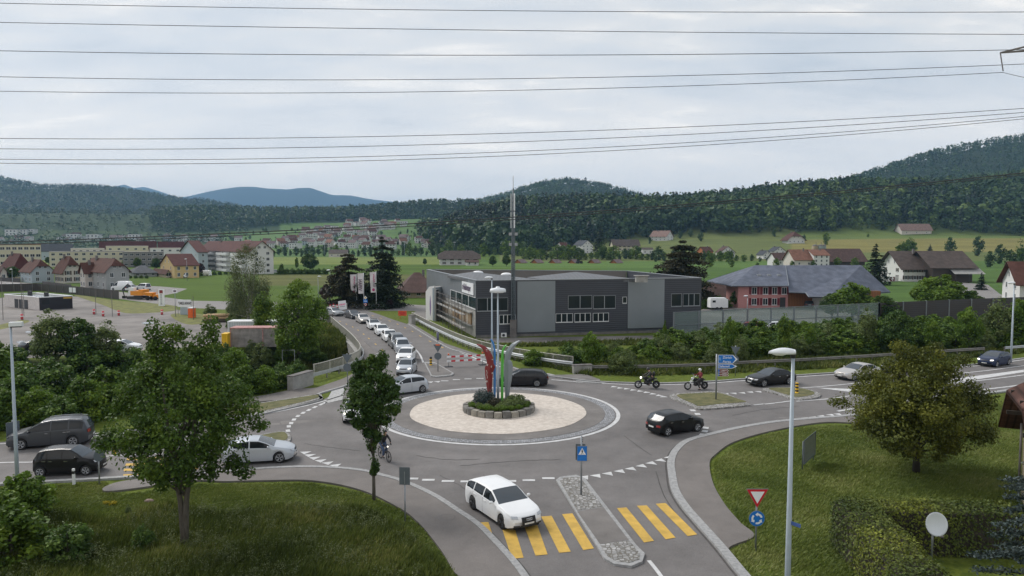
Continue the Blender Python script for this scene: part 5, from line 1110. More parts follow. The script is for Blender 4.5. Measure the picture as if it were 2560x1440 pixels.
# company sign with a double row of dark lettering
def text(s, size, m, parent, M4, name='lettering', font_w=1.0, align='LEFT', th=.004, sx=1.0):
 cu = bpy.data.curves.new('t', 'FONT'); cu.body = s; cu.size = size; cu.align_x = align; cu.extrude = th; cu.offset = font_w * .01 * size; cu.resolution_u = 2
 o = bpy.data.objects.new('t', cu); COL.objects.link(o); dg = bpy.context.evaluated_depsgraph_get(); me = bpy.data.meshes.new_from_object(o.evaluated_get(dg)); bpy.data.objects.remove(o); me.materials.clear(); me.materials.append(m)
 k = link(name, me, parent); k.matrix_local = M4 @ Matrix.Rotation(math.pi / 2, 4, 'X') @ Matrix.Diagonal((sx, 1, 1, 1)); return k
s0_, z1_ = onwall(BL_, FL, 1157, 701); s1_, _ = onwall(BL_, FL, 1185, 707); z0_ = z1_ - 1.75
m4, _ = planeM(BL_, FL); sg = empty('company_sign', (m4 @ Vector((s0_, 0, 0))), math.atan2((FL - BL_).y, (FL - BL_).x), 'white company sign with dark purple lettering high on the ribbed wall', 'sign')
z1_ = 7.3; z0_ = 5.72; wS = s1_ - s0_; mb = MB(); mb.box(0, wS, -.14, -.02, z0_, z1_); mb.build('panel', M['signwhite'], sg)
M['pletter'] = mat('purple_letters', (.09, .06, .11), .6)
text('trölle&kemper', 1.28, M['pletter'], sg, Matrix.Translation((.35, -.16, z0_ + .45)), sx=(wS - .6) / 9.2, font_w=2)
# --- town and farm houses
house('grey gabled two storey house with brown tiled roof behind the white panel van', (266, 726), 47, 322, 200, 677, 646, 'u', wall='grey', tile='brown', nv=2, nu=5, rows=2, shutter=None, over=.6, roof='half')
house('small brown roofed balcony wing on the left of the grey gabled house', (226, 722), 47, 236, 199, 680, 657, 'v', wall='pale', tile='brown', nv=1, nu=2, rows=2, over=.5, base=P(214, 722))
house('off-white house with steep red-brown roof between the blue-grey and the grey house', (160, 709), 50, 203, 136, 676, 641, 'u', wall='pale', tile='brown', nv=2, nu=3, rows=2, shutter='shutter_brown', roof='half', over=.7)
house('pale blue-grey house with shop front and brown roof behind the round green tree', (80, 708), 50, 134, 50, 678, 649, 'u', wall='bluegrey', tile='brown', nv=2, nu=3, rows=2, roof='half', over=.5)
house('house with broad hipped dark red roof behind the blue-grey house', (38, 697), 48, 78, 5, 664, 634, 'u', wall='beige', tile='red', nv=2, nu=2, rows=2, roof='hip', over=.7)
house('low pale house cut by the left edge of the picture', (2, 702), 48, 16, -40, 680, 665, 'u', wall='pale', tile='dbrown', nv=1, nu=2, rows=1, roof='gable')
house('yellow house with plain dark red gable roof at the edge of the green field', (437, 696), 38, 497, 401, 664, 635, 'v', wall='yellow', tile='red', nv=3, nu=2, rows=2, over=.4, chimney=False)
house('low garage with brown lean-to roof beside the yellow house', (418, 695), 38, 424, 383, 681, 673, 'u', wall='beige', tile='brown', nv=1, nu=2, rows=1, chimney=False, wsize=(1.6, 1.6))
house('grey bungalow with dark hipped roof and a long dormer', (334, 693), 32, 392, 321, 683, 664, 'v', wall='grey', tile='dark', nv=3, nu=1, rows=1, roof='hip', chimney=False)
apt = house('long white four storey apartment block with dark red roof and stacked balconies', (628, 686), 36, 684, 500, 627, 603, 'u', wall='white', tile='red', nv=2, nu=7, rows=4, over=.8, wsize=(1.3, 1.2), name='apartment_block', cat='apartment block')
house('left wing of white flats with dark red roof and glazed gable', (497, 678), 36, 520, 452, 630, 602, 'v', wall='bluegrey', tile='red', nv=1, nu=4, rows=3, over=.6, name='apartment_block', cat='apartment block', chimney=False)
# balconies on the long side of the white block
WL['balc'] = mat('white_balcony_front', (.66, .67, .68), .7); La = 0
me_ = [k for k in apt.children if k.name.startswith('wall')][0].data; La = max(v.co.y for v in me_.vertices); Ha = max(v.co.z for v in me_.vertices if v.co.x < .01)
for bx0 in (.08, .36, .66):
 for fl_ in range(4):
  mb = MB(); y0 = La * bx0; y1 = y0 + La * .2; z = Ha / 4 * fl_ + .1; mb.box(-1.7, -.02, y0, y1, z, z + .16); mb.box(-1.7, -1.62, y0, y1, z + .18, z + 1.1); mb.box(-1.62, -.02, y0, y0 + .08, z + .18, z + 1.1); mb.box(-1.62, -.02, y1 - .08, y1, z + .18, z + 1.1); mb.build('balcony', WL['balc'], apt)
def flat(label, corner, theta, right, top, L, wall, rows, nv, cap='grey2', **k):
 return house(label, corner, theta, right, None, top, top, 'v', roof='flat', wall=wall, tile=cap, nv=nv, nu=0, rows=rows, L=L, chimney=False, name='apartment_block', cat='apartment block', wsize=(1.6, 1.2), **k)
flat('cream flat roofed block behind the off-white and grey houses', (124, 668), 31, 312, 630, 14, 'cream', 3, 10)
flat('cream stepped flats, left of three blocks behind the grey houses', (178, 656), 29, 262, 622, 14, 'pale', 3, 5, 'pale')
flat('cream stepped flats, middle and tallest of three blocks', (266, 655), 29, 372, 616, 14, 'cream', 3, 5, 'pale')
flat('whitish stepped flats, right of three blocks beside the red roofed white block', (377, 654), 29, 455, 621, 14, 'white', 3, 4, 'pale')
flat('mid grey four storey flats left of the red roofed white block', (308, 668), 29, 410, 631, 12, 'grey2', 3, 7)
flat('white flat roofed building between the cream and the grey flats', (236, 662), 30, 309, 636, 10, 'white', 2, 5)
flat('yellow office block with orange fascia at the far left', (-30, 686), 36, 104, 612, 16, 'cream', 4, 9, 'orange')
for i, (a, b, y, t, lab) in enumerate([(250, 322, 646, 603, 'left'), (323, 392, 645, 603, 'middle'), (398, 462, 645, 604, 'right')]):
 house('terrace with long dark red roof in the town, %s of a row of three' % lab, (a, y), 28, b, None, 622, t, 'v', wall='pale', tile='red', nv=6, nu=0, rows=2, L=11, chimney=False, name='terraced_house')
house('grey metal roofed hall behind the cream flats', (104, 650), 31, 182, None, 628, 610, 'v', wall='bluegrey', tile='dark', nv=5, nu=0, rows=1, L=14, chimney=False, name='hall', cat='hall')
# village and farm houses on the right
house('white farmhouse with wide grey brown roof standing alone in the fields', (1101, 663), 8, 1197, None, 645, 627, 'v', wall='white', tile='grey', nv=5, nu=3, rows=2, L=13, roof='half', over=1.2, shutter='shutter_brown', name='farmhouse', cat='farmhouse')
house('low dark shed at the right end of the lone white farmhouse', (1166, 664), 8, 1196, None, 655, 650, 'v', wall='white', tile='dbrown', nv=2, nu=0, rows=1, L=5, chimney=False, name='shed', cat='shed')
for i, (a, lab) in enumerate([(1288, 'nearest the mast'), (1329, 'second from the mast'), (1374, 'third from the mast'), (1422, 'with the tractor beside it'), (1472, 'second from the right end'), (1527, 'at the right end')]):
 c0 = (a + 15, 658.5); house('small orange hut with mauve roof in the field, %s' % lab, c0, 40, a + 28, a, 655.5, 648.5, 'v', wall='hut', tile='purple', small=True, chimney=False, over=.7, name='field_hut', cat='hut', group='row of six huts in the field')
house('red roofed house half hidden by trees at the foot of the wood', (1405, 629), 30, 1422, 1391, 616, 606, 'v', wall='white', tile='brown', nv=2, nu=1, rows=2)
house('white three storey villa with dark roof and terraces below the wood', (1455, 634), 30, 1482, 1433, 613, 601, 'u', wall='white', tile='dark', nv=3, nu=3, rows=3)
house('cream farmhouse with half grey half brown roof on the slope', (1534, 627), 6, 1598, None, 613, 599, 'v', wall='cream', tile='grey', nv=6, nu=0, rows=2, L=13, shutter='shutter_brown', over=1.0, name='farmhouse', cat='farmhouse')
house('half-timbered white house with faded roof highest on the slope', (1666, 602), 48, 1682, 1625, 590, 577, 'u', wall='white', tile='pinkish', nv=2, nu=4, rows=2, over=1.0)
house('little white shed with flat grey roof under the slope trees', (1606, 636), 5, 1632, None, 623, 619, 'v', wall='white', tile='grey', nv=2, nu=0, rows=1, L=7, chimney=False, name='shed', cat='shed')
house('white gabled house with dark roof right of the dark cedar', (1802, 644), 5, 1837, None, 630, 616, 'u', wall='white', tile='dbrown', nv=3, nu=0, rows=2, L=10)
house('red roofed barn peeping out beside the cedar', (1760, 640), 20, 1782, None, 628, 617, 'v', wall='hut', tile='brown', nv=0, nu=0, rows=1, L=9, name='barn', cat='barn')
house('small white gabled house, left of the two beside the farm', (1908, 648), 10, 1928, None, 636, 626, 'u', wall='white', tile='dark', nv=2, nu=0, rows=2, L=9)
house('small white gabled house, right of the two beside the farm', (1935, 640), 10, 1964, None, 628, 617, 'u', wall='white', tile='dark', nv=2, nu=0, rows=2, L=9)
house('dark brown chalet with white base alone on the meadow', (1970, 609), 4, 2010, None, 598, 580, 'u', wall='white', tile='brown', nv=4, nu=0, rows=1, L=12, roof='half', over=1.6, name='chalet', cat='chalet')
house('long old barn with sun-faded roof at the edge of the wood', (2254, 587), 3, 2326, None, 574, 560, 'v', wall='pale', tile='pinkish', nv=3, nu=0, rows=1, L=12, over=1.2, name='barn', cat='barn', chimney=False)
house('brown roofed outbuilding left of the orange roofed farmhouse', (1940, 664), 8, 1986, None, 649, 632, 'v', wall='white', tile='dbrown', nv=2, nu=0, rows=1, L=10, name='shed', cat='shed', chimney=False)
house('farmhouse with faded orange roof above the slate roof', (1986, 668), 4, 2034, None, 648, 624, 'v', wall='pale', tile='orange', nv=2, nu=0, rows=1, L=13, over=.8, name='farmhouse', cat='farmhouse')
house('three storey farmhouse with orange roof and dormer row', (2034, 668), 4, 2073, None, 638, 624, 'v', wall='white', tile='orange', nv=3, nu=0, rows=3, L=13, over=.5, shutter=None, name='farmhouse', cat='farmhouse')
house('long barn with dark brown roof right of the dormered farmhouse', (2074, 664), 4, 2162, None, 650, 622, 'v', wall='dwood', tile='dbrown', nv=0, nu=0, rows=1, L=16, over=1.4, name='barn', cat='barn', chimney=False)
house('great farmhouse with sweeping grey brown roof and white walls', (2258, 704), -3, 2330, None, 668, 628, 'v', wall='white', tile='grey', nv=6, nu=2, rows=2, L=17, roof='gable', over=1.4, shutter='shutter_brown', name='farmhouse', cat='farmhouse')
house('timber barn end of the great farmhouse with pale lean-to', (2331, 706), -3, 2432, None, 665, 628, 'v', wall='dwood', tile='grey', nv=0, nu=0, rows=1, L=17, roof='gable', over=1.3, name='barn', cat='barn', chimney=False)
house('brown roofed barn left of the pink house', (1778, 750), 5, 1842, None, 742, 707, 'v', wall='beige', tile='dbrown', nv=0, nu=0, rows=1, L=10, over=.8, name='barn', cat='barn', chimney=False)
house('house with dark brown hipped roof behind the conifers left of the business building', (1008, 745), 10, 1085, None, 726, 682, 'v', wall='beige', tile='dbrown', nv=3, nu=0, rows=1, L=16, over=1.2, roof='hip')
house('white walled house with red roof at the right edge behind the noise wall', (2548, 760), -18, 2700, None, 705, 655, 'v', wall='white', tile='brown', nv=4, nu=2, rows=2, L=11, over=1.0)
house('low sports pavilion with a pale roof panel by the playing field', (822, 643), 8, 868, None, 633, 624, 'v', wall='pale', tile='grey', nv=3, nu=0, rows=1, L=14, name='pavilion', cat='pavilion', chimney=False)
# lean-to of the barn
c = Tg(2375, 706); mb = MB(); lt = empty('lean_to', c, R(-3), 'pale corrugated lean-to roof on posts against the timber barn', 'shed')
mb.add([(-.5, -3.5, 2.9), (9, -3.5, 2.9), (9, .1, 4.6), (-.5, .1, 4.6), (-.5, -3.5, 2.8), (9, -3.5, 2.8), (9, .1, 4.5), (-.5, .1, 4.5)], [(0, 1, 2, 3), (7, 6, 5, 4), (0, 4, 5, 1), (1, 5, 6, 2), (3, 2, 6, 7), (0, 3, 7, 4)]); mb.build('roof', M['concrete'], lt)
for x in (0, 4, 8.5): mb = MB(); mb.tube([(x, -3.3, -.3), (x, -3.3, 2.8)], .12, 6); mb.build('post', M['barkd'], lt)
# --- the pink house with its slate-blue roof and timber barn
pk = P(1845, 770); pk_r = empty('pink_farmhouse', pk, 0, 'pink farmhouse with dark red shutters and a broad slate-blue tiled roof', 'farmhouse')
def W2(px_, D): return (px_ - 1280) / F_PX * D - pk.x
D0, D1, D2 = pk.y, pk.y + 8, pk.y + 17; zr = CAM_H - (663 - HOR) / F_PX * D1; ze = CAM_H - (713 - HOR) / F_PX * (D0 - 1); zb = CAM_H - (730 - HOR) / F_PX * (D0 - 2); zc_ = CAM_H - (742 - HOR) / F_PX * (D0 - 4.5)
xw0, xw1 = 0, W2(1972, D0); mb = MB(); mb.box(xw0, xw1, 0, 8, -1, ze); mb.build('wall', WL['pink'], pk_r)
xb1 = W2(2170, D0 + 6); mb = MB(); mb.box(xw1 + .01, xb1, .5, 16, -1, zb); mb.build('barn_wall', WL['wood'], pk_r)
mb = MB()
def slab2(pts, t=.2): mb.add([tuple(p) for p in pts] + [(p[0], p[1], p[2] - t) for p in pts], [list(range(len(pts))), list(range(len(pts), 2 * len(pts)))[::-1]] + [(i, (i + 1) % len(pts), len(pts) + (i + 1) % len(pts), len(pts) + i) for i in range(len(pts))])
r0, r1, r2 = (W2(1888, D1), 8, zr), (W2(1964, D1), 8, zr), (W2(2153, D1 + 1), 9, zr)
e0 = (W2(1831, D0 - 1), -1, ze - .1); kx = W2(1862, D0 + 2)
slab2([e0, (W2(1973, D0 - 1), -1, ze - .1), r1, r0]); slab2([(e0[0], 17, ze - .1), e0, r0])
ex = [(W2(1974, D0 - 2), -2, zb), (W2(2019, D0 - 2.6), -2, zb - .15), (W2(2024, D0 - 4.5), -4.5, zc_), (W2(2075, D0 - 4.5), -4.5, zc_)]
er = (W2(2222, D0 + 4), 3.0, zb - .3)
mb.add([r1, r2, er, ex[3], ex[2], ex[1], ex[0]], [[0, 6, 5, 4, 3, 2, 1]]); mb.add([(p[0], p[1], p[2] - .2) for p in (r1, r2, er, ex[3], ex[2], ex[1], ex[0])], [[0, 1, 2, 3, 4, 5, 6]])
slab2([er, (er[0] + 1, 17, zb), r2]); slab2([r0, r1, r2, (er[0] + 1, 17, zb), (e0[0], 17, ze)][:2] + [(er[0] + 1, 17, zb)] + [(e0[0], 17, ze)])
rfp = mb.build('roof', TR['slate'], pk_r)
for a in (1898, 1923, 1948):
 x = W2(a, D1 - 4.6); z = ze + (zr - ze) * .42; mb = MB(); mb.box(x - .35, x + .35, 3.1, 3.9, z - .32, z + .42); mb.build('roof_light', M['wframed'], rfp)
mb = MB(); mb.tube([ex[0], ex[1]], .07, 5); mb.tube([ex[1], ex[2]], .07, 5); mb.tube([ex[2], ex[3]], .07, 5); mb.tube([e0, (W2(1973, D0 - 1), -1, ze - .1)], .07, 5); mb.tube([(W2(1973, D0 - 1), -1, ze - .05), r1], .06, 5); mb.build('gutter', M['steel'], rfp)
for i, a in enumerate((1887, 1915, 1938, 1962)):
 window(pk_r, Matrix.Translation((W2(a, D0), 0, ze - 1.85)), 1.0, 1.4, shutter='shutter_red')
 if i < 3: window(pk_r, Matrix.Translation((W2(a, D0), 0, .6)), 1.0, 1.35, shutter='shutter_red')
mb = MB(); mb.box(xw1 - 1.6, xw1 - .5, -.06, -.003, 0, 2.1); mb.build('door', M['dark'], pk_r)
mb = MB(); mb.box(xw1 + 5, xw1 + 10, .42, .497, 0, 2.4); mb.build('annex_wall', WL['white'], pk_r)
# dormer row of the farmhouse, silos, cross on the wall
c = Tg(2034, 668); dz = 7.0
for k in range(3):
 mb = MB(); x = 1.5 + k * 2.6
 pass
M['silo'] = mat('ochre_silo', (.20, .15, .07), .6, var=.2); M['silog'] = mat('grey_green_silo', (.17, .20, .17), .6, var=.2)
for a, m_, lab, dx in ((2037, 'silo', 'left ochre farm silo with domed top', 0), (2050, 'silog', 'middle grey-green farm silo with domed top', 0), (2059, 'silog', 'right thin farm silo with a pipe', .6)):
 p = Tg(a, 642); s = empty('silo', p, 0, lab, 'silo'); r_ = 2.2 - dx; h = HT(a, 611, p); mb = MB(); mb.lathe([(r_, -.5), (r_, h - 1.2)], 16); mb.build('tank', M[m_], s); mb = MB(); mb.lathe([(r_, h - 1.2), (r_ * .7, h - .4), (.3, h)], 16); mb.tube([(r_ * .3, 0, h - .3), (r_ * .3, 0, h + 1.6)], .15, 5); mb.build('dome', M['conc_dark'], s)
p = P(2206, 705); q = P(2246, 703); th = math.atan2((q - p).y, (q - p).x); wl = empty('mural_wall', p, th, 'low white wall painted with a white cross on a dark red badge', 'wall'); w = (q - p).length
mb = MB(); mb.box(0, w, 0, .3, -.2, 1.6); mb.build('wall', WL['white'], wl)
mb = MB(); mb.mat(M['shutter_red']); mb.box(w * .48, w * .76, -.03, -.003, .1, 1.4); mb.mat(M['signwhite']); mb.box(w * .59, w * .65, -.05, -.034, .3, 1.5); mb.box(w * .54, w * .70, -.049, -.033, .68, 1.02); mb.build('cross_badge', None, wl)
# castle on the far hill
p = Tg(1466, 462); p = PD(1466, 458, 2300); cs = empty('hilltop_castle', p, 0, 'tiny pale castle with a tower on the summit of the wooded hill', 'castle'); mb = MB(); mb.box(-14, 6, 0, 14, -16, 6); mb.box(6, 18, 0, 12, -16, 1); mb.box(-6, 1, 2, 9, 6, 14); mb.build('wall', WL['white'], cs); mb = MB(); mb.add([(-7, 1, 14), (2, 1, 14), (2, 10, 14), (-7, 10, 14), (-2.5, 5, 20)], [(0, 1, 4), (1, 2, 4), (2, 3, 4), (3, 0, 4)]); mb.build('roof', TR['dark'], cs)
# --- the snack container in the yard
kA = P(99, 776); k_r = empty('snack_container', kA, 0, 'flat container building, white long side and black end, with dark openings', 'kiosk')
kR, kL, hK = P(183, 773), P(12, 766), HT(99, 744, kA) ; kL = Vector((kL.x, kL.y, 0)); kBk = kR + (kL - kA)
kR2 = P(182, 771)
def km(A, B): m4, l_ = planeM(A, B); mb = MB(); mb.m = Matrix.Translation(-kA) @ m4; return mb, l_
mb, l_ = km(kA, kR2); mb.box(0, l_, 0, .2, -.2, hK); mb.build('wall', bands('black_cladding', (.012, .012, .02), 3, 'X', .6), k_r); lw = l_
mb, l_ = km(kL, kA); mb.box(0, l_ - .01, 0, .2, -.2, hK); mb.build('wall', mat('white_board_wall', (.60, .56, .54), .8), k_r)
mb, l3 = km(kR2, kR2 + (kL - kA)); mb.box(.21, l3, 0, .2, -.2, hK); mb.build('wall', WL['white'], k_r)
mb = MB(); mb.m = Matrix.Translation(-kA); mb.poly([kA, kR2, kR2 + (kL - kA), kL], hK - .25); mb.build('roof', mat('wet_flat_roof', (.20, .22, .24), .15), k_r)
mb = MB(); mb.m = Matrix.Translation(-kA)
for A, B in ((kA, kR2), (kL, kA), (kR2, kR2 + (kL - kA)), (kR2 + (kL - kA), kL)): mb.tube([A + Vector((0, 0, hK + .02)), B + Vector((0, 0, hK + .02))], .09, 4)
mb.build('roof_edge', M['white'], k_r)
for a in (37, 48, 61): s0, _ = onwall(kL, kA, a, 760); s1, _ = onwall(kL, kA, a + 9, 760); mb, _ = km(kL, kA); mb.box(s0, s1, -.05, -.003, 0, hK * .72); mb.build('opening', M['dark'], k_r)
mb, _ = km(kA, kR2); mb.mat(M['marky']); mb.box(lw * .72, lw * .98, -.05, -.003, hK * .82, hK * .93); mb.build('fascia_sign', None, k_r); mb, _ = km(kA, kR2); mb.box(lw * .08, lw * .30, -.04, -.003, hK * .45, hK * .8); mb.build('window', M['wglass'], k_r)
for x, y in ((75, 735), (116, 738)): p = P(x, y, hK) - kA; mb = MB(); mb.box(p.x - .3, p.x + .3, p.y - .3, p.y + .3, hK - .24, hK + .6); mb.build('roof_vent', M['dark'], k_r)
# --- the tiled house at the right edge with its beige gable wall
house('old beige house with clay tiled half-hipped roof cut by the right edge', None, -27.3, None, None, 0, 0, 'v', roof='half', wall='beige', tile='tile', nv=2, nu=2, rows=2, L=7.2, Wm=10, over=.95, base=Vector((22.25, 29.2, 0)), eh=4.4, rh=7.9, name='tiled_house', wsize=(.9, 1.1))
th_ = [o for o in bpy.data.objects if o.name.startswith('tiled_house')][0]
mb = MB()
for y, z in ((1.2, 4.7), (6.0, 4.7), (2.3, 5.9), (4.9, 5.9)): mb.box(-.9, 0, y - .07, y + .07, z - .09, z + .09)
mb.build('roof_bracket', M['barkd'], th_)
mb = MB(); mb.tube([(-.12, 7.0, 0), (-.12, 7.0, 4.0)], .06, 6); mb.build('downpipe', M['conc_dark'], th_)
# ------------------------------------------------------------------ railings, barriers, signs, lamps, small things
def polyline(pts, step):
 """resample a ground polyline"""
 o = [pts[0]];
 L_ = [0]
 for i in range(1, len(pts)): L_.append(L_[-1] + (pts[i] - pts[i - 1]).length)
 n = max(1, int(L_[-1] / step)); res = []
 for k in range(n + 1):
  t = L_[-1] * k / n; i = max(1, next((j for j in range(1, len(L_)) if L_[j] >= t - 1e-6), len(L_) - 1)); f = (t - L_[i - 1]) / max(1e-6, L_[i] - L_[i - 1]); res.append(pts[i - 1].lerp(pts[i], f))
 return res
def beam(mb, line, z, h, t=.06):
 vs, fs = [], []
 for i, p in enumerate(line):
  d = (line[min(i + 1, len(line) - 1)] - line[max(i - 1, 0)]).normalized(); n = Vector((-d.y, d.x, 0))
  prof = [(0, 0), (t, .25 * h), (.2 * t, .5 * h), (t, .75 * h), (0, h), (-t * .5, h), (-t * .5, 0)]
  for a, b in prof: vs.append(p - n * a + Vector((0, 0, z + b)))
 m_ = 7
 for i in range(len(line) - 1):
  for k in range(m_): fs.append((i * m_ + k, i * m_ + (k + 1) % m_, (i + 1) * m_ + (k + 1) % m_, (i + 1) * m_ + k))
 mb.add(vs, fs)
M['rail'] = mat('guardrail_steel', (.45, .47, .49), .5, .4, var=.15, scale=1.5); M['railold'] = mat('weathered_guardrail', (.20, .19, .175), .7, .2, var=.3, scale=1.0); M['railpaint'] = mat('cream_railing_paint', (.42, .41, .36), .6, var=.12)
def guardrail(label, pxs, z0, mrail, postm='conc_dark', h=.31, step=2.0, sm=True, sub_=0.0):
 line = [p for p in (smooth(px(pxs)) if sm else px(pxs))]; line = polyline(line, 1.0); root = empty('guardrail', line[0], 0, label, 'guardrail'); b = MB(); b.m = Matrix.Translation(-line[0]); beam(b, line, z0, h); b.build('rail', M[mrail], root)
 b = MB(); b.m = Matrix.Translation(-line[0])
 for p in polyline(line, step): b.box(p.x - .05, p.x + .05, p.y + .02, p.y + .12, 0, z0 + h * .9)
 o = b.build('posts', M[postm], root); tag(o, kind='stuff'); return root
def railing(label, pxs, h, m_, step=.16, sm=True, base=.12):
 line = smooth(px(pxs)) if sm else px(pxs); root = empty('railing', line[0], 0, label, 'railing'); T_ = Matrix.Translation(-line[0])
 ln_ = polyline(line, 1.0); b = MB(); b.m = T_; b.tube([p + Vector((0, 0, base + h)) for p in ln_], .05, 6); b.build('handrail', M[m_], root); b = MB(); b.m = T_; b.tube([p + Vector((0, 0, base + .12)) for p in ln_], .03, 5); b.build('bottom_rail', M[m_], root)
 b = MB(); b.m = T_
 for p in polyline(line, step): b.box(p.x - .018, p.x + .018, p.y - .018, p.y + .018, base + .12, base + h)
 tag(b.build('bars', M[m_], root), kind='stuff')
 b = MB(); b.m = T_
 for p in polyline(line, 2.4): b.box(p.x - .05, p.x + .05, p.y - .05, p.y + .05, 0, base + h + .02)
 tag(b.build('posts', M[m_], root), kind='stuff'); return root
LR = [(822, 806), (842, 825), (862, 843), (880, 861), (893, 877), (901, 891), (898, 903), (885, 912), (862, 921), (835, 930), (808, 938), (785, 944)]
RR = [(1030, 803), (1085, 833), (1145, 862), (1200, 882), (1260, 896), (1330, 910), (1400, 921), (1432, 925)]
railing('cream bar railing curving along the left side of the bridge', LR, 1.15, 'railpaint'); railing('cream bar railing along the right side of the bridge', [(a, b - 3) for a, b in RR], 1.15, 'railpaint')
LR2 = [(832, 813), (850, 829), (870, 846), (888, 864), (901, 880), (909, 894), (905, 908), (890, 919), (865, 929), (838, 938), (808, 947), (780, 954)]
guardrail('steel guardrail on the pavement side of the curved bridge railing', LR2[4:], .45, 'rail', h=.34)
guardrail('bright double steel guardrail along the right edge of the bridge road', RR, .5, 'rail', h=.36)
guardrail('weathered brownish guardrail behind the motorcycles and saloons', [(1463, 932), (1560, 931), (1640, 930), (1790, 925), (1862, 920), (2044, 911), (2250, 898), (2350, 891), (2461, 884)], .42, 'railold', h=.33)
guardrail('galvanised guardrail at the right edge beside the lamp post', [(2512, 883), (2600, 876), (2750, 866)], .45, 'rail', h=.33)
guardrail('short guardrail half buried in the shrubs on the left', [(40, 985), (130, 978), (200, 972)], .5, 'rail', h=.33)
# bridge edge beams, abutment blocks, rubble stone wing wall
b = MB(); ln_ = [p + Vector((-.25, .1, 0)) for p in smooth(px(LR[:9]))]; root = empty('bridge_side', ln_[0], 0, 'pale concrete edge beam of the bridge above the overgrown cutting', 'bridge'); b.m = Matrix.Translation(-ln_[0])
kerbstrip(b, ln_, .5, .14); b.build('coping', M['concrete'], root); b = MB(); b.m = Matrix.Translation(-ln_[0]) @ Matrix.Translation((0, 0, -1.15)); kerbstrip(b, ln_, .4, 1.14); b.build('edge_beam', M['concrete'], root)
def block(label, q, q2, z1, th=.5, m_='concrete', z0=-.3, name='abutment_block', cat='concrete block'):
 a, c = P(*q), P(*q2); m4, l_ = planeM(a, c); o = empty(name, a, 0, label, cat); b = MB(); b.m = Matrix.Translation(-a) @ m4; b.box(0, l_, 0, th, z0, z1); b.build('block', M[m_], o); b = MB(); b.m = Matrix.Translation(-a) @ m4; b.box(-.04, l_ + .04, -.04, th + .04, z1 + .003, z1 + .08); b.build('coping', M['conc_dark'], o); return o
block('concrete wall end with reddish lichen at the left end of the bridge railing', (733, 978), (784, 962), 1.25, .6)
block('small concrete block closing the right end of the bridge railing', (1434, 935), (1480, 933), .8, .5)
block('dark post block at the far left end of the bridge railing', (816, 810), (824, 811), 1.5, .7, 'conc_dark')
block('concrete post block at the far right end of the bridge railing', (1021, 810), (1029, 812), 1.4, .7)
# noise barrier: glass bays then dark bays
gm, gn, gk, gb = new_mat('barrier_glass'); gb.inputs['Base Color'].default_value = (.30, .36, .36, 1); gb.inputs['Roughness'].default_value = .1; gb.inputs['Specular IOR Level'].default_value = .6
tr_ = gn.new('ShaderNodeBsdfTransparent'); tr_.inputs[0].default_value = (.88, .93, .92, 1); ms_ = gn.new('ShaderNodeMixShader'); ms_.inputs[0].default_value = .7; gk.new(gb.outputs[0], ms_.inputs[1]); gk.new(tr_.outputs[0], ms_.inputs[2]); gk.new(ms_.outputs[0], gn['Material Output'].inputs[0])
M['noisedark'] = bands('dark_acoustic_panel', (.035, .028, .032), 1, 'Z', .7); M['bpost'] = mat('barrier_post', (.17, .19, .21), .5, .3)
bp_ = [P(1684, 846), P(1796, 838), P(2196, 814), P(2330, 806), P(2492, 797), P(2640, 790)]
g1 = polyline([bp_[0], bp_[1], bp_[2]], 4.0); g2 = polyline([bp_[2], bp_[3], bp_[4], bp_[5]], 4.6)
for nm, gg, m_, hh, lab in (('glass_noise_barrier', g1, gm, 3.5, 'see-through greenish glass noise barrier with grey posts along the car park'), ('dark_noise_barrier', g2, M['noisedark'], 3.55, 'near-black noise barrier with thin pale posts right of the glass bays')):
 o = empty(nm, gg[0], 0, lab, 'noise barrier')
 for i in range(len(gg)):
  b = MB(); p = gg[i] - gg[0]; b.box(p.x - .09, p.x + .09, p.y - .14, p.y + .1, -.3, hh + .05); b.build('post', M['bpost'], o)
  if i < len(gg) - 1:
   m4, l_ = planeM(gg[i] - gg[0], gg[i + 1] - gg[0])
   if m_ is gm:
    for z0, z1 in ((.1, 1.7), (1.78, hh)): b = MB(); b.m = m4; b.box(.1, l_ - .1, -.01, .02, z0, z1); b.build('glass_pane', m_, o)
    b = MB(); b.m = m4; b.box(.1, l_ - .1, -.06, .06, 1.7, 1.78); b.box(.1, l_ - .1, -.06, .06, -.3, .1); b.box(.1, l_ - .1, -.05, .05, hh + .002, hh + .06); b.build('crossbar', M['bpost'], o)
   else: b = MB(); b.m = m4; b.box(.1, l_ - .1, -.05, .05, -.3, hh); b.build('panel', m_, o)
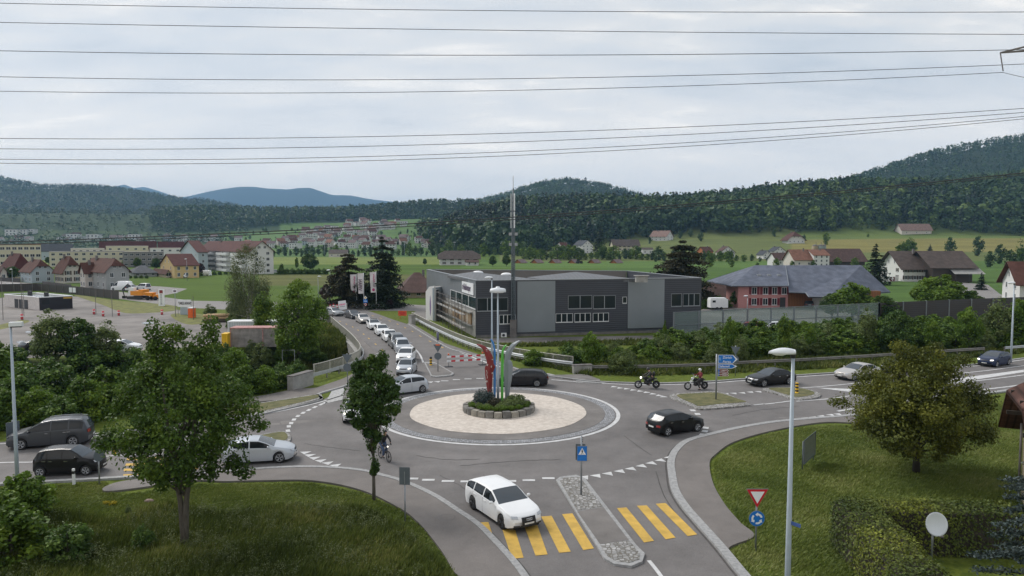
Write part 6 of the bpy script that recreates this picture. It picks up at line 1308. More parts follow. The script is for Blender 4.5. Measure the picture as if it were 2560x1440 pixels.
# --- lamps
def lamp(label, base, h, kind='arm', ang=180, r=.085, headL=.8, z0=0.0, mp='lampgrey'):
 o = empty('street_lamp', (base[0], base[1], z0), R(ang), label, 'street lamp'); b = MB(); b.tube([(0, 0, -.3), (0, 0, .02)], .18, 10); b.build('base', M['conc_dark'], o)
 b = MB(); b.tube([(0, 0, -.2), (0, 0, h * .25), (0, 0, h)], [r * 1.25, r * 1.15, r * .62], 12); b.build('pole', M[mp], o)
 if kind == 'disc':
  b = MB(); b.lathe([(.50, 0), (.64, .02), (.60, .26), (.50, .30), (.16, .36), (.15, .44), (.02, .46)], 28, (0, 0, h)); b.build('lamp_head', M['lamphead'], o); b = MB(); b.lathe([(.46, -.03), (.47, 0)], 24, (0, 0, h)); b.build('diffuser', M['signwhite'], o)
 elif kind == 'box':
  b = MB(); b.box(-.05, .55, -.16, .16, h, h + .22); b.build('lamp_head', M['lamphead'], o); b = MB(); b.box(0, .5, -.13, .13, h - .06, h - .002); b.build('diffuser', M['dark'], o)
 else:
  n_ = 9; b = MB(); vs = []; fs = []
  for i in range(n_):
   t = i / (n_ - 1); x = -.06 + t * headL; w = .17 * math.sin(math.pi * (t * .82 + .16)) + .03; zt = .10 + .13 * math.sin(math.pi * (t * .8 + .1)) - .06 * t; zb_ = .02
   for k in range(7): a = math.pi * k / 6; vs.append((x, w * math.cos(a), h + zb_ + (zt) * math.sin(a)))
  for i in range(n_ - 1):
   for k in range(6): fs.append((i * 7 + k, i * 7 + k + 1, (i + 1) * 7 + k + 1, (i + 1) * 7 + k))
   fs.append((i * 7 + 6, i * 7, (i + 1) * 7, (i + 1) * 7 + 6))
  fs += [[0, 1, 2, 3, 4, 5, 6], [(n_ - 1) * 7 + k for k in range(6, -1, -1)]]; b.add(vs, fs); b.build('lamp_head', M['lamphead'], o, smooth=True)
  b = MB(); b.ball((headL * .52, 0, h + .03), (headL * .30, .13, .085), 12, 6); b.build('diffuser', M['signwhite'], o); b = MB(); b.tube([(0, 0, h - .12), (0, 0, h + .12)], .085, 10); b.build('collar', M['dark'], o)
 return o
lamp('blue-grey lamp post with a box head at the left edge', P(44, 1212), 8.55, 'box', 20)
fl_ = lamp('tall blue-grey lamp post with a long pale head in the right foreground', PD(1983, 885, 24), 9.25, 'arm', 176, headL=.86)
lamp('lamp post with pale head at the right edge beside the dark blue hatchback', P(2527, 907), 8.55, 'arm', 176)
lamp('lamp post with flat round head rising from the sculpture in the roundabout', P(1245, 1004, .5), 8.6, 'disc', z0=.5)
lamp('lamp post with small pale head behind the blue horn of the sculpture', P(1230, 922), 9.3, 'arm', 182, headL=.8)
for (a, y0, y1, ang, lab) in [(826, 676, 757, 190, 'lamp post by the purple bushes near the flags'), (796, 692, 750, 0, 'thin dark lamp post left of the copper bushes'), (32, 674, 722, 180, 'lamp post in front of the hipped red house'), (468, 648, 702, 180, 'lamp post before the yellow house'), (385, 643, 672, 180, 'lamp post between the bungalow and the yellow house'), (1868, 741, 786, 180, 'white headed lamp in the car park'), (1155 + 0, 0, 0, 0, '')][:6]:
 p = Tg(a, y1); lamp(lab, p, HT(a, y0, p), 'arm', ang, r=.07, mp='steel', z0=p.z)
for i, (a, y0, y1) in enumerate([(723, 604, 641), (812, 606, 641), (842, 606, 640), (894, 606, 641), (930, 606, 641), (990, 606, 640), (1011, 605, 640), (1120, 606, 632), (1136, 606, 632), (1265, 606, 640)]):
 p = Tg(a, y1); h = HT(a, y0, p); o = empty('floodlight_mast', p, 0, 'slim floodlight mast beside the distant playing field', 'floodlight', 'floodlight masts round the playing field'); b = MB(); b.tube([(0, 0, -.5), (0, 0, h)], [.28, .16], 6); b.build('mast', M['steel'], o); b = MB(); b.box(-1.3, 1.3, -.2, .2, h, h + .45); b.build('lamp_head', M['lamphead'], o)
# blue name plate on the near lamp
b = MB(); b.box(.09, .44, -.012, .012, 3.45, 3.57); pl_ = b.build('name_plate', mat('dull_blue', (.05, .10, .30), .6), fl_); pl_.rotation_euler = (0, R(0), R(128))
# --- antenna mast
mb_ = P(1283, 843); am = empty('antenna_mast', mb_, 0, 'tall slim lattice mobile phone mast in front of the business building', 'antenna mast'); hM = HT(1283, 470, mb_); b = MB()
for k in range(3):
 a = R(90 + 120 * k); b.tube([(.32 * math.cos(a), .32 * math.sin(a), -.3), (.2 * math.cos(a), .2 * math.sin(a), hM * .96)], .055, 5)
n_ = 34
for i in range(n_):
 for k in range(3):
  a, c = R(90 + 120 * k), R(90 + 120 * (k + 1)); r0, r1 = .32 - .12 * i / n_, .32 - .12 * (i + 1) / n_; b.tube([(r0 * math.cos(a), r0 * math.sin(a), hM * .95 * i / n_), (r1 * math.cos(c), r1 * math.sin(c), hM * .95 * (i + 1) / n_)], .04, 4, False)
b.tube([(0, 0, 0), (0, 0, hM)], [.16, .1], 6); b.tube([(0, 0, hM), (0, 0, hM + 1.6)], .03, 4); b.build('lattice', M['signback'], am)
for zc_, rr2, ph in ((hM - 1.9, .26, 2.3), (hM - 4.3, .26, 2.2)):
 for k in range(3): a = R(60 + 120 * k); b = MB(); b.m = Matrix.Translation((rr2 * math.cos(a), rr2 * math.sin(a), zc_)) @ Matrix.Rotation(a, 4, 'Z'); b.box(0, .09, -.08, .08, -ph / 2, ph / 2); b.build('antenna_panel', M['lamphead'], am)
for z in (hM - 6.2, hM - 7.6):
 for s in (-1, 1): b = MB(); b.m = Matrix.Translation((s * .4, -.1, z)); b.box(-.2, .2, -.1, .15, -.2, .2); b.build('radio_unit', M['steel'], am)
b = MB(); b.box(-.45, .45, -.4, .4, -.2, 2.4); b.build('cabinet', M['conc_dark'], am)
# --- signs
def sign_pole(o, h, r=.04, m_='steel'): b = MB(); b.tube([(0, 0, -.2), (0, 0, h)], r, 8); b.build('pole', M[m_], o)
def tri(b, s, y, z, t=.01): b.add([(-s / 2, y, z), (s / 2, y, z), (0, y, z - s * .87), (-s / 2, y + t, z), (s / 2, y + t, z), (0, y + t, z - s * .87)], [(0, 2, 1), (3, 4, 5), (0, 1, 4, 3), (1, 2, 5, 4), (2, 0, 3, 5)])
def disc(b, r, y, z, t=.01, n=24):
 b.add([(r * math.cos(2 * math.pi * k / n), y + yy, z + r * math.sin(2 * math.pi * k / n)) for yy in (0, t) for k in range(n)], [list(range(n)), list(range(2 * n - 1, n - 1, -1))] + [(k, n + k, n + (k + 1) % n, (k + 1) % n) for k in range(n)])
def sign(name, label, base, rz, h, z0=0, r=.04): o = empty(name, (base[0], base[1], z0), R(rz), label, 'road sign'); sign_pole(o, h, r); return o
# give way + roundabout, facing us
o = sign('road_sign', 'red-bordered give-way triangle above a blue roundabout disc in the right foreground', P(1889, 1380), 0, 2.7)
b = MB(); b.mat(M['steel']); tri(b, .94, -.055, 2.73); b.build('triangle_frame', None, o)
b = MB(); b.mat(M['red']); tri(b, .88, -.07, 2.70); b.mat(M['signwhite']); tri(b, .58, -.085, 2.615); b.build('give_way_triangle', None, o)
b = MB(); b.mat(M['steel']); disc(b, .34, -.055, 1.46); b.mat(M['blue']); disc(b, .32, -.07, 1.46); b.mat(M['signwhite'])
for k in range(3):
 a0 = 120 * k + 15; pts = []
 for t in range(7): a = R(a0 + t * 11); pts.append((.235 * math.cos(a), .235 * math.sin(a)))
 for t in range(6, -1, -1): a = R(a0 + t * 11); pts.append((.155 * math.cos(a), .155 * math.sin(a)))
 b.add([(x, -.085, 1.46 + z) for x, z in pts], [list(range(14))]); a = R(a0 + 66); c = R(a0 + 98); b.add([(.285 * math.cos(a), -.085, 1.46 + .285 * math.sin(a)), (.195 * math.cos(c), -.085, 1.46 + .195 * math.sin(c)), (.105 * math.cos(a), -.085, 1.46 + .105 * math.sin(a))], [(0, 1, 2)])
b.build('roundabout_disc', None, o)
# pedestrian crossing sign
o = sign('road_sign', 'blue pedestrian crossing sign on a pole standing on the cobbled island', P(1453, 1237, .13), 0, 3.05, .13, .045)
b = MB(); b.mat(M['signback']); b.box(-.29, .20, .05, .08, 1.80, 2.62); b.build('rear_sign', None, o)
b = MB(); b.mat(M['steel']); b.box(-.235, .285, -.07, -.055, 1.76, 2.56); b.mat(M['blue']); b.box(-.215, .265, -.085, -.071, 1.79, 2.53); b.mat(M['signwhite']); b.add([(-.17, -.09, 2.10), (.22, -.09, 2.10), (.025, -.09, 2.46)], [(0, 1, 2)])
b.mat(M['black']); b.m = Matrix.Translation((.025, -.095, 0)); disc(b, .022, 0, 2.355, .002, 10)
for q in ([(-.02, 2.33), (.025, 2.33), (.03, 2.22), (-.01, 2.22)], [(-.01, 2.23), (.015, 2.23), (-.035, 2.14), (-.055, 2.14)], [(.008, 2.23), (.03, 2.23), (.065, 2.14), (.045, 2.14)], [(.02, 2.32), (.06, 2.25), (.05, 2.245), (.01, 2.30)], [(-.02, 2.32), (-.05, 2.25), (-.04, 2.245), (-.01, 2.30)], [(-.12, 2.125), (-.08, 2.125), (-.09, 2.11), (-.13, 2.11)], [(-.03, 2.125), (0, 2.125), (0, 2.11), (-.035, 2.11)], [(.08, 2.125), (.115, 2.125), (.12, 2.11), (.085, 2.11)]): b.add([(x, 0, z) for x, z in q], [(0, 1, 2, 3)])
b.build('crossing_panel', None, o)
for z in (2.75, 2.85, 2.95): b = MB(); b.box(-.03, .08, -.03, .03, z, z + .04); b.build('clamp', M['conc_dark'], o)
# plain back of a sign on the near pavement
o = sign('road_sign', 'grey back of a rectangular sign on the pavement edge near the white estate car', P(1013, 1305), -4, 1.85, 0, .035); b = MB(); b.prism([(-.25, -.04), (.25, -.04), (.25, -.02), (-.25, -.02)], 1.78, 2.6); b.build('sign_back', M['signback'], o); b = MB(); b.box(-.02, .02, -.06, -.041, 1.80, 2.4); b.build('bracket', M['steel'], o)
# direction signs
o = sign('direction_sign', 'post with blue arrow signs and small brown arrows on the grassed island', P(1790, 998, .15), -4, 3.72, .15, .07)
def arrow(b, x0, x1, z0, z1, tip, y, mf, mi, e=.035):
 zc = (z0 + z1) / 2
 for m_, k, yy in ((mf, 0, y), (mi, e, y - .012)):
  b.mat(M[m_]); P5 = [(x0 + k, z0 + k), (x1 - (0 if k == 0 else .02), z0 + k), (x1 + tip - (0 if k == 0 else tip * .45), zc), (x1 - (0 if k == 0 else .02), z1 - k), (x0 + k, z1 - k)]
  b.add([(x, yy, z) for x, z in P5] + [(x, yy + .01, z) for x, z in P5], [[0, 1, 2, 3, 4], [9, 8, 7, 6, 5]] + [(i, 5 + i, 5 + (i + 1) % 5, (i + 1) % 5) for i in range(5)])
b = MB(); arrow(b, .1, 1.28, 2.98, 3.68, .38, -.08, 'signwhite', 'blue'); b1 = b.build('blue_arrow', None, o); b = MB(); arrow(b, .1, 1.24, 2.56, 2.93, .40, -.08, 'signwhite', 'blue'); b2 = b.build('blue_arrow', None, o)
def sgn_text(s, x, z, size, par, mm='signwhite', y=-.10, sx=1.0): text(s, size, M[mm], par, Matrix.Translation((x, y, z)), sx=sx, font_w=1.2, th=.002)
sgn_text('Zürich', .46, 3.38, .27, b1, sx=1.02); sgn_text('Aarau', .46, 3.05, .27, b1, sx=1.0); sgn_text('Safenwil', .19, 2.66, .25, b2, sx=1.02)
b = MB(); b.box(.17, .30, -.105, -.095, 3.22, 3.46); b.build('route_number', mat('faint_route_shield', (.2, .38, .66), .5), b1)
for i, (z0, z1, L_) in enumerate([(2.27, 2.5, .85), (2.09, 2.25, .87), (1.92, 2.07, .87)]):
 b = MB(); arrow(b, .1, L_, z0, z1, .10, -.08, 'signwhite', 'brown', .014); b.mat(M['blue']); b.box(.11, .22, -.105, -.093, z0 + .02, z1 - .02); b.mat(M['signwhite'])
 for (u, v) in ((.45, .80), (.30, .62))[:2 if i == 0 else 1]: zc = z0 + (z1 - z0) * (.62 if u == .45 and i == 0 else .4); b.box(u, v, -.105, -.094, zc - .014, zc + .014)
 b.build('brown_arrow', None, o)
def backs(label, q, rz, h, s=.9, zt=None, z0=0, rdisc=.36, red=False):
 o = sign('road_sign', label, P(*q, z0), rz, h, z0, .045); zt = zt or h - .1; b = MB(); b.mat(M['signback']); tri(b, s, -.06, zt); b.build('triangle_back', None, o); b = MB(); b.mat(M['signback']); disc(b, rdisc, -.06, zt - s * .87 - rdisc - .02); b.build('disc_back', None, o)
 return o
backs('grey backs of a give-way triangle and disc before the guardrail behind the direction signs', (1838, 941), -38, 3.0, .95, 2.9)
o = backs('grey backs of triangle and disc on the kerbed island of the bridge road', (1095, 929), 0, 3.9, .9, 2.72, .13); b = MB(); b.tube([(0, -.01, 3.15), (0, -.01, 3.95)], .12, 10); b.build('signal_head', mat('violet_grey_cap', (.12, .12, .19), .6), o); b = MB(); b.box(-.2, .2, -.09, -.07, 2.62, 2.75); b.build('red_marker', M['orange'], o)
backs('grey backs of triangle and disc half behind the slim maple by the bridge pavement', (869, 966), 0, 3.0, .92, 2.92)
def bollard(label, q, z0, h=.95, cap=False):
 p = P(*q, z0); o = empty('marker_post', p, 0, label, 'bollard')
 n_ = 6
 b = MB(); b.mat(M['yellow'])
 for k in range(n_): b.mat(M['yellow'] if k % 2 == 0 else M['black']); b.lathe([(.13, h * k / n_ - (.05 if k == 0 else 0)), (.13, h * (k + 1) / n_ - .002)], 14)
 b.build('post', None, o); b = MB(); b.mat(M['black'] if cap else M['yellow']); b.lathe([(.14, h), (.13, h + .04), (.05, h + (.12 if cap else .06))], 14); b.build('cap', None, o)
bollard('black and yellow banded post with pointed cap on the bridge island', (1077, 913), .13, .8, True); bollard('black and yellow banded post on the small grass island on the right', (1992, 983), .13, .85); bollard('black and yellow banded post between the people carrier and the maple', (285, 1134), .02, .5)
# red and white barrier
p = P(1122, 918); q = P(1207, 913); m4, l_ = planeM(p, q); o = empty('road_barrier', p, math.atan2((q - p).y, (q - p).x), 'red and white board barrier closing the lane beside the bridge island', 'barrier')
for z in (.55, 1.0):
 b = MB(); n_ = 9
 for k in range(n_): b.mat(M['red'] if k % 2 else M['signwhite']); b.box(-.2 + (l_ + .4) * k / n_, -.2 + (l_ + .4) * (k + 1) / n_ - .002, -.03, .0, z, z + .17)
 b.build('board', None, o)
for x in (0, l_): b = MB(); b.mat(M['steel']); b.tube([(x, .05, 0), (x, .05, 1.25)], .03, 6); b.mat(M['dark']); b.box(x - .4, x + .4, -.2, .3, 0, .1); b.build('foot', None, o); b = MB(); b.ball((x, .05, 1.33), .1, 8, 6); b.build('warning_light', M['orange'], o)
# signs near the flags
p = P(1000, 797); o = empty('notice_board', p, R(-6), 'orange-red notice board on one leg on the verge', 'sign'); hN = HT(1000, 777, p); b = MB(); b.mat(mat('notice_orange', (.70, .10, .04), .6)); b.box(-.3, 1.15, -.03, 0, hN - .85, hN); b.mat(M['red'])
for k, (u, v) in enumerate(((-.1, .85), (-.05, .95), (.1, .8))): b.box(u, v, -.045, -.031, hN - .28 - k * .2, hN - .18 - k * .2)
b.build('board', None, o); b = MB(); b.tube([(0, .03, 0), (0, .03, hN)], .05, 6); b.build('leg', M['orange'], o)
p = P(858, 776); o = empty('advertising_board', p, R(-8), 'tilted white advertising board with pink lettering beside the bend', 'sign'); T_ = Matrix.Rotation(R(-8), 4, 'Y'); b = MB(); b.m = T_; b.box(-.75, .8, -.05, 0, .15, 1.85); b.build('panel', M['signwhite'], o)
k_ = text('DÄBARY', .42, mat('pink_letters', (.8, .05, .25), .5), o, T_ @ Matrix.Translation((-.62, -.06, 1.0)), sx=.78, font_w=2); b = MB(); b.m = T_; b.box(-.5, .5, -.06, -.051, .72, .80); b.build('small_print', M['signback'], o); b = MB(); b.box(-.9, -.7, -.3, .5, 0, .12); b.box(.6, .8, -.3, .5, 0, .12); b.build('foot', M['conc_dark'], o)
p = P(914, 774); o = empty('town_sign', p, 0, 'pole with yellow diamond, blue town plate and round speed disc below the flags', 'road sign'); sc_ = p.y / F_PX; sign_pole(o, 34 * sc_, .05)
b = MB(); b.mat(M['signwhite']); z = 30 * sc_; s = 4.6 * sc_; b.add([(-s, -.06, z), (0, -.06, z - s), (s, -.06, z), (0, -.06, z + s)], [(0, 1, 2, 3)]); b.mat(M['yellow']); s *= .5; b.add([(-s, -.07, z), (0, -.07, z - s), (s, -.07, z), (0, -.07, z + s)], [(0, 1, 2, 3)]); b.build('priority_diamond', None, o)
b = MB(); b.mat(M['blue']); b.box(-5.5 * sc_, 5.5 * sc_, -.07, -.055, 17.5 * sc_, 25.5 * sc_); b.mat(M['signwhite']); b.box(-4 * sc_, 4 * sc_, -.08, -.071, 20.6 * sc_, 22.2 * sc_); b.build('town_plate', None, o); b = MB(); b.mat(M['red']); disc(b, 3.8 * sc_, -.06, 13 * sc_); b.mat(M['signwhite']); disc(b, 2.6 * sc_, -.075, 13 * sc_); b.mat(M['black']); b.box(-1.4 * sc_, 1.4 * sc_, -.09, -.078, 12 * sc_, 14 * sc_); b.build('speed_disc', None, o)
p = P(865, 768); o = sign('road_sign', 'small grey-green plate on a pole behind the tilted white board', p, 0, 2.5); b = MB(); b.box(-.35, .35, -.06, -.04, 2.1, 2.6); b.build('plate', M['signback'], o)
for i, (a, y) in enumerate([(826, 777), (834, 775), (843, 777)]):
 p = P(a, y); o = empty('striped_beacon', p, 0, 'white and dark striped beacon at the lane end of the bend', 'beacon', 'beacons at the lane end'); b = MB();
 for k in range(5): b.mat(M['signwhite'] if k % 2 else M['red']); b.box(-.14, .14, -.03, .0, .1 + .22 * k, .1 + .22 * (k + 1) - .002)
 b.build('board', None, o); b = MB(); b.box(-.3, .3, -.2, .2, 0, .098); b.build('foot', M['dark'], o)
# flags
M['flag'] = mat('flag_cloth', (.60, .57, .58), .8, var=.05); M['flagtext'] = mat('flag_lettering', (.15, .10, .14), .7); M['magenta'] = mat('magenta_print', (.42, .03, .16), .7)
for i, (a, y0, y1, lab, txt) in enumerate([(892, 686, 771, 'left banner flag with purple lettering and berry emblem', 0), (910, 683, 773, 'middle banner flag with dark mirrored capitals', 1), (941, 680, 773, 'right banner flag with purple lettering and berry emblem', 0)]):
 p = P(a, y1); o = empty('banner_flag', p, 0, lab, 'flag'); h = HT(a, y0, p); b = MB(); b.tube([(0, 0, -.2), (0, 0, h + .1)], [.07, .05], 6); b.build('pole', M['lamphead'], o)
 w, fh = 15 * p.y / F_PX, 51 * p.y / F_PX; b = MB(); n_ = 12; vs = []; fs = []
 for k in range(n_ + 1):
  z = h - fh * k / n_
  for x in range(4): u = x / 3; vs.append((-.06 - w * (1 - u) * (1 - .16 * k / n_) , .10 * math.sin(k * .8 + u * 2) - .05, z - .04 * (1 - u)))
 for k in range(n_):
  for x in range(3): fs.append((k * 4 + x, (k + 1) * 4 + x, (k + 1) * 4 + x + 1, k * 4 + x + 1))
 nv_ = len(vs); vs += [(q[0], q[1] + .02, q[2]) for q in vs]; fs += [tuple(nv_ + j for j in f[::-1]) for f in fs]; b.add(vs, fs); cl = b.build('cloth', M['flag'], o, smooth=True)
 if txt: text('VIFIAN', w * .78, M['flagtext'], cl, Matrix.Translation((-w * .22, -.20, h - fh * .86)) @ Matrix.Rotation(R(-90), 4, 'Y') @ Matrix.Diagonal((1, 1, -1, 1)) if False else Matrix.Translation((-w * .82, -.20, h - fh * .86)) @ Matrix.Rotation(R(-90), 4, 'Y') @ Matrix.Diagonal((1, 1, -1, 1)), sx=.82, font_w=3)
 else:
  b = MB(); b.mat(M['flagtext'])
  rr_ = random.Random(5 + i)
  for k in range(15): zz = h - fh * (.10 + .043 * k); x0 = -w * .42 + rr_.uniform(-.05, .03); b.mat(M['magenta'] if k < 9 else M['flagtext']); b.box(x0, x0 + w * rr_.uniform(.14, .28), -.19, -.18, zz - .10, zz)
  b.build('lettering', None, cl); b = MB(); b.ball((-w * .42, -.16, h - fh * .87), (w * .22, .04, w * .25), 8, 6); b.build('emblem', M['magenta'], cl)
# --- the sculpture and its planter
S0 = P(1245, 1003, .45)
scp = None
def horn(label, mname, c, px_w, pts, thick=.18, z0=.35, yoff=0.0, rz=0, cut=None):
 """pts: (row, left px, right px) of the outline, taken at the distance where it stands"""
 base = P(c[0], c[1], z0); D = base.y + yoff; o = empty('sculpture_horn', (base.x, D, z0), 0, label, 'sculpture', None)
 L_, R_ = [], []
 for (y, l, r) in pts:
  a, b_ = PD(l, y, D), PD(r, y, D); L_.append((a.x - base.x, a.z - z0)); R_.append((b_.x - base.x, b_.z - z0))
 vs, fs = [], []; n = len(pts); cr = .10
 for s in (0, 1):
  for i in range(n):
   (xl, zl), (xr, zr_) = L_[i], R_[i]; xm, zm = (xl + xr) / 2, (zl + zr_) / 2; tk = min(thick, .35 * abs(xr - xl) + .05)
   yb = (-tk / 2 if s == 0 else tk / 2); vs += [(xl, yb * .5, zl), (xm, yb - (cr * min(1, abs(xr - xl) * 2) if s == 0 else 0), zm), (xr, yb * .5, zr_)]
 for i in range(n - 1):
  for k in range(2): fs.append((i * 3 + k, i * 3 + k + 1, (i + 1) * 3 + k + 1, (i + 1) * 3 + k)); j = n * 3; fs.append((j + i * 3 + k, j + (i + 1) * 3 + k, j + (i + 1) * 3 + k + 1, j + i * 3 + k + 1))
  for k, fl in ((0, 0), (2, 1)): j = n * 3; q = (i * 3 + k, (i + 1) * 3 + k, j + (i + 1) * 3 + k, j + i * 3 + k); fs.append(q if not fl else q[::-1])
 b = MB(); b.add(vs, fs); b.build('horn', M[mname], o); return o, base, D
M['hred'] = mat('horn_red', (.21, .018, .018), .45, var=.06); M['hblue'] = mat('horn_blue', (.035, .20, .52), .4, var=.05); M['hgreen'] = mat('horn_green', (.09, .42, .05), .4, var=.05); M['hgrey'] = mat('horn_grey', (.24, .27, .29), .45, .2, var=.06)
M['lightprint'] = mat('pale_print', (.55, .48, .45), .6)
o, base, D = horn('dark red curved horn with pale cut-out shapes, leftmost of the sculpture', 'hred', (1226, 1000), 0, [(859.5, 1191, 1194), (862, 1192, 1204), (866, 1199, 1213), (871, 1205, 1219), (877, 1209, 1224), (885, 1212, 1229), (893, 1214, 1232), (900, 1216, 1233.5), (907, 1217.5, 1234), (911, 1216, 1235), (915, 1214, 1238), (918.5, 1212, 1238), (922, 1212, 1236), (930, 1212.5, 1233), (938, 1213, 1232), (955, 1215, 1231), (970, 1217, 1230), (985, 1220, 1229), (1001, 1224, 1227.5)])
b = MB()
for (x0, y0, x1, y1) in [(1214, 872, 1220, 874), (1215, 876, 1219, 877), (1229, 896, 1233, 899), (1216, 908, 1221, 914), (1227, 912, 1230, 919), (1229, 929, 1233, 934), (1214, 949, 1220, 955)]:
 a, c = PD(x0, y0, D), PD(x1, y1, D); zm = (a.z + c.z) / 2 - .35; xm = (a.x + c.x) / 2 - base.x; w, h = (c.x - a.x) / 2, (a.z - c.z) / 2; b.add([(xm - w, -.235, zm - h * .3), (xm + w * .2, -.235, zm - h), (xm + w, -.235, zm + h * .4), (xm - w * .2, -.235, zm + h)], [(0, 1, 2, 3)])
pp = [(1216, 924), (1218, 930), (1217, 936), (1219, 941), (1218, 945)]; b.tube([tuple(PD(a, y, D) - Vector((base.x, D + .22, .35))) for a, y in pp], .02, 4); b.build('pale_markings', M['lightprint'], o)
horn('slim sky-blue curved horn between the red horn and the lamp post', 'hblue', (1237.5, 1000), 0, [(848, 1224, 1228), (850, 1226, 1231), (855, 1229, 1234), (862, 1232, 1236.5), (870, 1233.5, 1238), (880, 1234, 1239), (900, 1234, 1239.5), (930, 1233.5, 1239.5), (960, 1233.5, 1239.5), (990, 1234, 1239.5), (1002, 1234, 1240)], .2, yoff=.35)
horn('slim bright green horn right of the roundabout lamp post', 'hgreen', (1256, 1005), 0, [(862, 1265, 1268), (864, 1261, 1267), (869, 1257, 1263), (876, 1254, 1260), (885, 1253, 1259), (900, 1252.5, 1259.5), (930, 1252, 1259), (960, 1252, 1258.5), (990, 1252, 1258.5), (1006, 1252.5, 1258.5)], .22, yoff=-.1)
horn('broad silver grey curved horn, rightmost of the sculpture', 'hgrey', (1266, 1003), 0, [(851, 1297, 1303), (854, 1289, 1300), (859, 1280, 1294), (866, 1273, 1288), (876, 1266, 1282), (888, 1262, 1278), (900, 1260.5, 1275), (905, 1260, 1280), (915, 1260, 1282), (930, 1260, 1281.5), (950, 1260.5, 1279), (975, 1262, 1275), (1003, 1263, 1271)], .25, yoff=.1)
PC = Vector((P(1246, 1050).x, P(1246, 1050).y + 2.72, 0)); PR = 2.75
pl = empty('stone_planter', PC, 0, 'round raised planter walled with rough grey stone blocks on the roundabout', 'planter'); rr_ = random.Random(8); n_ = 26
STN = [mat('stone_block_%d' % i, c, .9, var=.35, scale=2.5, bump=.5) for i, c in enumerate([(.20, .19, .17), (.28, .26, .22), (.15, .145, .135)])]
a = 0
for k in range(n_):
 a0, a1 = 2 * math.pi * k / n_, 2 * math.pi * (k + 1) / n_ - .025; r1 = PR + rr_.uniform(-.04, .05); r0 = PR - .38; h = .54 + rr_.uniform(-.07, .06); am_ = (a0 + a1) / 2
 b = MB(); pts = [(r0 * math.cos(a0), r0 * math.sin(a0)), (r1 * math.cos(a0), r1 * math.sin(a0)), ((r1 + .04) * math.cos(am_), (r1 + .04) * math.sin(am_)), (r1 * math.cos(a1), r1 * math.sin(a1)), (r0 * math.cos(a1), r0 * math.sin(a1))]
 b.prism(pts, .05, h - .05); q = [(x * .985, y * .985) for x, y in pts]; b.prism(q, h - .049, h); b.build('stone_block', STN[rr_.randrange(3)], pl)
b = MB(); b.prism([(2.4 * math.cos(t / 18 * math.pi), 2.4 * math.sin(t / 18 * math.pi)) for t in range(36)], .1, .5); b.build('soil', mat('dark_soil', (.045, .035, .028), .95, var=.3, scale=3), pl)
# planting on it
M['h'] = 0
def mini(fol, seed, r_, n, size, label, p, name='shrub', flat=.8):
 bl = [(0, 0, r_ * .45, r_, r_, r_ * flat)]; rg = np.random.default_rng(seed)
 for k in range(7): a = rg.uniform(0, 6.28); bl.append((math.cos(a) * r_ * .5, math.sin(a) * r_ * .5, r_ * .6, r_ * .5, r_ * .5, r_ * .5 * flat))
 C, Nn, S, t = fill_blobs(bl, n, size, rg, .5, .5); C[:, 2] = np.maximum(C[:, 2], .02); o = empty(name, p, 0, label, 'shrub'); link('foliage', quads_mesh('foliage', leaf_quads(C, Nn, S, rg), t, F[fol]), o); b = MB(); b.tube([(0, 0, -.05), (0, 0, r_ * .5)], [.03, .015], 5); b.build('stem', M['barkd'], o); return o
def pp_(x, y): return PC + Vector((x, y, .5))
mini('spruce', 1, .85, 2400, .13, 'blue-green juniper on the left of the planter', pp_(-1.15, .35), 'juniper', .95); mini('cedar', 2, .62, 1500, .08, 'dark rounded shrub in front of the red and blue horns', pp_(-.35, -.55), flat=.6)
mini('willow', 3, .75, 1800, .10, 'wispy grassy shrub on the right of the planter', pp_(1.3, .3), 'grassy_shrub', .55)
m1 = mini('lime', 4, .30, 520, .07, 'tiny fresh green cushion plant', pp_(-2.0, -.8), 'cushion_plant', .7); m1['group'] = 'fresh green cushion plants along the planter rim'; m1['label'] = 'fresh green cushion plant behind the stone rim of the planter'
for x, y, s in [(-2.1, -.2, .9), (-1.3, -1.5, 1), (-.75, -1.8, 1.2), (-.25, -1.95, .9), (.3, -1.95, 1.25), (.9, -1.75, 1.05), (1.5, -1.45, 1.1), (2.05, -.85, .9), (2.2, 0, .9)]: copy_tree(m1, pp_(x, y), x, s)
m2 = mini('willow', 5, .42, 800, .09, 'dull green mound plant in the middle of the planter', pp_(.3, -1.1), 'mound_plant', .7); m2['group'] = 'dull green mound plants in the planter'
for x, y, s in [(.9, -.9, 1.2), (.1, -1.5, .9), (-.9, -1.2, .8), (.75, -1.35, .9), (1.3, -.6, 1.3), (-1.5, -.9, .8), (.4, -.4, 1.1), (1.8, -.5, 1)]: copy_tree(m2, pp_(x, y), x * 2, s)
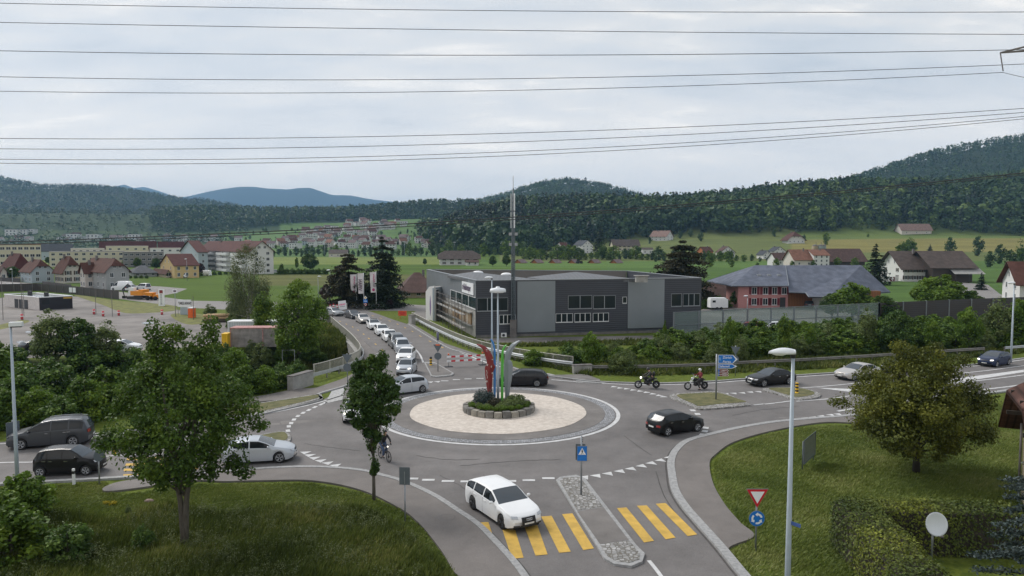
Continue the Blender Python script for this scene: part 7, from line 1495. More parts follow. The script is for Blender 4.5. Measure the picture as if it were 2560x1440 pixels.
# ------------------------------------------------------------------ shrubs and trees, one by one
FOLN = {'bushA': 'green shrub', 'bushB': 'upright green shrub', 'bushC': 'dark shrub', 'bushD': 'pale willow shrub', 'bushE': 'fresh green shrub', 'bushF': 'copper-leaved shrub', 'treeA': 'dark round tree', 'treeB': 'tall green tree', 'treeC': 'fresh green tree', 'treeD': 'copper-leaved tree', 'treeE': 'pale green tree', 'firA': 'dark fir', 'firB': 'slim dark fir', 'farA': 'broad tree', 'farB': 'tall tree', 'farC': 'low broad tree'}
HGT = {'bushA': 2.3, 'bushB': 3.0, 'bushC': 2.3, 'bushD': 2.6, 'bushE': 2.2, 'bushF': 2.3, 'treeA': 6.8, 'treeB': 8.0, 'treeC': 6.0, 'treeD': 5.8, 'treeE': 7.3, 'firA': 10, 'firB': 10, 'farA': 11, 'farB': 13, 'farC': 9}
def plantrow(lst, where, group=None):
 """lst: kind, column, row of the foot, row of the top, width factor"""
 for i, q in enumerate(lst):
  k, a, y, yt = q[:4]; wf = q[4] if len(q) > 4 else 1.0; p = Tg(a, y); h = HT(a, yt, p); s = max(.1, h / HGT[k])
  lab = q[5] if len(q) > 5 else (FOLN[k] + ' ' + where)
  o = use(k, (p.x, p.y, p.z - .1), (s * wf, s * wf, s), lab, group=None if len(q) > 5 else group or (FOLN[k] + 's ' + where), cat='tree' if k[:2] in ('tr', 'fa') else 'fir' if k[:2] == 'fi' else 'shrub')
# left: belt between the left arm and the yard
plantrow([('bushA', 20, 1075, 960), ('bushE', 100, 1068, 955, 1.1), ('bushC', 150, 1072, 975, 1.2), ('bushA', 215, 1060, 930, 1.1), ('bushC', 60, 1030, 900, 1.2), ('bushA', 270, 1035, 905, 1.2), ('bushC', 330, 1030, 920, 1.3), ('bushE', 420, 1030, 930), ('bushA', 480, 1015, 900, 1.2), ('bushC', 560, 1008, 915, 1.3), ('bushA', 610, 990, 905, 1.2), ('bushE', 665, 985, 905, 1.1), ('bushC', 700, 972, 895, 1.2), ('bushA', 0, 1000, 860, 1.3), ('bushC', 745, 950, 890, 1.1),
   ('bushC', 380, 985, 880, 1.4), ('bushC', 120, 990, 880, 1.4), ('bushC', 220, 975, 850, 1.3), ('bushA', 520, 960, 870, 1.3), ('bushE', 590, 950, 860, 1.1), ('bushD', 655, 940, 850, 1.1), ('bushE', 700, 930, 868), ('bushC', 450, 945, 860, 1.3), ('bushC', 310, 950, 850, 1.4), ('bushA', -60, 1080, 940, 1.2), ('bushC', 30, 950, 850, 1.3), ('bushC', 800, 925, 868, 1.2), ('bushC', 770, 905, 850, 1.2), ('bushC', 560, 915, 850, 1.2), ('bushD', 630, 905, 845), ('bushA', 715, 900, 840, 1.2)], 'in the belt between the left arm and the yard')
plantrow([('treeE', 130, 925, 762, 1.1, 'pale green tree in front of the snack container'), ('treeA', 190, 935, 790, 1.2, 'dark broad tree below the snack container'), ('treeE', 270, 930, 792, 1.0, 'light feathery tree right of the snack container'), ('bushB', -10, 930, 838, 1.3, 'dark leafy bush at the left edge behind the lamp post'), ('treeB', 660, 850, 720, .9, 'green tree leaning against the birch'), ('treeA', 600, 800, 730, 1.4, 'dark thicket under the birch'), ('bushD', 525, 790, 757, 1.2, 'pale bush behind the log pile'), ('bushA', 590, 820, 775, 1.3, 'round bush at the foot of the birch'), ('bushC', 690, 812, 760, 1.6, 'dark bush between the birch and the broad green tree'),
   ('treeD', 815, 752, 708, 1.1, 'copper tree left of the bright green tree at the junction'), ('treeC', 862, 762, 700, 1.0, 'bright green small tree before the dark conifers'), ('bushF', 974, 772, 743, 1.0, 'round copper shrub on the grass right of the flags'), ('treeA', 775, 678, 632, 1.35, 'dense dark round tree in the hedge by the field'), ('treeB', 742, 672, 640, .6, 'narrow dark tree beside the dense round tree'), ('treeB', 704, 684, 656, .9, 'small dark tree right of the apartment block'), ('treeB', 113, 704, 672, 1.1, 'round green tree before the blue-grey house'), ('firB', 172, 704, 668, 1.3, 'dark conifer before the off-white house'), ('firA', 62, 660, 612, 1.2, 'tall dark conifer left in the town'), ('firA', 88, 664, 617, 1.2, 'tall dark conifer right in the town'), ('treeB', 344, 668, 641, 1.5, 'bright tree between the grey house and the grey flats'), ('treeA', 390, 674, 644, 1.2, 'dark tree before the grey flats'), ('treeD', 502, 688, 656, 1.1, 'copper tree right of the yellow house'), ('treeA', 30, 700, 664, 1.3, 'green tree at the left behind the dark fence')], 'x')
plantrow([(['treeB', 'treeA', 'treeE', 'treeD'][i % 4], 95 + i * 27, 668 - (i * 7) % 11, 646 - (i * 5) % 13, 1.2, ['green', 'dark round', 'pale', 'copper-leaved'][i % 4] + ' town tree ' + ['left of the cream block', 'at the left corner of the cream block', 'before the cream block', 'right of the tall conifers', 'left behind the off-white house', 'right behind the off-white house', 'left behind the grey gabled house', 'above the grey gabled house', 'right behind the grey gabled house', 'left before the grey flats', 'in the middle before the grey flats', 'right before the grey flats', 'left behind the yellow house', 'right behind the yellow house'][i]) for i in range(14)], 'x')
plantrow([('bushC', 480 + 14 * i, 692 - i, 676, 1.3) for i in range(8)] + [('bushC', 700 + 16 * i, 686, 668, 1.3) for i in range(8)] + [('bushC', 325 + 14 * i, 696, 686, 1.2) for i in range(4)], 'in the hedge along the green field', 'shrubs in the hedges along the green field')
make_conifer('wide dark cedar with ragged brownish branches behind the car park corner', 13.5, 7.0, 17000, .6, 'cedar', 91, droop=.12, loc=P(1708, 762), tiers=16, power=.55, ragged=.35, base=.12, name='cedar')
make_conifer('tall dark pine with ragged crown behind the right banner flag', 14.5, 5.2, 15000, .55, 'conifer', 92, droop=.2, loc=P(957, 768), tiers=18, power=.75, ragged=.35, base=.05, name='pine_tree')
make_conifer('lower dark pine behind the left banner flag', 11.0, 4.6, 11000, .55, 'cedar', 93, droop=.15, loc=P(872, 768), tiers=14, power=.5, ragged=.35, base=.1, name='pine_tree')
plantrow([('firA', 2188, 712, 608, 1.35, 'tall dark fir right of the slate roof'), ('treeC', 2130, 800, 700, 1.5, 'broad green tree in front of the slate roof'), ('treeA', 2210, 812, 735, 1.5, 'lower dark tree right of the slate roof'), ('treeA', 2080, 795, 728, 1.3, 'dark bushy tree left in front of the barn'), ('treeC', 2350, 790, 680, 1.6, 'big green tree in front of the great farmhouse'), ('treeC', 2310, 770, 690, 1.2, 'green tree left of the farm road'), ('treeA', 2420, 790, 722, 1.5, 'dark tree behind the dark noise barrier'), ('treeE', 2495, 870, 735, 1.0, 'yellowish green tree by the right end of the dark barrier'), ('firB', 2453, 725, 680, 1.6, 'slim dark cypress by the farm road'), ('treeA', 1843, 768, 722, 1.1, 'dark copper tree before the pink house'), ('bushC', 1800, 770, 735, 2.0, 'dark hedge block behind the white trailer'), ('bushC', 1770, 772, 740, 1.6, 'dark hedge end beside the business building'), ('bushF', 1915, 768, 745, 1.3, 'red-leaved shrub at the pink house'), ('treeB', 2255, 660, 600, 1.2, 'tall dark tree above the fir'), ('farC', 2065, 612, 580, .8, 'round brownish tree on the slope'), ('farA', 2010, 600, 585, 1.0, 'tree beside the brown chalet'), ('farA', 1935, 592, 570, 1.0, 'tree above the brown chalet'), ('treeB', 2275, 655, 590, 1.0, 'large tree left of the yellow field'), ('farA', 2375, 640, 590, .9, 'tree behind the great farmhouse ridge'), ('farA', 2445, 640, 588, .9, 'tall tree right of the great farmhouse'), ('firB', 2325, 628, 610, 2.0, 'dark yew by the farmhouse ridge'),
   ('farA', 2500, 660, 608, .9, 'tree at the far right behind the field'), ('farB', 2550, 665, 592, .8, 'tree cut by the right edge behind the field'), ('farA', 2475, 668, 625, 1.0, 'low tree at the far right hedge'), ('farA', 2525, 670, 622, 1.1, 'round tree at the far right hedge'), ('treeA', 1112, 660, 634, .8, 'round tree in front of the lone farmhouse'), ('treeA', 1062, 663, 645, .9, 'small tree left of the lone farmhouse'), ('treeA', 1232, 666, 638, 1.1, 'round tree left of the mast'), ('treeA', 1266, 666, 637, 1.1, 'round tree touching the mast'), ('farA', 1330, 644, 602, .8, 'large light tree right of the mast'), ('firA', 1500, 640, 560, 1.0, 'slender tall fir at the villa'), ('farB', 1505, 650, 598, 1.0, 'green tree before the slender fir'), ('farA', 1410, 632, 614, .4, 'yellow-green shrub at the red roofed house'), ('farA', 1700, 596, 575, 1.0, 'left tree of three on the upper meadow'), ('farA', 1727, 592, 570, 1.0, 'middle tree of three on the upper meadow'), ('farA', 1752, 603, 578, 1.0, 'right tree of three on the upper meadow'), ('farA', 1625, 609, 590, .9, 'round tree below the half-timbered house'), ('farC', 2170, 593, 583, 1.0, 'tiny lone tree on the bright meadow')], 'x')
# right: the shrub belt behind the guardrail
bel = []; r_ = random.Random(3)
for row, (y0, dy, yt, x0, n_, st) in enumerate([(916, -1.75, 866, 1340, 31, 40), (895, -1.6, 850, 1420, 30, 40), (875, -1.5, 832, 1650, 24, 40)]):
 for i in range(n_):
  a = x0 + i * st + r_.uniform(-9, 9); top = yt - (a - 1340) * .055 * (1 if a > 1600 else .2) + r_.uniform(-11, 12); bel.append((r_.choice(['bushA', 'bushC', 'bushE', 'bushA', 'bushD', 'bushB']), a, y0 + dy * (a - 1340) / 40 * .9, max(top, 780), r_.uniform(1.35, 1.8)))
plantrow(bel, 'in the belt behind the right guardrail')
plantrow([('treeC', 1478, 925, 822, .8, 'bright maple sapling below the business building'), ('bushD', 1560, 935, 865, 1.3, 'pale spreading willow behind the motorcycles'), ('bushB', 1662, 868, 795, .35, 'very thin shoot before the grey panel'), ('treeC', 1825, 905, 785, .55, 'narrow bright tree before the glass barrier'), ('treeB', 1960, 905, 775, .6, 'dark upright tree before the glass barrier'), ('treeC', 2025, 890, 805, .5, 'small green cone shaped tree before the glass barrier'), ('treeE', 2165, 885, 760, .7, 'loose pale tree at the join of glass and dark barrier'), ('treeA', 2240, 890, 770, .9, 'dark tree before the first dark barrier bays'), ('treeC', 2330, 885, 790, .7, 'bright leafy tree before the dark barrier'), ('treeC', 2420, 880, 760, .8, 'yellow-green tree before the last dark barrier bays'), ('treeE', 1850, 915, 830, .9, 'pale willow tree right of the direction signs'), ('bushD', 1790, 915, 850, 1.2, 'pale willow bush behind the direction signs'), ('treeC', 2545, 870, 740, .9, 'green tree at the right edge behind the lamp post')], 'x')
# left foreground shrubs and the blue spruce, hedge at the right
plantrow([('bushE', 60, 1320, 1168, 1.2, 'leafy green shrub at the left edge below the black car'), ('bushA', 30, 1400, 1240, 1.4, 'large green shrub in the lower left corner'), ('bushC', 170, 1400, 1290, 1.3, 'dark shrub right of the corner shrub'), ('bushA', -40, 1350, 1180, 1.2, 'green shrub cut by the left edge'), ('bushC', 360, 1380, 1300, 1.0, 'loose dark shrub left of the forked maple'), ('bushD', 320, 1290, 1255, .8, 'low pale weed clump near the yellow flowers')], 'x')
make_conifer('blue spruce reaching in from the right edge in front of the tiled house', 10.3, 2.75, 70000, .11, 'spruce', 95, droop=.22, loc=(15.15, 19.0, 0), jt=.045, tiers=30, power=.7, ragged=.3, base=.0, name='blue_spruce', bark='bark')
# far tree belts and the village
cnt = []
for i in range(46): a = 655 + i * 14.2; cnt.append((r_.choice(['farA', 'farB', 'farC', 'farA']), a, 641 + r_.uniform(-3, 1), 641 - r_.uniform(14, 34) * (1.25 if a > 950 else 1), r_.uniform(.8, 1.2)))
for i in range(38): a = 1310 + i * 14; cnt.append((r_.choice(['farA', 'farC', 'farC']), a, 650 + r_.uniform(-3, 1), 650 - r_.uniform(16, 40), 1.2))
for i in range(16): a = 1640 + i * 20; cnt.append((r_.choice(['farA', 'farC']), a, 655 + r_.uniform(-3, 1), 655 - r_.uniform(14, 30), 1.2))
for i in range(10): a = 1780 + i * 52; cnt.append((r_.choice(['farA', 'farC']), a + r_.uniform(-10, 10), 668, 668 - r_.uniform(12, 30), 1.1))
plantrow(cnt, 'in the row at the foot of the wood', 'trees in the rows at the far edge of the fields')
cnt = []
for i in range(150):
 a = r_.uniform(560, 1085); y = r_.uniform(578, 628); cnt.append((r_.choice(['farA', 'farB', 'farC']), a, y, y - r_.uniform(5, 13), 1.0))
for i in range(46): a = r_.uniform(-20, 560); y = r_.uniform(598, 632); cnt.append((r_.choice(['farA', 'farB']), a, y, y - r_.uniform(7, 14), 1.2))
plantrow(cnt, 'among the far village houses', 'trees among the far village houses')
VP = []
def vhouse(wall, tile, w, d, h, rh, flat_=False):
 o = MB(); o.mat(WL[wall]); o.box(0, w, 0, d, -3, h)
 if not flat_: o.add([(0, 0, h), (0, d, h), (0, d / 2, h + rh), (w, 0, h), (w, d, h), (w, d / 2, h + rh)], [(0, 1, 2), (3, 5, 4)])
 o.mat(M['wglass'])
 for x in (w * .2, w * .5, w * .8):
  for z in (1.2, 4.0): o.box(x - .7, x + .7, -.06, -.003, z, z + 1.3)
 o.mat(TR[tile])
 if flat_: o.box(-.3, w + .3, -.3, d + .3, h + .01, h + .4)
 else: o.add([(-.6, -.8, h - .4), (w + .6, -.8, h - .4), (w + .6, d / 2, h + rh + .1), (-.6, d / 2, h + rh + .1), (-.6, d + .8, h - .4), (w + .6, d + .8, h - .4)], [(0, 1, 2, 3), (3, 2, 5, 4)])
 x = o.build('village_house'); tag(x, 'house of the far village', 'house', 'houses of the far village'); return x
VP = [vhouse('white', 'brown', 11, 9, 6, 3.5), vhouse('white', 'dark', 12, 9, 6.5, 1, True), vhouse('pale', 'orange', 10, 9, 6, 3.8), vhouse('bluegrey', 'grey', 12, 10, 6, 3.5), vhouse('white', 'purple', 10, 8, 7, 3.0)]
usedv = set()
def vput(k, a, y, deg, s=1.0):
 p = Tg(a, y)
 if k in usedv: o = VP[k].copy(); COL.objects.link(o)
 else: o = VP[k]; usedv.add(k)
 o.location = p; o.rotation_euler = (0, 0, R(deg)); o.scale = (s, s, s)
for i in range(150):
 b_ = r_.random();
 if b_ < .45: a, y = r_.uniform(730, 1000), 0; y = np.interp(a, [730, 1000], [592, 572]) + r_.uniform(-10, 12)
 elif b_ < .9: a, y = r_.uniform(600, 1085), r_.uniform(600, 624)
 else: a, y = r_.uniform(860, 1010), r_.uniform(556, 566)
 if a > 985 and y < 600 and y > 575: y = 604
 vput(r_.choice([0, 1, 1, 2, 3, 4, 4]), a, y, r_.uniform(-35, 35), r_.uniform(.7, 1.0))
for i in range(34): vput(r_.choice([0, 1, 1, 3, 4]), r_.uniform(-40, 600), r_.uniform(596, 614), r_.uniform(-30, 30), r_.uniform(.8, 1.2))
for a, y, s in ((12, 590, 1.8), (40, 588, 1.6), (60, 586, 1.5), (165, 600, 1.7), (215, 602, 1.8), (320, 600, 1.6)): vput(1, a, y, 5, s)
# ------------------------------------------------------------------ woods on the hills
def tmpl(kind, n, seed):
 r = np.random.default_rng(seed)
 if kind == 'c':
  f = r.random(n) ** .8; z = .06 + .94 * f; rad = .17 * (1 - f) ** .8 * (.5 + .6 * r.random(n)) + .012; a = r.random(n) * 6.283
  C = np.stack([rad * np.cos(a), rad * np.sin(a), z - rad * .3], 1); Nn = np.stack([np.cos(a), np.sin(a), np.full(n, .9)], 1) + r.normal(size=(n, 3)) * .35; S = (.075 + .10 * (1 - f)) * (.7 + .6 * r.random(n))
 else:
  bl = crown_blobs([(.22, .14), (.4, .27), (.6, .30), (.8, .23), (.94, .1)], 14, r, (.3, .5)); C, Nn, S, _ = fill_blobs(bl, n, .15, r, .6, .4, jit=.35)
 return leaf_quads(C, Nn, S, r, .8)
def scatter(label, cols_, Dlo, Dhi, n, hlo, hhi, conif, nq, fol, seed, matc=None, spread=1.0, name='forest'):
 r = np.random.default_rng(seed); a = r.uniform(cols_[0], cols_[-1], n * 3); dmax = max(Dhi); D = np.sqrt(r.uniform(min(Dlo) ** 2, dmax ** 2, n * 3)); lo = np.interp(a, cols_, Dlo); hi = np.interp(a, cols_, Dhi)
 k = (D > lo) & (D < hi); a, D = a[k][:n], D[k][:n]; x = (a - 1280) / F_PX * D; z = ground_z(x, D); h = r.uniform(hlo, hhi, len(x)) * (1 + .12 * np.sin(x * .02) * np.sin(D * .015)); h *= 1 - .35 * (D - np.interp(a, cols_, Dlo) < 14)
 pc = np.clip(conif * (1 if n < 5000 or n > 6000 else np.interp(a, [1900, 2150], [1, .35])) + .45 * np.sin(x * .013 + 2) * np.sin(D * .017), .03, .97) if conif else np.zeros(len(x)); isc = r.random(len(x)) < pc
 tb = .45 + .25 * np.sin(x * .01 + 1) * np.cos(D * .012) + r.normal(size=len(x)) * .24; sx = h * spread
 for flag, fk, kk, tn in ((False, fol, 'd', 'broadleaf'), (True, 'forestc', 'c', 'conifer')):
  Vs, Ts = [], []
  for t in range(4):
   m_ = (isc == flag) & (np.arange(len(x)) % 4 == t)
   if not m_.any(): continue
   T_ = tmpl(kk, nq if not flag else int(nq * .8), 100 * t + seed).reshape(-1, 3); th = r.random(m_.sum()) * 6.283; c, s = np.cos(th)[:, None], np.sin(th)[:, None]
   X = (T_[None, :, 0] * c - T_[None, :, 1] * s) * sx[m_][:, None] + x[m_][:, None]; Y = (T_[None, :, 0] * s + T_[None, :, 1] * c) * sx[m_][:, None] + D[m_][:, None]; Z = T_[None, :, 2] * h[m_][:, None] + z[m_][:, None] - .5
   V = np.stack([X, Y, Z], -1).reshape(-1, 4, 3); Vs.append(V); Ts.append(np.repeat(tb[m_], len(T_) // 4))
  if Vs:
   me = quads_mesh('forest', np.concatenate(Vs), np.concatenate(Ts), F[fk]); tag(link(name, me), label + (', the conifers' if flag else ', the broadleaved trees'), 'forest', kind='stuff')
wc = [1050, 1080, 1150, 1230, 1300, 1380, 1450, 1520, 1600, 1660, 1720, 1850, 2000, 2100, 2250, 2330, 2400, 2560, 3000]; wr = [598, 622, 632, 636, 636, 628, 615, 607, 598, 588, 584, 586, 583, 580, 576, 578, 586, 590, 590]
wf = [Tg(a, b).y if a < 2600 else 830 for a, b in zip(wc, wr)]
scatter('dark mixed wood behind the fields', wc, wf, [max(990, f + 120) for f in wf], 5600, 17, 29, .42, 74, 'forest', 5)
scatter('light green wood on the right hillside', [1950, 2100, 2400, 3000], [1000, 1000, 1000, 1000], [1800] * 4, 3800, 15, 24, .12, 34, 'forestf', 6)
scatter('scattered groves between the town and the long hill', [-500, 100, 560, 620], [1020, 1020, 1150, 1300], [2000] * 4, 2000, 9, 16, 0, 24, 'scrub', 10, spread=1.5, name='grove')
scatter('wood on the castle hill', [1150, 1250, 1600, 1900], [1500, 1400, 1400, 1400], [2330] * 4, 3600, 16, 24, .1, 26, 'forestf', 7, spread=1.25)
scatter('wood behind the village', [380, 600, 800, 1000, 1180, 1260], [1380, 1420, 1500, 1500, 1440, 1400], [1700] * 6, 2600, 15, 24, .2, 34, 'forestf', 8, spread=1.1)
scatter('wood on the long hill at the left', [-500, 300, 560, 800, 1000], [1950, 1950, 2100, 2250, 2500], [3060] * 5, 8500, 18, 28, .3, 18, 'forestf', 9, spread=1.5)
# ------------------------------------------------------------------ power lines
M['wire'] = mat('power_cable', (.05, .055, .06), .6, .3, var=.05)
def wire(label, pts, D, wpx, grp_=None, ext=True, name='power_cable'):
 (x0, y0), (x1, y1), (x2, y2) = pts; a = np.polyfit([x0, x1, x2], [y0, y1, y2], 2); xe = np.linspace(-500 if ext else x0, 3060 if ext else x2, 60); b = MB(); ps = [PD(float(x), float(np.polyval(a, x)), D) for x in xe]; p0 = ps[30]
 b.tube([p - p0 for p in ps], wpx * D / F_PX / 2 * .85, 5); o = b.build(name, M['wire']); o.location = p0; tag(o, label, 'power line', grp_); return o
for i, (p, D, w) in enumerate([(((0, 8), (1280, 27), (2560, 30)), 45, 1.9), (((0, 56), (1280, 76), (2560, 86)), 45, 1.9), (((0, 127), (1100, 138), (2560, 124)), 46, 2.0), (((0, 192), (1160, 198), (2560, 160)), 50, 1.8), (((0, 346), (1280, 333), (2560, 271)), 60, 1.7), (((0, 372), (1280, 355), (2560, 281)), 60, 1.7), (((0, 398), (1280, 379), (2560, 291)), 62, 1.6), (((0, 408), (1280, 389), (2560, 297)), 62, 1.6)]):
 wire('thin overhead cable crossing the sky, %s from the top' % ['first', 'second', 'third', 'fourth', 'sixth', 'seventh', 'eighth', 'ninth and lowest'][i], p, D, w)
wire('overhead cable held by the insulator at the upper right, fifth from the top', ((0, 228), (1100, 229), (2507, 181)), 45, 1.7, ext=False); wire('short cable running on from the insulator to the right edge', ((2507, 181), (2540, 189), (2620, 205)), 45, 1.5, ext=False)
wire('thick dark cable crossing in front of the town and the wood, upper of two', ((0, 605), (1280, 543), (2560, 432)), 30, 3.2); wire('thick dark cable crossing in front of the town and the wood, lower of two', ((0, 612), (1280, 549), (2560, 437)), 31, 2.4)
tp = PD(2501, 132, 45); py = empty('pylon', (tp.x + 12, 45, 0), 0, 'lattice cross-arm of a pylon with hanging insulator at the upper right edge', 'pylon'); b = MB(); L0 = tp - Vector((tp.x + 12, 45, 0))
for dy, z in ((-.5, 0), (.5, 0), (-.4, 2.0), (.4, 2.0)): b.tube([tuple(L0), (0, dy, L0.z + .9 + z)], .055, 5)
for k in range(1, 8): f = k / 8; b.tube([(L0.x * (1 - f), -.5 * f, L0.z + .9 * f), (L0.x * (1 - f), .4 * f, L0.z + 2.9 * f)], .03, 4)
b.build('cross_arm', M['conc_dark'], py); b = MB()
for sx in (-1, 1):
 for sy in (-1, 1): b.tube([(sx * 2 + 2, sy * 2, 0), (sx * .7 + .7, sy * .7, 30)], .12, 5)
b.build('tower', M['conc_dark'], py); b = MB(); ie = PD(2508, 178, 45) - Vector((tp.x + 12, 45, 0))
for k in range(14): f = k / 14; q = L0.lerp(ie, f); b.lathe([(.02, 0), (.05, .03), (.02, .06)], 8, (q.x, q.y, q.z - .06))
b.tube([tuple(L0), tuple(ie)], .025, 5); b.build('insulator', mat('insulator_brown', (.09, .07, .07), .4), py)
# ------------------------------------------------------------------ hedge and meadow grass
def leafy_box(segs, n, size, r, top_l=.5):
 Cs, Ns = [], []
 for (x0, y0, x1, y1, w, h) in segs:
  d = np.array([x1 - x0, y1 - y0]); L_ = np.linalg.norm(d); d = d / L_; nn = np.array([-d[1], d[0]]); m_ = int(n * L_); t = r.random(m_) * L_; side = r.random(m_); u = np.where(side < .45, r.uniform(-1, 1, m_), np.where(side < .72, -1, 1)); z = np.where(side < .45, h, r.random(m_) * h); z = z + r.normal(size=m_) * .05; wv = w / 2 * (1 + .06 * np.sin(t * 2))
  Cs.append(np.stack([x0 + d[0] * t + nn[0] * u * wv, y0 + d[1] * t + nn[1] * u * wv, z], 1) + r.normal(size=(m_, 3)) * .04); q = np.where((side < .45)[:, None], np.array([0, 0, 1.0]), np.stack([nn[0] * u, nn[1] * u, np.full(m_, .3)], 1)); Ns.append(q + r.normal(size=(m_, 3)) * .5)
 return np.concatenate(Cs), np.concatenate(Ns)
r = np.random.default_rng(77); hs = [(14.6, 30.4, 12.9, 17.0, 1.7, 1.9), (14.2, 30.2, 21.0, 29.6, 1.5, 1.85)]; C, Nn = leafy_box(hs, 1500, .1, r); ho_ = empty('hedge', (0, 0, 0), 0, 'clipped angular hedge round the garden of the tiled house', 'hedge')
tint = .42 + .3 * np.sin(C[:, 0] * 1.1 + 2) * np.sin(C[:, 1] * .9) + .25 * (C[:, 2] > 1.7) * 0 + r.normal(size=len(C)) * .12; link('foliage', quads_mesh('foliage', leaf_quads(C, Nn, .11 * (.6 + .8 * r.random(len(C))), r), tint, F['hedge']), ho_)
b = MB()
for (x0, y0, x1, y1, w, h) in hs: kerbstrip(b, [Vector((x0, y0, 0)), Vector((x1, y1, 0))], w - .12, h - .06)
b.build('inner_twigs', M['barkd'], ho_)
def inpoly(x, y, poly):
 c = np.zeros(len(x), bool); n = len(poly); j = n - 1
 for i in range(n):
  xi, yi, xj, yj = poly[i][0], poly[i][1], poly[j][0], poly[j][1]; k = ((yi > y) != (yj > y)) & (x < (xj - xi) * (y - yi) / (yj - yi + 1e-12) + xi); c ^= k; j = i
 return c
def grass(label, poly, n, hlo, hhi, fol, seed, wid=.045, exclude=None, nb=6):
 r = np.random.default_rng(seed); P_ = [(p.x, p.y) for p in poly]; xs, ys = [p[0] for p in P_], [p[1] for p in P_]; x = r.uniform(min(xs), max(xs), n * 3); y = r.uniform(min(ys), max(ys), n * 3); k = inpoly(x, y, P_)
 dens = .5 + .5 * np.sin(x * .9 + 1.7 * np.sin(y * .5)) * np.sin(y * 1.1 + x * .3); k &= r.random(len(x)) < .45 + .55 * dens; x, y, dens = x[k][:n], y[k][:n], dens[k][:n]; m_ = len(x)
 X = np.repeat(x, nb) + r.normal(size=m_ * nb) * .09; Y = np.repeat(y, nb) + r.normal(size=m_ * nb) * .09; h = np.repeat(r.uniform(hlo, hhi, m_) * (.6 + .6 * dens), nb) * r.uniform(.6, 1.2, m_ * nb); a = r.random(m_ * nb) * 6.283; lx, ly = np.cos(a) * h * .35 + .08, np.sin(a) * h * .35
 w = wid * (.6 + .8 * r.random(m_ * nb)); px_, py2 = -np.sin(a) * w, np.cos(a) * w; z0 = ground_z(X, Y); V = np.stack([np.stack([X - px_, Y - py2, z0], 1), np.stack([X + px_, Y + py2, z0], 1), np.stack([X + lx * .5 + px_ * .7, Y + ly * .5 + py2 * .7, z0 + h * .6], 1), np.stack([X + lx, Y + ly, z0 + h], 1)], 1)
 t = np.repeat(.4 + .28 * np.sin(x * .8) * np.sin(y * .7) + r.normal(size=m_) * .16, nb); tag(link('meadow_grass', quads_mesh('meadow_grass', V, t, F[fol])), label, 'grass', kind='stuff')
gL = px([(-120, 1228), (0, 1222), (140, 1214), (262, 1206), (300, 1240), (480, 1212), (560, 1212), (650, 1210), (780, 1210), (900, 1233), (1000, 1280), (1050, 1320), (1095, 1376), (1118, 1410), (1140, 1445), (1200, 1540), (-300, 1540)])
gL2 = px([(-120, 1300), (100, 1290), (300, 1300), (420, 1265), (560, 1285), (760, 1262), (900, 1275), (960, 1300), (1030, 1350), (1080, 1400), (1120, 1450), (1180, 1540), (-300, 1540)])
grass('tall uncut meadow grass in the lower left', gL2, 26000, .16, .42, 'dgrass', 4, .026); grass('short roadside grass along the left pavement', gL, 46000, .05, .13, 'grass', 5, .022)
r = np.random.default_rng(12); wp = [(p.x, p.y) for p in gL2]; n_ = 7500; x = r.uniform(-26, -1, n_); y = r.uniform(20, 36, n_); k = inpoly(x, y, wp) & (np.sin(x * 1.3 + 1) * np.sin(y * 1.7) + .35 * np.sin(x * .4) > r.uniform(-.5, .7, n_)); x, y = x[k], y[k]; m_ = len(x); q = 16; h = np.repeat(r.uniform(.3, .75, m_), q)
C = np.stack([np.repeat(x, q), np.repeat(y, q), h * r.uniform(.25, 1, m_ * q)], 1) + r.normal(size=(m_ * q, 3)) * [.07, .07, .02]; tag(link('meadow_weeds', quads_mesh('meadow_weeds', leaf_quads(C, r.normal(size=C.shape) + [0, 0, .8], .06 * (.5 + r.random(m_ * q)), r, .5), np.repeat(r.random(m_) * .7, q) + .4, F['birch'])), 'pale leafy weeds standing in the uncut meadow', 'weeds', kind='stuff')
gR = px([(1786, 1160), (1800, 1142), (1840, 1115), (1905, 1092), (1990, 1074), (2070, 1064), (2160, 1068), (2320, 1040), (2560, 1000), (2700, 1000), (2600, 1300), (2500, 1262), (2160, 1262), (2180, 1500), (1930, 1540), (1872, 1440), (1826, 1382), (1890, 1346), (1856, 1310), (1816, 1262), (1790, 1210)])
grass('rough green meadow grass right of the near arm', gR, 62000, .07, .20, 'grass', 6, .02)
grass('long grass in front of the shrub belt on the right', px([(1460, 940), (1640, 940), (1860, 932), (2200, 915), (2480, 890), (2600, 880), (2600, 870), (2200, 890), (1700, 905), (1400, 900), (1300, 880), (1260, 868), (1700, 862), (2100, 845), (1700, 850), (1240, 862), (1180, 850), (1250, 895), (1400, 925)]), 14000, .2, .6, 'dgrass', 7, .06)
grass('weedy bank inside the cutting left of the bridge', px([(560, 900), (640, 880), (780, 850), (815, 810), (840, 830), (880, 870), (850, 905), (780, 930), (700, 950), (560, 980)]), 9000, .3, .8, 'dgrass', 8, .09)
# ------------------------------------------------------------------ haze
b = MB(); b.box(-29000, 29000, -300, 13400, -9, 760); hz_ = b.build('haze'); tag(hz_, kind='stuff', label='pale blue summer haze over the valley', cat='haze')
hm, hn, hl, _b = new_mat('haze_air'); hn.remove(_b); pv = hn.new('ShaderNodeVolumePrincipled'); pv.inputs['Color'].default_value = (.36, .66, 1.0, 1); pv.inputs['Density'].default_value = 9.2e-5; hl.new(pv.outputs[0], hn['Material Output'].inputs['Volume']); hz_.data.materials.append(hm)
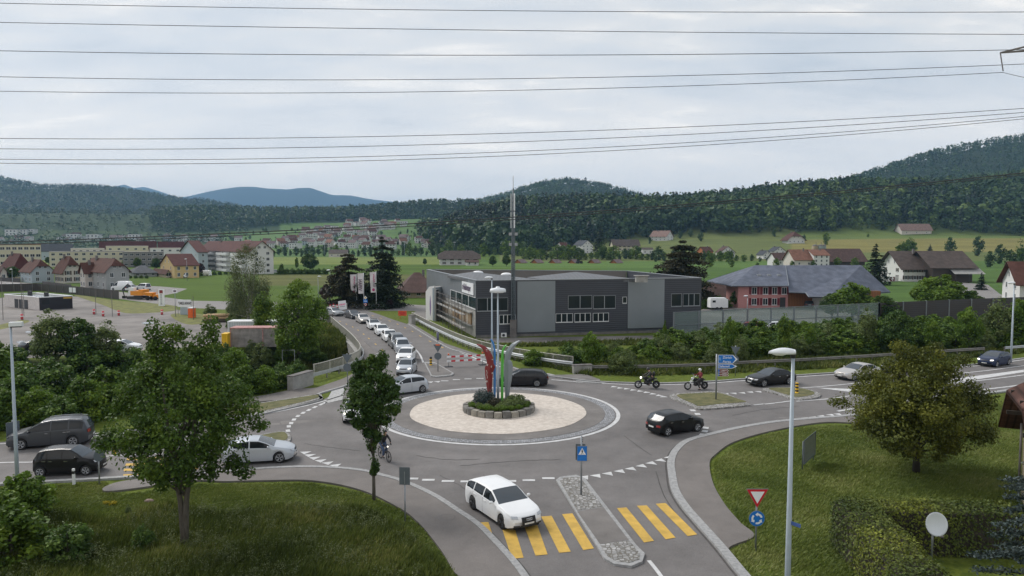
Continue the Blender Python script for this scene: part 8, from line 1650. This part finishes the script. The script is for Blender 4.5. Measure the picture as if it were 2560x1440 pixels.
# ------------------------------------------------------------------ riders, motorcycles, bicycle
M['skin'] = mat('skin', (.45, .27, .20), .6, var=.04); M['leather'] = mat('black_leather', (.018, .018, .02), .5); M['jeans'] = mat('blue_jeans', (.05, .08, .15), .85); M['shirt'] = mat('dark_red_check_shirt', (.16, .012, .02), .85, var=.4, scale=14); M['helmw'] = mat('white_helmet', (.62, .64, .64), .3); M['helmb'] = mat('black_helmet', (.015, .015, .018), .25)
def skin(name, pts, edges, rad, m, parent):
 me = bpy.data.meshes.new(name); me.from_pydata([tuple(p) for p in pts], edges, []); o = link(name, me, parent); me.materials.append(m)
 sk = o.modifiers.new('skin', 'SKIN'); sk.use_smooth_shade = True; layer = me.skin_vertices[0] if me.skin_vertices else None
 if layer is None:
  bpy.context.view_layer.objects.active = o; layer = me.skin_vertices.new() if hasattr(me.skin_vertices, 'new') else None
 if layer:
  for i, r_ in enumerate(rad): layer.data[i].radius = (r_, r_)
  layer.data[0].use_root = True
 s = o.modifiers.new('sub', 'SUBSURF'); s.levels = 1; s.render_levels = 2; return o
def bmskin(name, pts, edges, rad, m, parent):
 import bmesh
 bm_ = bmesh.new(); lay = bm_.verts.layers.skin.verify(); vs = [bm_.verts.new(p) for p in pts]
 for a, b_ in edges: bm_.edges.new((vs[a], vs[b_]))
 for i, v in enumerate(vs): v[lay].radius = (rad[i], rad[i]); v[lay].use_root = i == 0
 me = bpy.data.meshes.new(name); bm_.to_mesh(me); bm_.free(); o = link(name, me, parent); me.materials.append(m); sk = o.modifiers.new('skin', 'SKIN'); sk.use_smooth_shade = True; s = o.modifiers.new('sub', 'SUBSURF'); s.levels = 1; s.render_levels = 2; return o
def person(label, loc, rz, J, top, legs, helm, shoes='leather', gloves='leather', pack=False, scale=1.0):
 """J: joints pelvis, chest, neck, head and per side elbow, hand, knee, foot"""
 o = empty('person', loc, rz, label, 'person'); o.scale = (scale,) * 3; V = Vector; pel, che, nec, hd = [V(J[k]) for k in ('pelvis', 'chest', 'neck', 'head')]
 P_ = [pel, (pel + che) / 2, che, nec, hd - V((0, 0, .04)), hd + V((0, 0, .09))]; E = [(0, 1), (1, 2), (2, 3), (3, 4), (4, 5)]; Rd = [.13, .125, .14, .055, .085, .07]; arm, leg = [], []
 for s in (1, -1):
  k = 'L' if s > 0 else 'R'; sh = che + V((.0, s * .19, .06)); el, ha, kn, ft = [V(J[q + k]) for q in ('elbow', 'hand', 'knee', 'foot')]; hp = pel + V((0, s * .10, -.04)); i = len(P_)
  P_ += [sh, el, ha, hp, kn, ft]; E += [(2, i), (i, i + 1), (i + 1, i + 2), (0, i + 3), (i + 3, i + 4), (i + 4, i + 5)]; Rd += [.062, .042, .030, .09, .062, .04]; arm.append((sh, el, ha)); leg.append((hp, kn, ft))
 bmskin('body', P_, E, Rd, M['skin'], o)
 def cl(name, pts, ed, rd, m): bmskin(name, pts, ed, rd, M[m], o)
 pts = [P_[0] + V((0, 0, .04)), P_[1], P_[2], P_[3] - V((0, 0, .02))]; ed = [(0, 1), (1, 2), (2, 3)]; rd = [.15, .15, .165, .075]
 for sh, el, ha in arm: i = len(pts); pts += [sh, el, el.lerp(ha, .9)]; ed += [(2, i), (i, i + 1), (i + 1, i + 2)]; rd += [.085, .06, .045]
 cl('jacket', pts, ed, rd, top); pts = [P_[0]]; ed = []; rd = [.15]
 for hp, kn, ft in leg: i = len(pts); pts += [hp, kn, kn.lerp(ft, .88)]; ed += [(0, i), (i, i + 1), (i + 1, i + 2)]; rd += [.11, .082, .06]
 cl('trousers', pts, ed, rd, legs)
 for hp, kn, ft in leg: b = MB(); b.ball(ft + V((.06, 0, -.02)), (.145, .05, .05), 8, 6); b.build('shoe', M[shoes], o)
 for sh, el, ha in arm:
  b = MB(); d = (ha - el).normalized(); b.ball(ha + d * .03, (.05, .035, .045), 8, 6); side = 1 if ha.y > 0 else -1
  for q, ln_ in zip((-.03, -.01, .01, .03), (.055, .065, .06, .045)): a = ha + d * .06 + V((0, q, .01)); b.tube([a, a + V((ln_ * .7, 0, -.02)), a + V((ln_ * .8, 0, -.055))], [.011, .01, .008], 5)
  a = ha + d * .02 + V((0, -side * .035, 0)); b.tube([a, a + V((.03, -side * .01, -.035))], [.012, .009], 5); b.build('glove' if gloves != 'skin' else 'hand', M[gloves], o)
 b = MB(); b.ball(hd + V((-.01, 0, .05)), (.135, .115, .125), 14, 9); b.build('helmet', M[helm], o); b = MB(); b.ball(hd + V((.05, 0, .015)), (.085, .085, .07), 10, 6); b.build('visor' if helm != 'helmb' or pack else 'face', M['dark'] if pack or helm == 'helmw' else M['skin'], o)
 if pack: b = MB(); b.ball((pel + che) / 2 + V((-.22, 0, .12)), (.11, .16, .24), 10, 8); b.build('backpack', M['leather'], o)
 return o
def wheel2(par, x, r_, th, spokes, mr, name='wheel'):
 b = MB(); vs, fs = [], []; n, k_ = 28, 8
 for i in range(n):
  a = 2 * math.pi * i / n
  for j in range(k_): c = 2 * math.pi * j / k_; q = r_ - th + th * math.cos(c); vs.append((x + q * math.cos(a), th * .9 * math.sin(c), r_ + q * math.sin(a)))
 for i in range(n):
  for j in range(k_): fs.append((i * k_ + j, ((i + 1) % n) * k_ + j, ((i + 1) % n) * k_ + (j + 1) % k_, i * k_ + (j + 1) % k_))
 b.add(vs, fs); w = b.build(name, M['tyre'], par, smooth=True); b = MB()
 for i in range(spokes): a = 2 * math.pi * i / spokes; b.tube([(x, .02 * (-1) ** i, r_), (x + (r_ - th * 2) * math.cos(a), 0, r_ + (r_ - th * 2) * math.sin(a))], .006, 4)
 vs, fs = [], []
 for i in range(n): a = 2 * math.pi * i / n; [vs.append((x + q * math.cos(a), y, r_ + q * math.sin(a))) for q, y in ((r_ - th * 1.9, -.015), (r_ - th * 2.4, -.015), (r_ - th * 2.4, .015), (r_ - th * 1.9, .015))]
 for i in range(n):
  for j in range(4): fs.append((i * 4 + j, ((i + 1) % n) * 4 + j, ((i + 1) % n) * 4 + (j + 1) % 4, i * 4 + (j + 1) % 4))
 b.add(vs, fs); b.lathe([(.05, -.05), (.05, .05)], 10, (x, 0, r_), 'y'); b.build('rim', M[mr], w); return w
def motorbike(label, loc, rz, chopper=False, scale=1.0):
 o = empty('motorcycle', loc, rz, label, 'motorcycle'); o.scale = (scale,) * 3; wf, wr = .82, -.68; R1 = .33; wheel2(o, wf, R1, .06, 18, 'rim'); wheel2(o, wr, R1, .08, 12, 'rimd')
 T2 = .0; top = (wf - .52, .0, 1.02) if chopper else (wf - .36, 0, 1.0); mF = M['helmw'] if chopper else M['dark']
 b = MB()
 for y in (-.09, .09): b.tube([(wf, y, R1), (top[0], y, top[2])], .028, 6)
 b.build('fork', mF, o); b = MB(); hx = top[0] - .05
 hz = 1.18 if chopper else 1.04; b.tube([(hx + .05, 0, top[2]), (hx, -.14, hz - .03), (hx - .05, -.34, hz), (hx - .16, -.40, hz - .02)], .016, 5); b.tube([(hx + .05, 0, top[2]), (hx, .14, hz - .03), (hx - .05, .34, hz), (hx - .16, .40, hz - .02)], .016, 5); b.build('handlebar', M['chrome' if chopper else 'dark'], o)
 b = MB(); b.ball((top[0] + .14, 0, top[2] - .1), (.09, .10, .10), 10, 8); b.build('headlight', M['lamp_on' if not chopper else 'chrome'], o); b = MB(); b.ball((.16, 0, .84), (.28, .14, .13), 12, 8); b.build('fuel_tank', PAINT['black'], o)
 b = MB(); b.ball((-.28, 0, .76), (.26, .14, .06), 10, 6); b.ball((-.60, 0, .82), (.18, .11, .05), 10, 6); b.build('seat', M['leather'], o)
 b = MB(); b.ball((.08, 0, .48), (.24, .17, .20), 12, 8); b.ball((.22, 0, .62), (.12, .12, .14), 8, 6); b.box(-.3, -.05, -.12, .12, .34, .66); b.build('engine', M['dark'], o)
 b = MB(); b.tube([(top[0], 0, .95), (-.2, 0, .68), (-.5, 0, .62)], .03, 6); b.tube([(top[0], 0, .9), (.3, 0, .38), (-.2, 0, .34), (wr, 0, R1)], .028, 6); b.tube([(wr, .1, R1), (-.45, .1, .68)], .025, 5); b.tube([(wr, -.1, R1), (-.45, -.1, .68)], .025, 5); b.build('frame', M['dark'], o)
 b = MB(); b.tube([(.25, -.16, .5), (.1, -.2, .32), (-.85, -.2, .36)], [.03, .035, .05], 8); b.build('exhaust', M['chrome'], o)
 b = MB(); vs, fs = [], []
 for i in range(8): a = R(40 + i * 15); [vs.append((wr + (R1 + .05) * math.cos(a), y, R1 + (R1 + .05) * math.sin(a))) for y in (-.09, .09)]
 for i in range(7): fs.append((2 * i, 2 * i + 1, 2 * i + 3, 2 * i + 2))
 b.add(vs, fs); b.build('mudguard', PAINT['black'], o)
 for y in (-.38, .38): b = MB(); b.ball((hx - .02, y, hz + .1), (.02, .06, .04), 8, 5); b.build('mirror', M['dark'], o)
 return o
for (f, r_, chop, lab, kw) in [((1598, 971), (1642, 971), False, 'black naked motorcycle with lit round headlight, the left one of two', dict(label='motorcyclist in black leather with black helmet and backpack', top='leather', legs='leather', helm='helmb', pack=True)), ((1719, 975), (1765, 973), True, 'low black cruiser motorcycle with white fork, the right one of two', dict(label='motorcyclist in dark red checked shirt with white helmet', top='shirt', legs='leather', helm='helmw'))]:
 a, c = P(*f), P(*r_); d = a - c; rz = math.atan2(d.y, d.x); m_ = (a + c) / 2; s = 1.06; motorbike(lab, (m_.x, m_.y, .02), rz, chop, s)
 J = dict(pelvis=(-.36, 0, .88), chest=(-.16 if not chop else -.32, 0, 1.30), neck=(-.08 if not chop else -.29, 0, 1.46), head=(.0 if not chop else -.24, 0, 1.60), elbowL=(.10, .33, 1.14), elbowR=(.10, -.33, 1.14), handL=(.30 if not chop else .12, .38, 1.06 if not chop else 1.2), handR=(.30 if not chop else .12, -.38, 1.06 if not chop else 1.2), kneeL=(.12, .24, .74), kneeR=(.12, -.24, .74), footL=(-.08, .24, .34) if not chop else (-.12, .36, .07), footR=(-.08, -.24, .34))
 if chop: J.update(elbowL=(-.12, .32, 1.12), elbowR=(-.12, -.32, 1.12))
 person(loc=(m_.x, m_.y, .02), rz=rz, J=J, scale=s, **kw)
a, c = P(972, 1157), P(951, 1146); d = a - c; rz = math.atan2(d.y, d.x); m_ = (a + c) / 2; bk = empty('bicycle', (m_.x, m_.y, .02), rz, 'dark bicycle ridden past the slim maple', 'bicycle')
for x in (.53, -.53): wheel2(bk, x, .34, .022, 20, 'rimd')
b = MB(); bb = (-.08, 0, .30); st_ = (-.22, 0, .82); hd_ = (.36, 0, .86)
for q in ((bb, st_), (bb, (.39, 0, .72)), (st_, hd_), (bb, (-.53, .03, .34)), (st_, (-.53, .03, .34)), (hd_, (.53, 0, .34)), (hd_, (.34, 0, 1.0))): b.tube(q, .02, 6)
b.build('frame', M['dark'], bk); b = MB(); b.tube([(.26, -.28, 1.02), (.36, -.1, 1.02), (.36, .1, 1.02), (.26, .28, 1.02)], .014, 5); b.build('handlebar', M['dark'], bk); b = MB(); b.ball((-.24, 0, .90), (.14, .07, .04), 8, 6); b.build('saddle', M['leather'], bk); b = MB(); b.lathe([(.09, -.01), (.09, .01)], 16, (bb[0], -.05, bb[2]), 'y'); b.tube([(bb[0], -.07, bb[2]), (.06, -.09, .20)], .012, 5); b.tube([(bb[0], .07, bb[2]), (-.2, .09, .40)], .012, 5); b.build('crank', M['steel'], bk); b = MB(); b.ball((.42, 0, .92), .045, 8, 6); b.build('headlight', M['lamp_on'], bk)
person('cyclist in black jacket and blue jeans wearing a helmet', (m_.x, m_.y, .02), rz, dict(pelvis=(-.24, 0, 1.0), chest=(-.02, 0, 1.42), neck=(.06, 0, 1.57), head=(.12, 0, 1.70), elbowL=(.16, .30, 1.22), elbowR=(.16, -.30, 1.22), handL=(.28, .27, 1.05), handR=(.28, -.27, 1.05), kneeL=(.16, .11, .86), kneeR=(.12, -.11, .66), footL=(-.16, .12, .46), footR=(.05, -.12, .24)), 'leather', 'jeans', 'helmb')
# ------------------------------------------------------------------ near things on the grass
a, c = P(2008, 1178), P(2036, 1152); o = empty('sign_board', a, math.atan2((c - a).y, (c - a).x), 'grey back of a large rectangular board on two posts in the right meadow', 'sign'); l_ = (c - a).length
b = MB(); b.box(0, l_, -.02, .02, .42, 1.75); b.build('panel', M['steel'], o); b = MB(); [b.box(x0, x1, -.04, -.021, z0, z1) for x0, x1, z0, z1 in ((-.03, .03, .38, 1.8), (l_ - .03, l_ + .03, .38, 1.8), (.031, l_ - .031, 1.74, 1.8), (.031, l_ - .031, .38, .44))]; b.build('frame', M['signback'], o)
for x in (.04, l_ - .04): b = MB(); b.tube([(x, .06, -.1), (x, .06, 1.7)], .03, 6); b.build('post', M['signback'], o)
q = PD(2338, 1310, 28.2); o = empty('satellite_dish', (q.x, q.y, 0), R(6), 'pale round satellite dish standing behind the hedge', 'satellite dish'); zc = q.z; prof = [(.47 * k / 8, .10 * (k / 8) ** 2) for k in range(1, 9)]; b = MB(); b.m = Matrix.Translation((0, 0, zc)) @ Matrix.Rotation(R(-14), 4, 'X'); b.lathe([(r_, -h) for r_, h in prof] + [(.47, -.09), (.2, .03)], 32, (0, 0, 0), 'y'); b.build('reflector', M['lamphead'], o)
b = MB(); b.tube([(0, .12, 0), (0, .12, zc)], .035, 8); b.build('mast', M['steel'], o); b = MB(); b.tube([(0, -.05, zc - .45), (0, -.42, zc - .38)], .015, 5); b.ball((0, -.44, zc - .34), (.05, .06, .05), 8, 6); b.build('feed_arm', M['conc_dark'], o)
p = P(185, 1213); o = empty('delineator_post', p, 0, 'white roadside post with black band at the left arm', 'post'); b = MB(); b.box(-.06, .06, -.05, .05, 0, .62); b.box(-.06, .06, -.05, .05, .78, .9); b.build('post', M['white'], o); b = MB(); b.box(-.063, .063, -.053, .053, .621, .779); b.build('band', M['black'], o)
o = sign('road_sign', 'dark back of a round sign seen almost edge-on by the left pavement', P(249, 1213), 70, 2.0); b = MB(); disc(b, .34, -.06, 1.65, .02); b.build('disc_back', M['signback'], o)
o = sign('road_sign', 'grey back of a square sign close to the left lamp post', P(33, 1112), 62, 1.6); b = MB(); b.box(-.4, .4, -.06, -.03, .5, 1.5); b.build('sign_back', M['signback'], o)
p = P(242, 1028); o = empty('utility_cabinet', p, R(8), 'pale grey utility cabinet between the forked maple and the belt', 'cabinet'); b = MB(); b.box(-.35, .35, 0, .4, 0, 1.1); b.build('body', M['concrete'], o); b = MB(); b.box(-.38, .38, -.03, .43, 1.103, 1.16); b.build('lid', M['steel'], o)
p = P(373, 1256); o = empty('rock', p, 0, 'flat pinkish field stone in the grass left of the forked maple', 'rock'); b = MB(); b.ball((0, 0, .06), (.26, .15, .12), 9, 5); b.build('stone', mat('pinkish_stone', (.26, .19, .16), .9, var=.3, scale=5, bump=.6), o)
m1 = mini('yell', 9, .22, 260, .05, 'yellow flower clump in the grass left of the rock', P(283, 1262), 'flower_clump', .5); copy_tree(m1, P(264, 1260), 1, .8, 'smaller yellow flower clump beside the larger one'); copy_tree(m1, P(1408, 632), 1, 9, 'yellow-green blossoming tree below the wood') if False else None
# ------------------------------------------------------------------ yard and street things
def walls(name, label, pts, h, m_, th=.08, cat='fence', z0=0, posts=0, z=-.2):
 g = px(pts) if not hasattr(pts[0], 'x') else pts; o = empty(name, g[0], 0, label, cat)
 for i in range(len(g) - 1): m4, l_ = planeM(g[i] - g[0], g[i + 1] - g[0]); b = MB(); b.m = m4; b.box(0 if i == 0 else .01, l_, 0, th, z, h); b.build('panel', m_ if not isinstance(m_, str) else M[m_], o)
 if posts:
  for i, q in enumerate(polyline(g, posts)): q = q - g[0]; b = MB(); b.box(q.x - .05, q.x + .05, q.y - .1, q.y + .05, 0, h + .05); b.build('post', M['conc_dark'], o)
 return o
M['fenced'] = bands('dark_board_fence', (.055, .045, .042), .8, 'X', .6); walls('board_fence', 'long dark board fence between the yard and the street', [(-60, 731), (92, 727), (180, 735), (297, 749)], 2.0, M['fenced'], posts=4)
p = P(182, 736); o = empty('notice_sheets', p, R(-30), 'two white notice boards fixed on the dark fence', 'sign'); [MB().box(x, x + 1.3, -.12, -.08, .5, 1.7).build('sheet', M['signwhite'], o) for x in (-1.4, .2)]
walls('garden_fence', 'low dark fence before the off-white house', [(106, 713), (178, 722)], 1.2, M['fenced']); walls('garden_fence', 'grey fence at the far left in front of the red roofed house', [(0, 703), (50, 706)], 1.3, M['fenced'])
p = P(30, 713); o = empty('road_block', p, R(-5), 'white plastic barrier lying along the street at the left', 'barrier'); b = MB(); b.box(-1.8, 2.2, 0, .4, 0, .5); b.build('body', M['white'], o)
b = MB()
for i, (a, y) in enumerate([(55, 799), (235, 786), (258, 791), (297, 789), (405, 787)]):
 o = empty('safety_cone', P(a, y), 0, 'small red and white safety post in the yard', 'cone', 'red and white safety posts in the yard'); b = MB(); b.lathe([(.2, .0), (.2, .95)], 8); b.build('post', mat('red_reflective', (.6, .08, .09), .5) if i == 0 else bpy.data.materials['red_reflective'], o); b = MB(); b.lathe([(.21, .5), (.21, .65)], 8); b.build('band', M['signwhite'], o)
for i, (a, y0, y1) in enumerate([(8, 690, 800), (56, 700, 795), (60, 725, 790), (240, 722, 785), (281, 728, 792), (439, 723, 790), (484, 740, 800)]):
 p = P(a, y1); o = empty('thin_pole', p, 0, 'thin pale pole standing in the yard', 'pole', 'thin poles in the yard'); h = HT(a, y0, p); b = MB(); b.tube([(0, 0, 0), (0, 0, h)], .05, 5); b.build('pole', M['conc_dark'], o)
p = P(404, 765); o = empty('price_totem', p, R(-8), 'white upright totem sign with red square and dark lines of text', 'sign'); k = p.y / F_PX; b = MB(); b.box(-7 * k, 8 * k, -.1, .1, 0, 42 * k); b.build('panel', M['signwhite'], o); b = MB(); b.mat(M['hred']); b.box(-4 * k, 5 * k, -.13, -.11, 32 * k, 40 * k); b.mat(M['signback']); [b.box(-2 * k, 3 * k, -.13, -.11, z * k, (z + 1) * k) for z in (29, 26.5, 23, 20.5, 17.5, 15, 12, 9, 6, 4)]; b.build('print', None, o)
p = P(462, 787); o = empty('banner', p, R(-2), 'white banner reading take away in dark capitals above a grey site fence', 'banner'); k = p.y / F_PX; b = MB(); b.box(-17 * k, 17 * k, -.05, 0, 20 * k, 38 * k); b.build('cloth', M['signwhite'], o); text('TAKE AWAY', 9.5 * k, M['dark'], o, Matrix.Translation((-15.5 * k, -.08, 26 * k)), sx=.62, font_w=3); b = MB(); b.box(-11 * k, 16 * k, -.03, .02, 0, 19 * k); b.build('fence_panel', WL['bluegrey'], o)
for x in (-17 * k, 17 * k): b = MB(); b.tube([(x, .04, 0), (x, .04, 39 * k)], .04, 5); b.build('post', M['steel'], o)
p = P(476, 795); o = empty('portable_toilet', p, R(-4), 'orange portable toilet cabin with white roof', 'toilet'); k = p.y / F_PX; b = MB(); b.box(-6 * k, 6 * k, 0, 1.1, 0, 24 * k); b.build('cabin', M['orange'], o); b = MB(); b.box(-6.6 * k, 6.6 * k, -.06, 1.16, 24.05 * k, 26.5 * k); b.build('roof', M['white'], o); b = MB(); b.box(-4 * k, 4 * k, -.03, -.003, 1 * k, 22 * k); b.build('door', M['orange'], o)
p = P(439, 792); o = empty('notice_sign', p, 0, 'square pale sign on a pole left of the take away banner', 'sign'); k = p.y / F_PX; sign_pole(o, 60 * k, .05); b = MB(); b.box(-5 * k, 6 * k, -.1, -.05, 60 * k, 69 * k); b.build('panel', M['signwhite'], o); b = MB(); b.box(-3 * k, 4 * k, -.12, -.101, 62.5 * k, 67 * k); b.build('print', M['flagtext'], o)
# containers: pale one, red topped one, yellow one
def container(label, q, rz, L_, h, w, body, roof, name='container', cat='container'):
 p = P(*q); p.z = max(0, gz(p.x, p.y)); o = empty(name, p, R(rz), label, cat); b = MB(); b.box(0, L_, 0, w, 0, h); b.build('body', body, o); b = MB(); b.box(-.04, L_ + .04, -.04, w + .04, h + .003, h + .12); b.build('roof', roof, o); b = MB(); [b.box(x - .06, x + .06, -.05, -.003, 0, h) for x in (.06, L_ * .5, L_ - .06)]; b.build('corner_posts', roof, o); return o
ribw = bands('ribbed_pale_steel', (.50, .54, .56), 1, 'X', .8); container('long pale ribbed container behind the red topped one', (570, 846), 2, 8.2, 2.2, 2.3, ribw, M['white']); container('old grey container with flaking red roof', (576, 868), 2, 8.0, 2.3, 2.2, mat('dirty_grey_steel', (.26, .24, .23), .8, var=.35, scale=1.5), mat('flaking_red_roof', (.42, .22, .21), .8, var=.4, scale=3)); container('yellow box body at the end of the grey container', (555, 871), 2, 0.7, 1.7, 1.2, M['yellow'], M['yellow'])
o = empty('log_pile', P(512, 806), 0, 'pile of cut tree trunks at the edge of the yard', 'log pile'); r_ = random.Random(3)
for i in range(12): b = MB(); x = (i % 4) * .42; z = .25 + (i // 4) * .42; b.tube([(r_.uniform(-.4, .1), x + r_.uniform(-.05, .05), z), (3.4 + r_.uniform(-.3, .5), x + .4, z + r_.uniform(-.05, .08))], .2, 9); b.build('log', M['wood'] if i % 3 else M['bark'], o)
# excavator and dumper
p = P(345, 748); o = empty('excavator', p, R(172), 'orange tracked excavator with folded arm parked at the street', 'excavator'); b = MB()
for y in (-1.15, 1.15): b.box(-1.7, 1.7, y - .25, y + .25, .12, .75); b.ball((1.7, y, .43), (.32, .25, .32), 8, 6); b.ball((-1.7, y, .43), (.32, .25, .32), 8, 6)
b.build('tracks', M['dark'], o); b = MB(); b.box(-2.0, 1.0, -1.2, 1.2, .95, 1.95); b.box(-2.1, -.9, -1.1, 1.1, 1.96, 2.25); b.build('housing', mat('machine_orange', (.75, .27, .02), .5), o); b = MB(); b.box(.2, 1.4, .2, 1.2, 1.96, 2.75); b.box(1.01, 1.5, .2, 1.2, 1.0, 1.95); b.build('cab', M['white'], o)
b = MB(); b.tube([(.9, -.3, 1.6), (2.6, -.3, 3.4), (4.0, -.3, 2.2)], [.22, .2, .14], 6); b.tube([(4.0, -.3, 2.2), (3.6, -.3, .7)], [.14, .1], 6); b.build('arm', M['dark'], o); b = MB(); b.box(3.2, 3.9, -.7, .1, .15, .7); b.build('bucket', M['dark'], o)
p = P(384, 750); o = empty('site_dumper', p, R(175), 'small orange site dumper beside the excavator', 'dumper'); b = MB(); b.add([(.0, -.8, .9), (1.5, -.8, 1.1), (1.5, .8, 1.1), (0, .8, .9), (-.2, -.9, 1.7), (1.8, -.9, 1.7), (1.8, .9, 1.7), (-.2, .9, 1.7)], [(0, 3, 2, 1), (0, 1, 5, 4), (1, 2, 6, 5), (2, 3, 7, 6), (3, 0, 4, 7), (4, 5, 6, 7)]); b.build('skip', bpy.data.materials['machine_orange'], o); b = MB(); b.box(-1.3, -.2, -.6, .6, .5, 1.2); b.tube([(-.9, 0, 1.2), (-.9, 0, 2.3)], .04, 5); b.build('chassis', bpy.data.materials['machine_orange'], o)
for x in (-.9, .9):
 for y in (-.8, .8): b = MB(); b.lathe([(.45, -.16), (.45, .16)], 14, (x, y, .45), 'y'); b.build('wheel', M['tyre'], o)
# white trailer by the pink house, tractor in the field
p = P(1776, 776); o = empty('horse_trailer', p, R(3), 'white box trailer parked behind the glass noise barrier', 'trailer'); b = MB(); b.prism([(0, 0), (3.4, 0), (3.4, 1.9), (0, 1.9)], .5, 2.1); b.prism([(.1, .1), (3.1, .1), (3.1, 1.8), (.1, 1.8)], 2.101, 2.35); b.build('box', M['white'], o); b = MB(); b.box(.4, 1.0, -.02, -.003, 1.5, 1.9); b.build('window', M['wglass'], o)
for x in (1.3, 2.1): b = MB(); b.lathe([(.32, -.1), (.32, .1)], 14, (x, .05, .32), 'y'); b.build('wheel', M['tyre'], o)
p = Tg(1448, 659); o = empty('tractor', p, R(15), 'dark tractor working beside the fourth field hut', 'tractor'); b = MB(); b.box(0, 1.9, -.5, .5, .9, 1.6); b.build('bonnet', M['barkd'], o); b = MB(); b.box(-1.4, -.01, -.8, .8, .9, 2.7); b.build('cab', M['wglass'], o)
for x, r_ in ((-.9, .85), (1.4, .55)):
 for y in (-.9, .9): b = MB(); b.lathe([(r_, -.2), (r_, .2)], 14, (x, y, r_), 'y'); b.build('wheel', M['tyre'], o)
p = P(706, 905); o = empty('metal_frame', p, R(5), 'thin galvanised metal frame rising from the shrubs left of the bridge', 'frame'); b = MB(); b.tube([(0, 0, -2), (0, 0, 1.3), (1.3, 0, 1.3), (1.3, 0, -2)], .04, 5); b.build('tube', M['steel'], o)
p = P(1300, 866)
walls('wire_fence', 'row of thin posts of a wire fence behind the planted strip', [(1380, 866), (1700, 858)], .02, M['conc_dark'], posts=5).location = P(1380, 866)
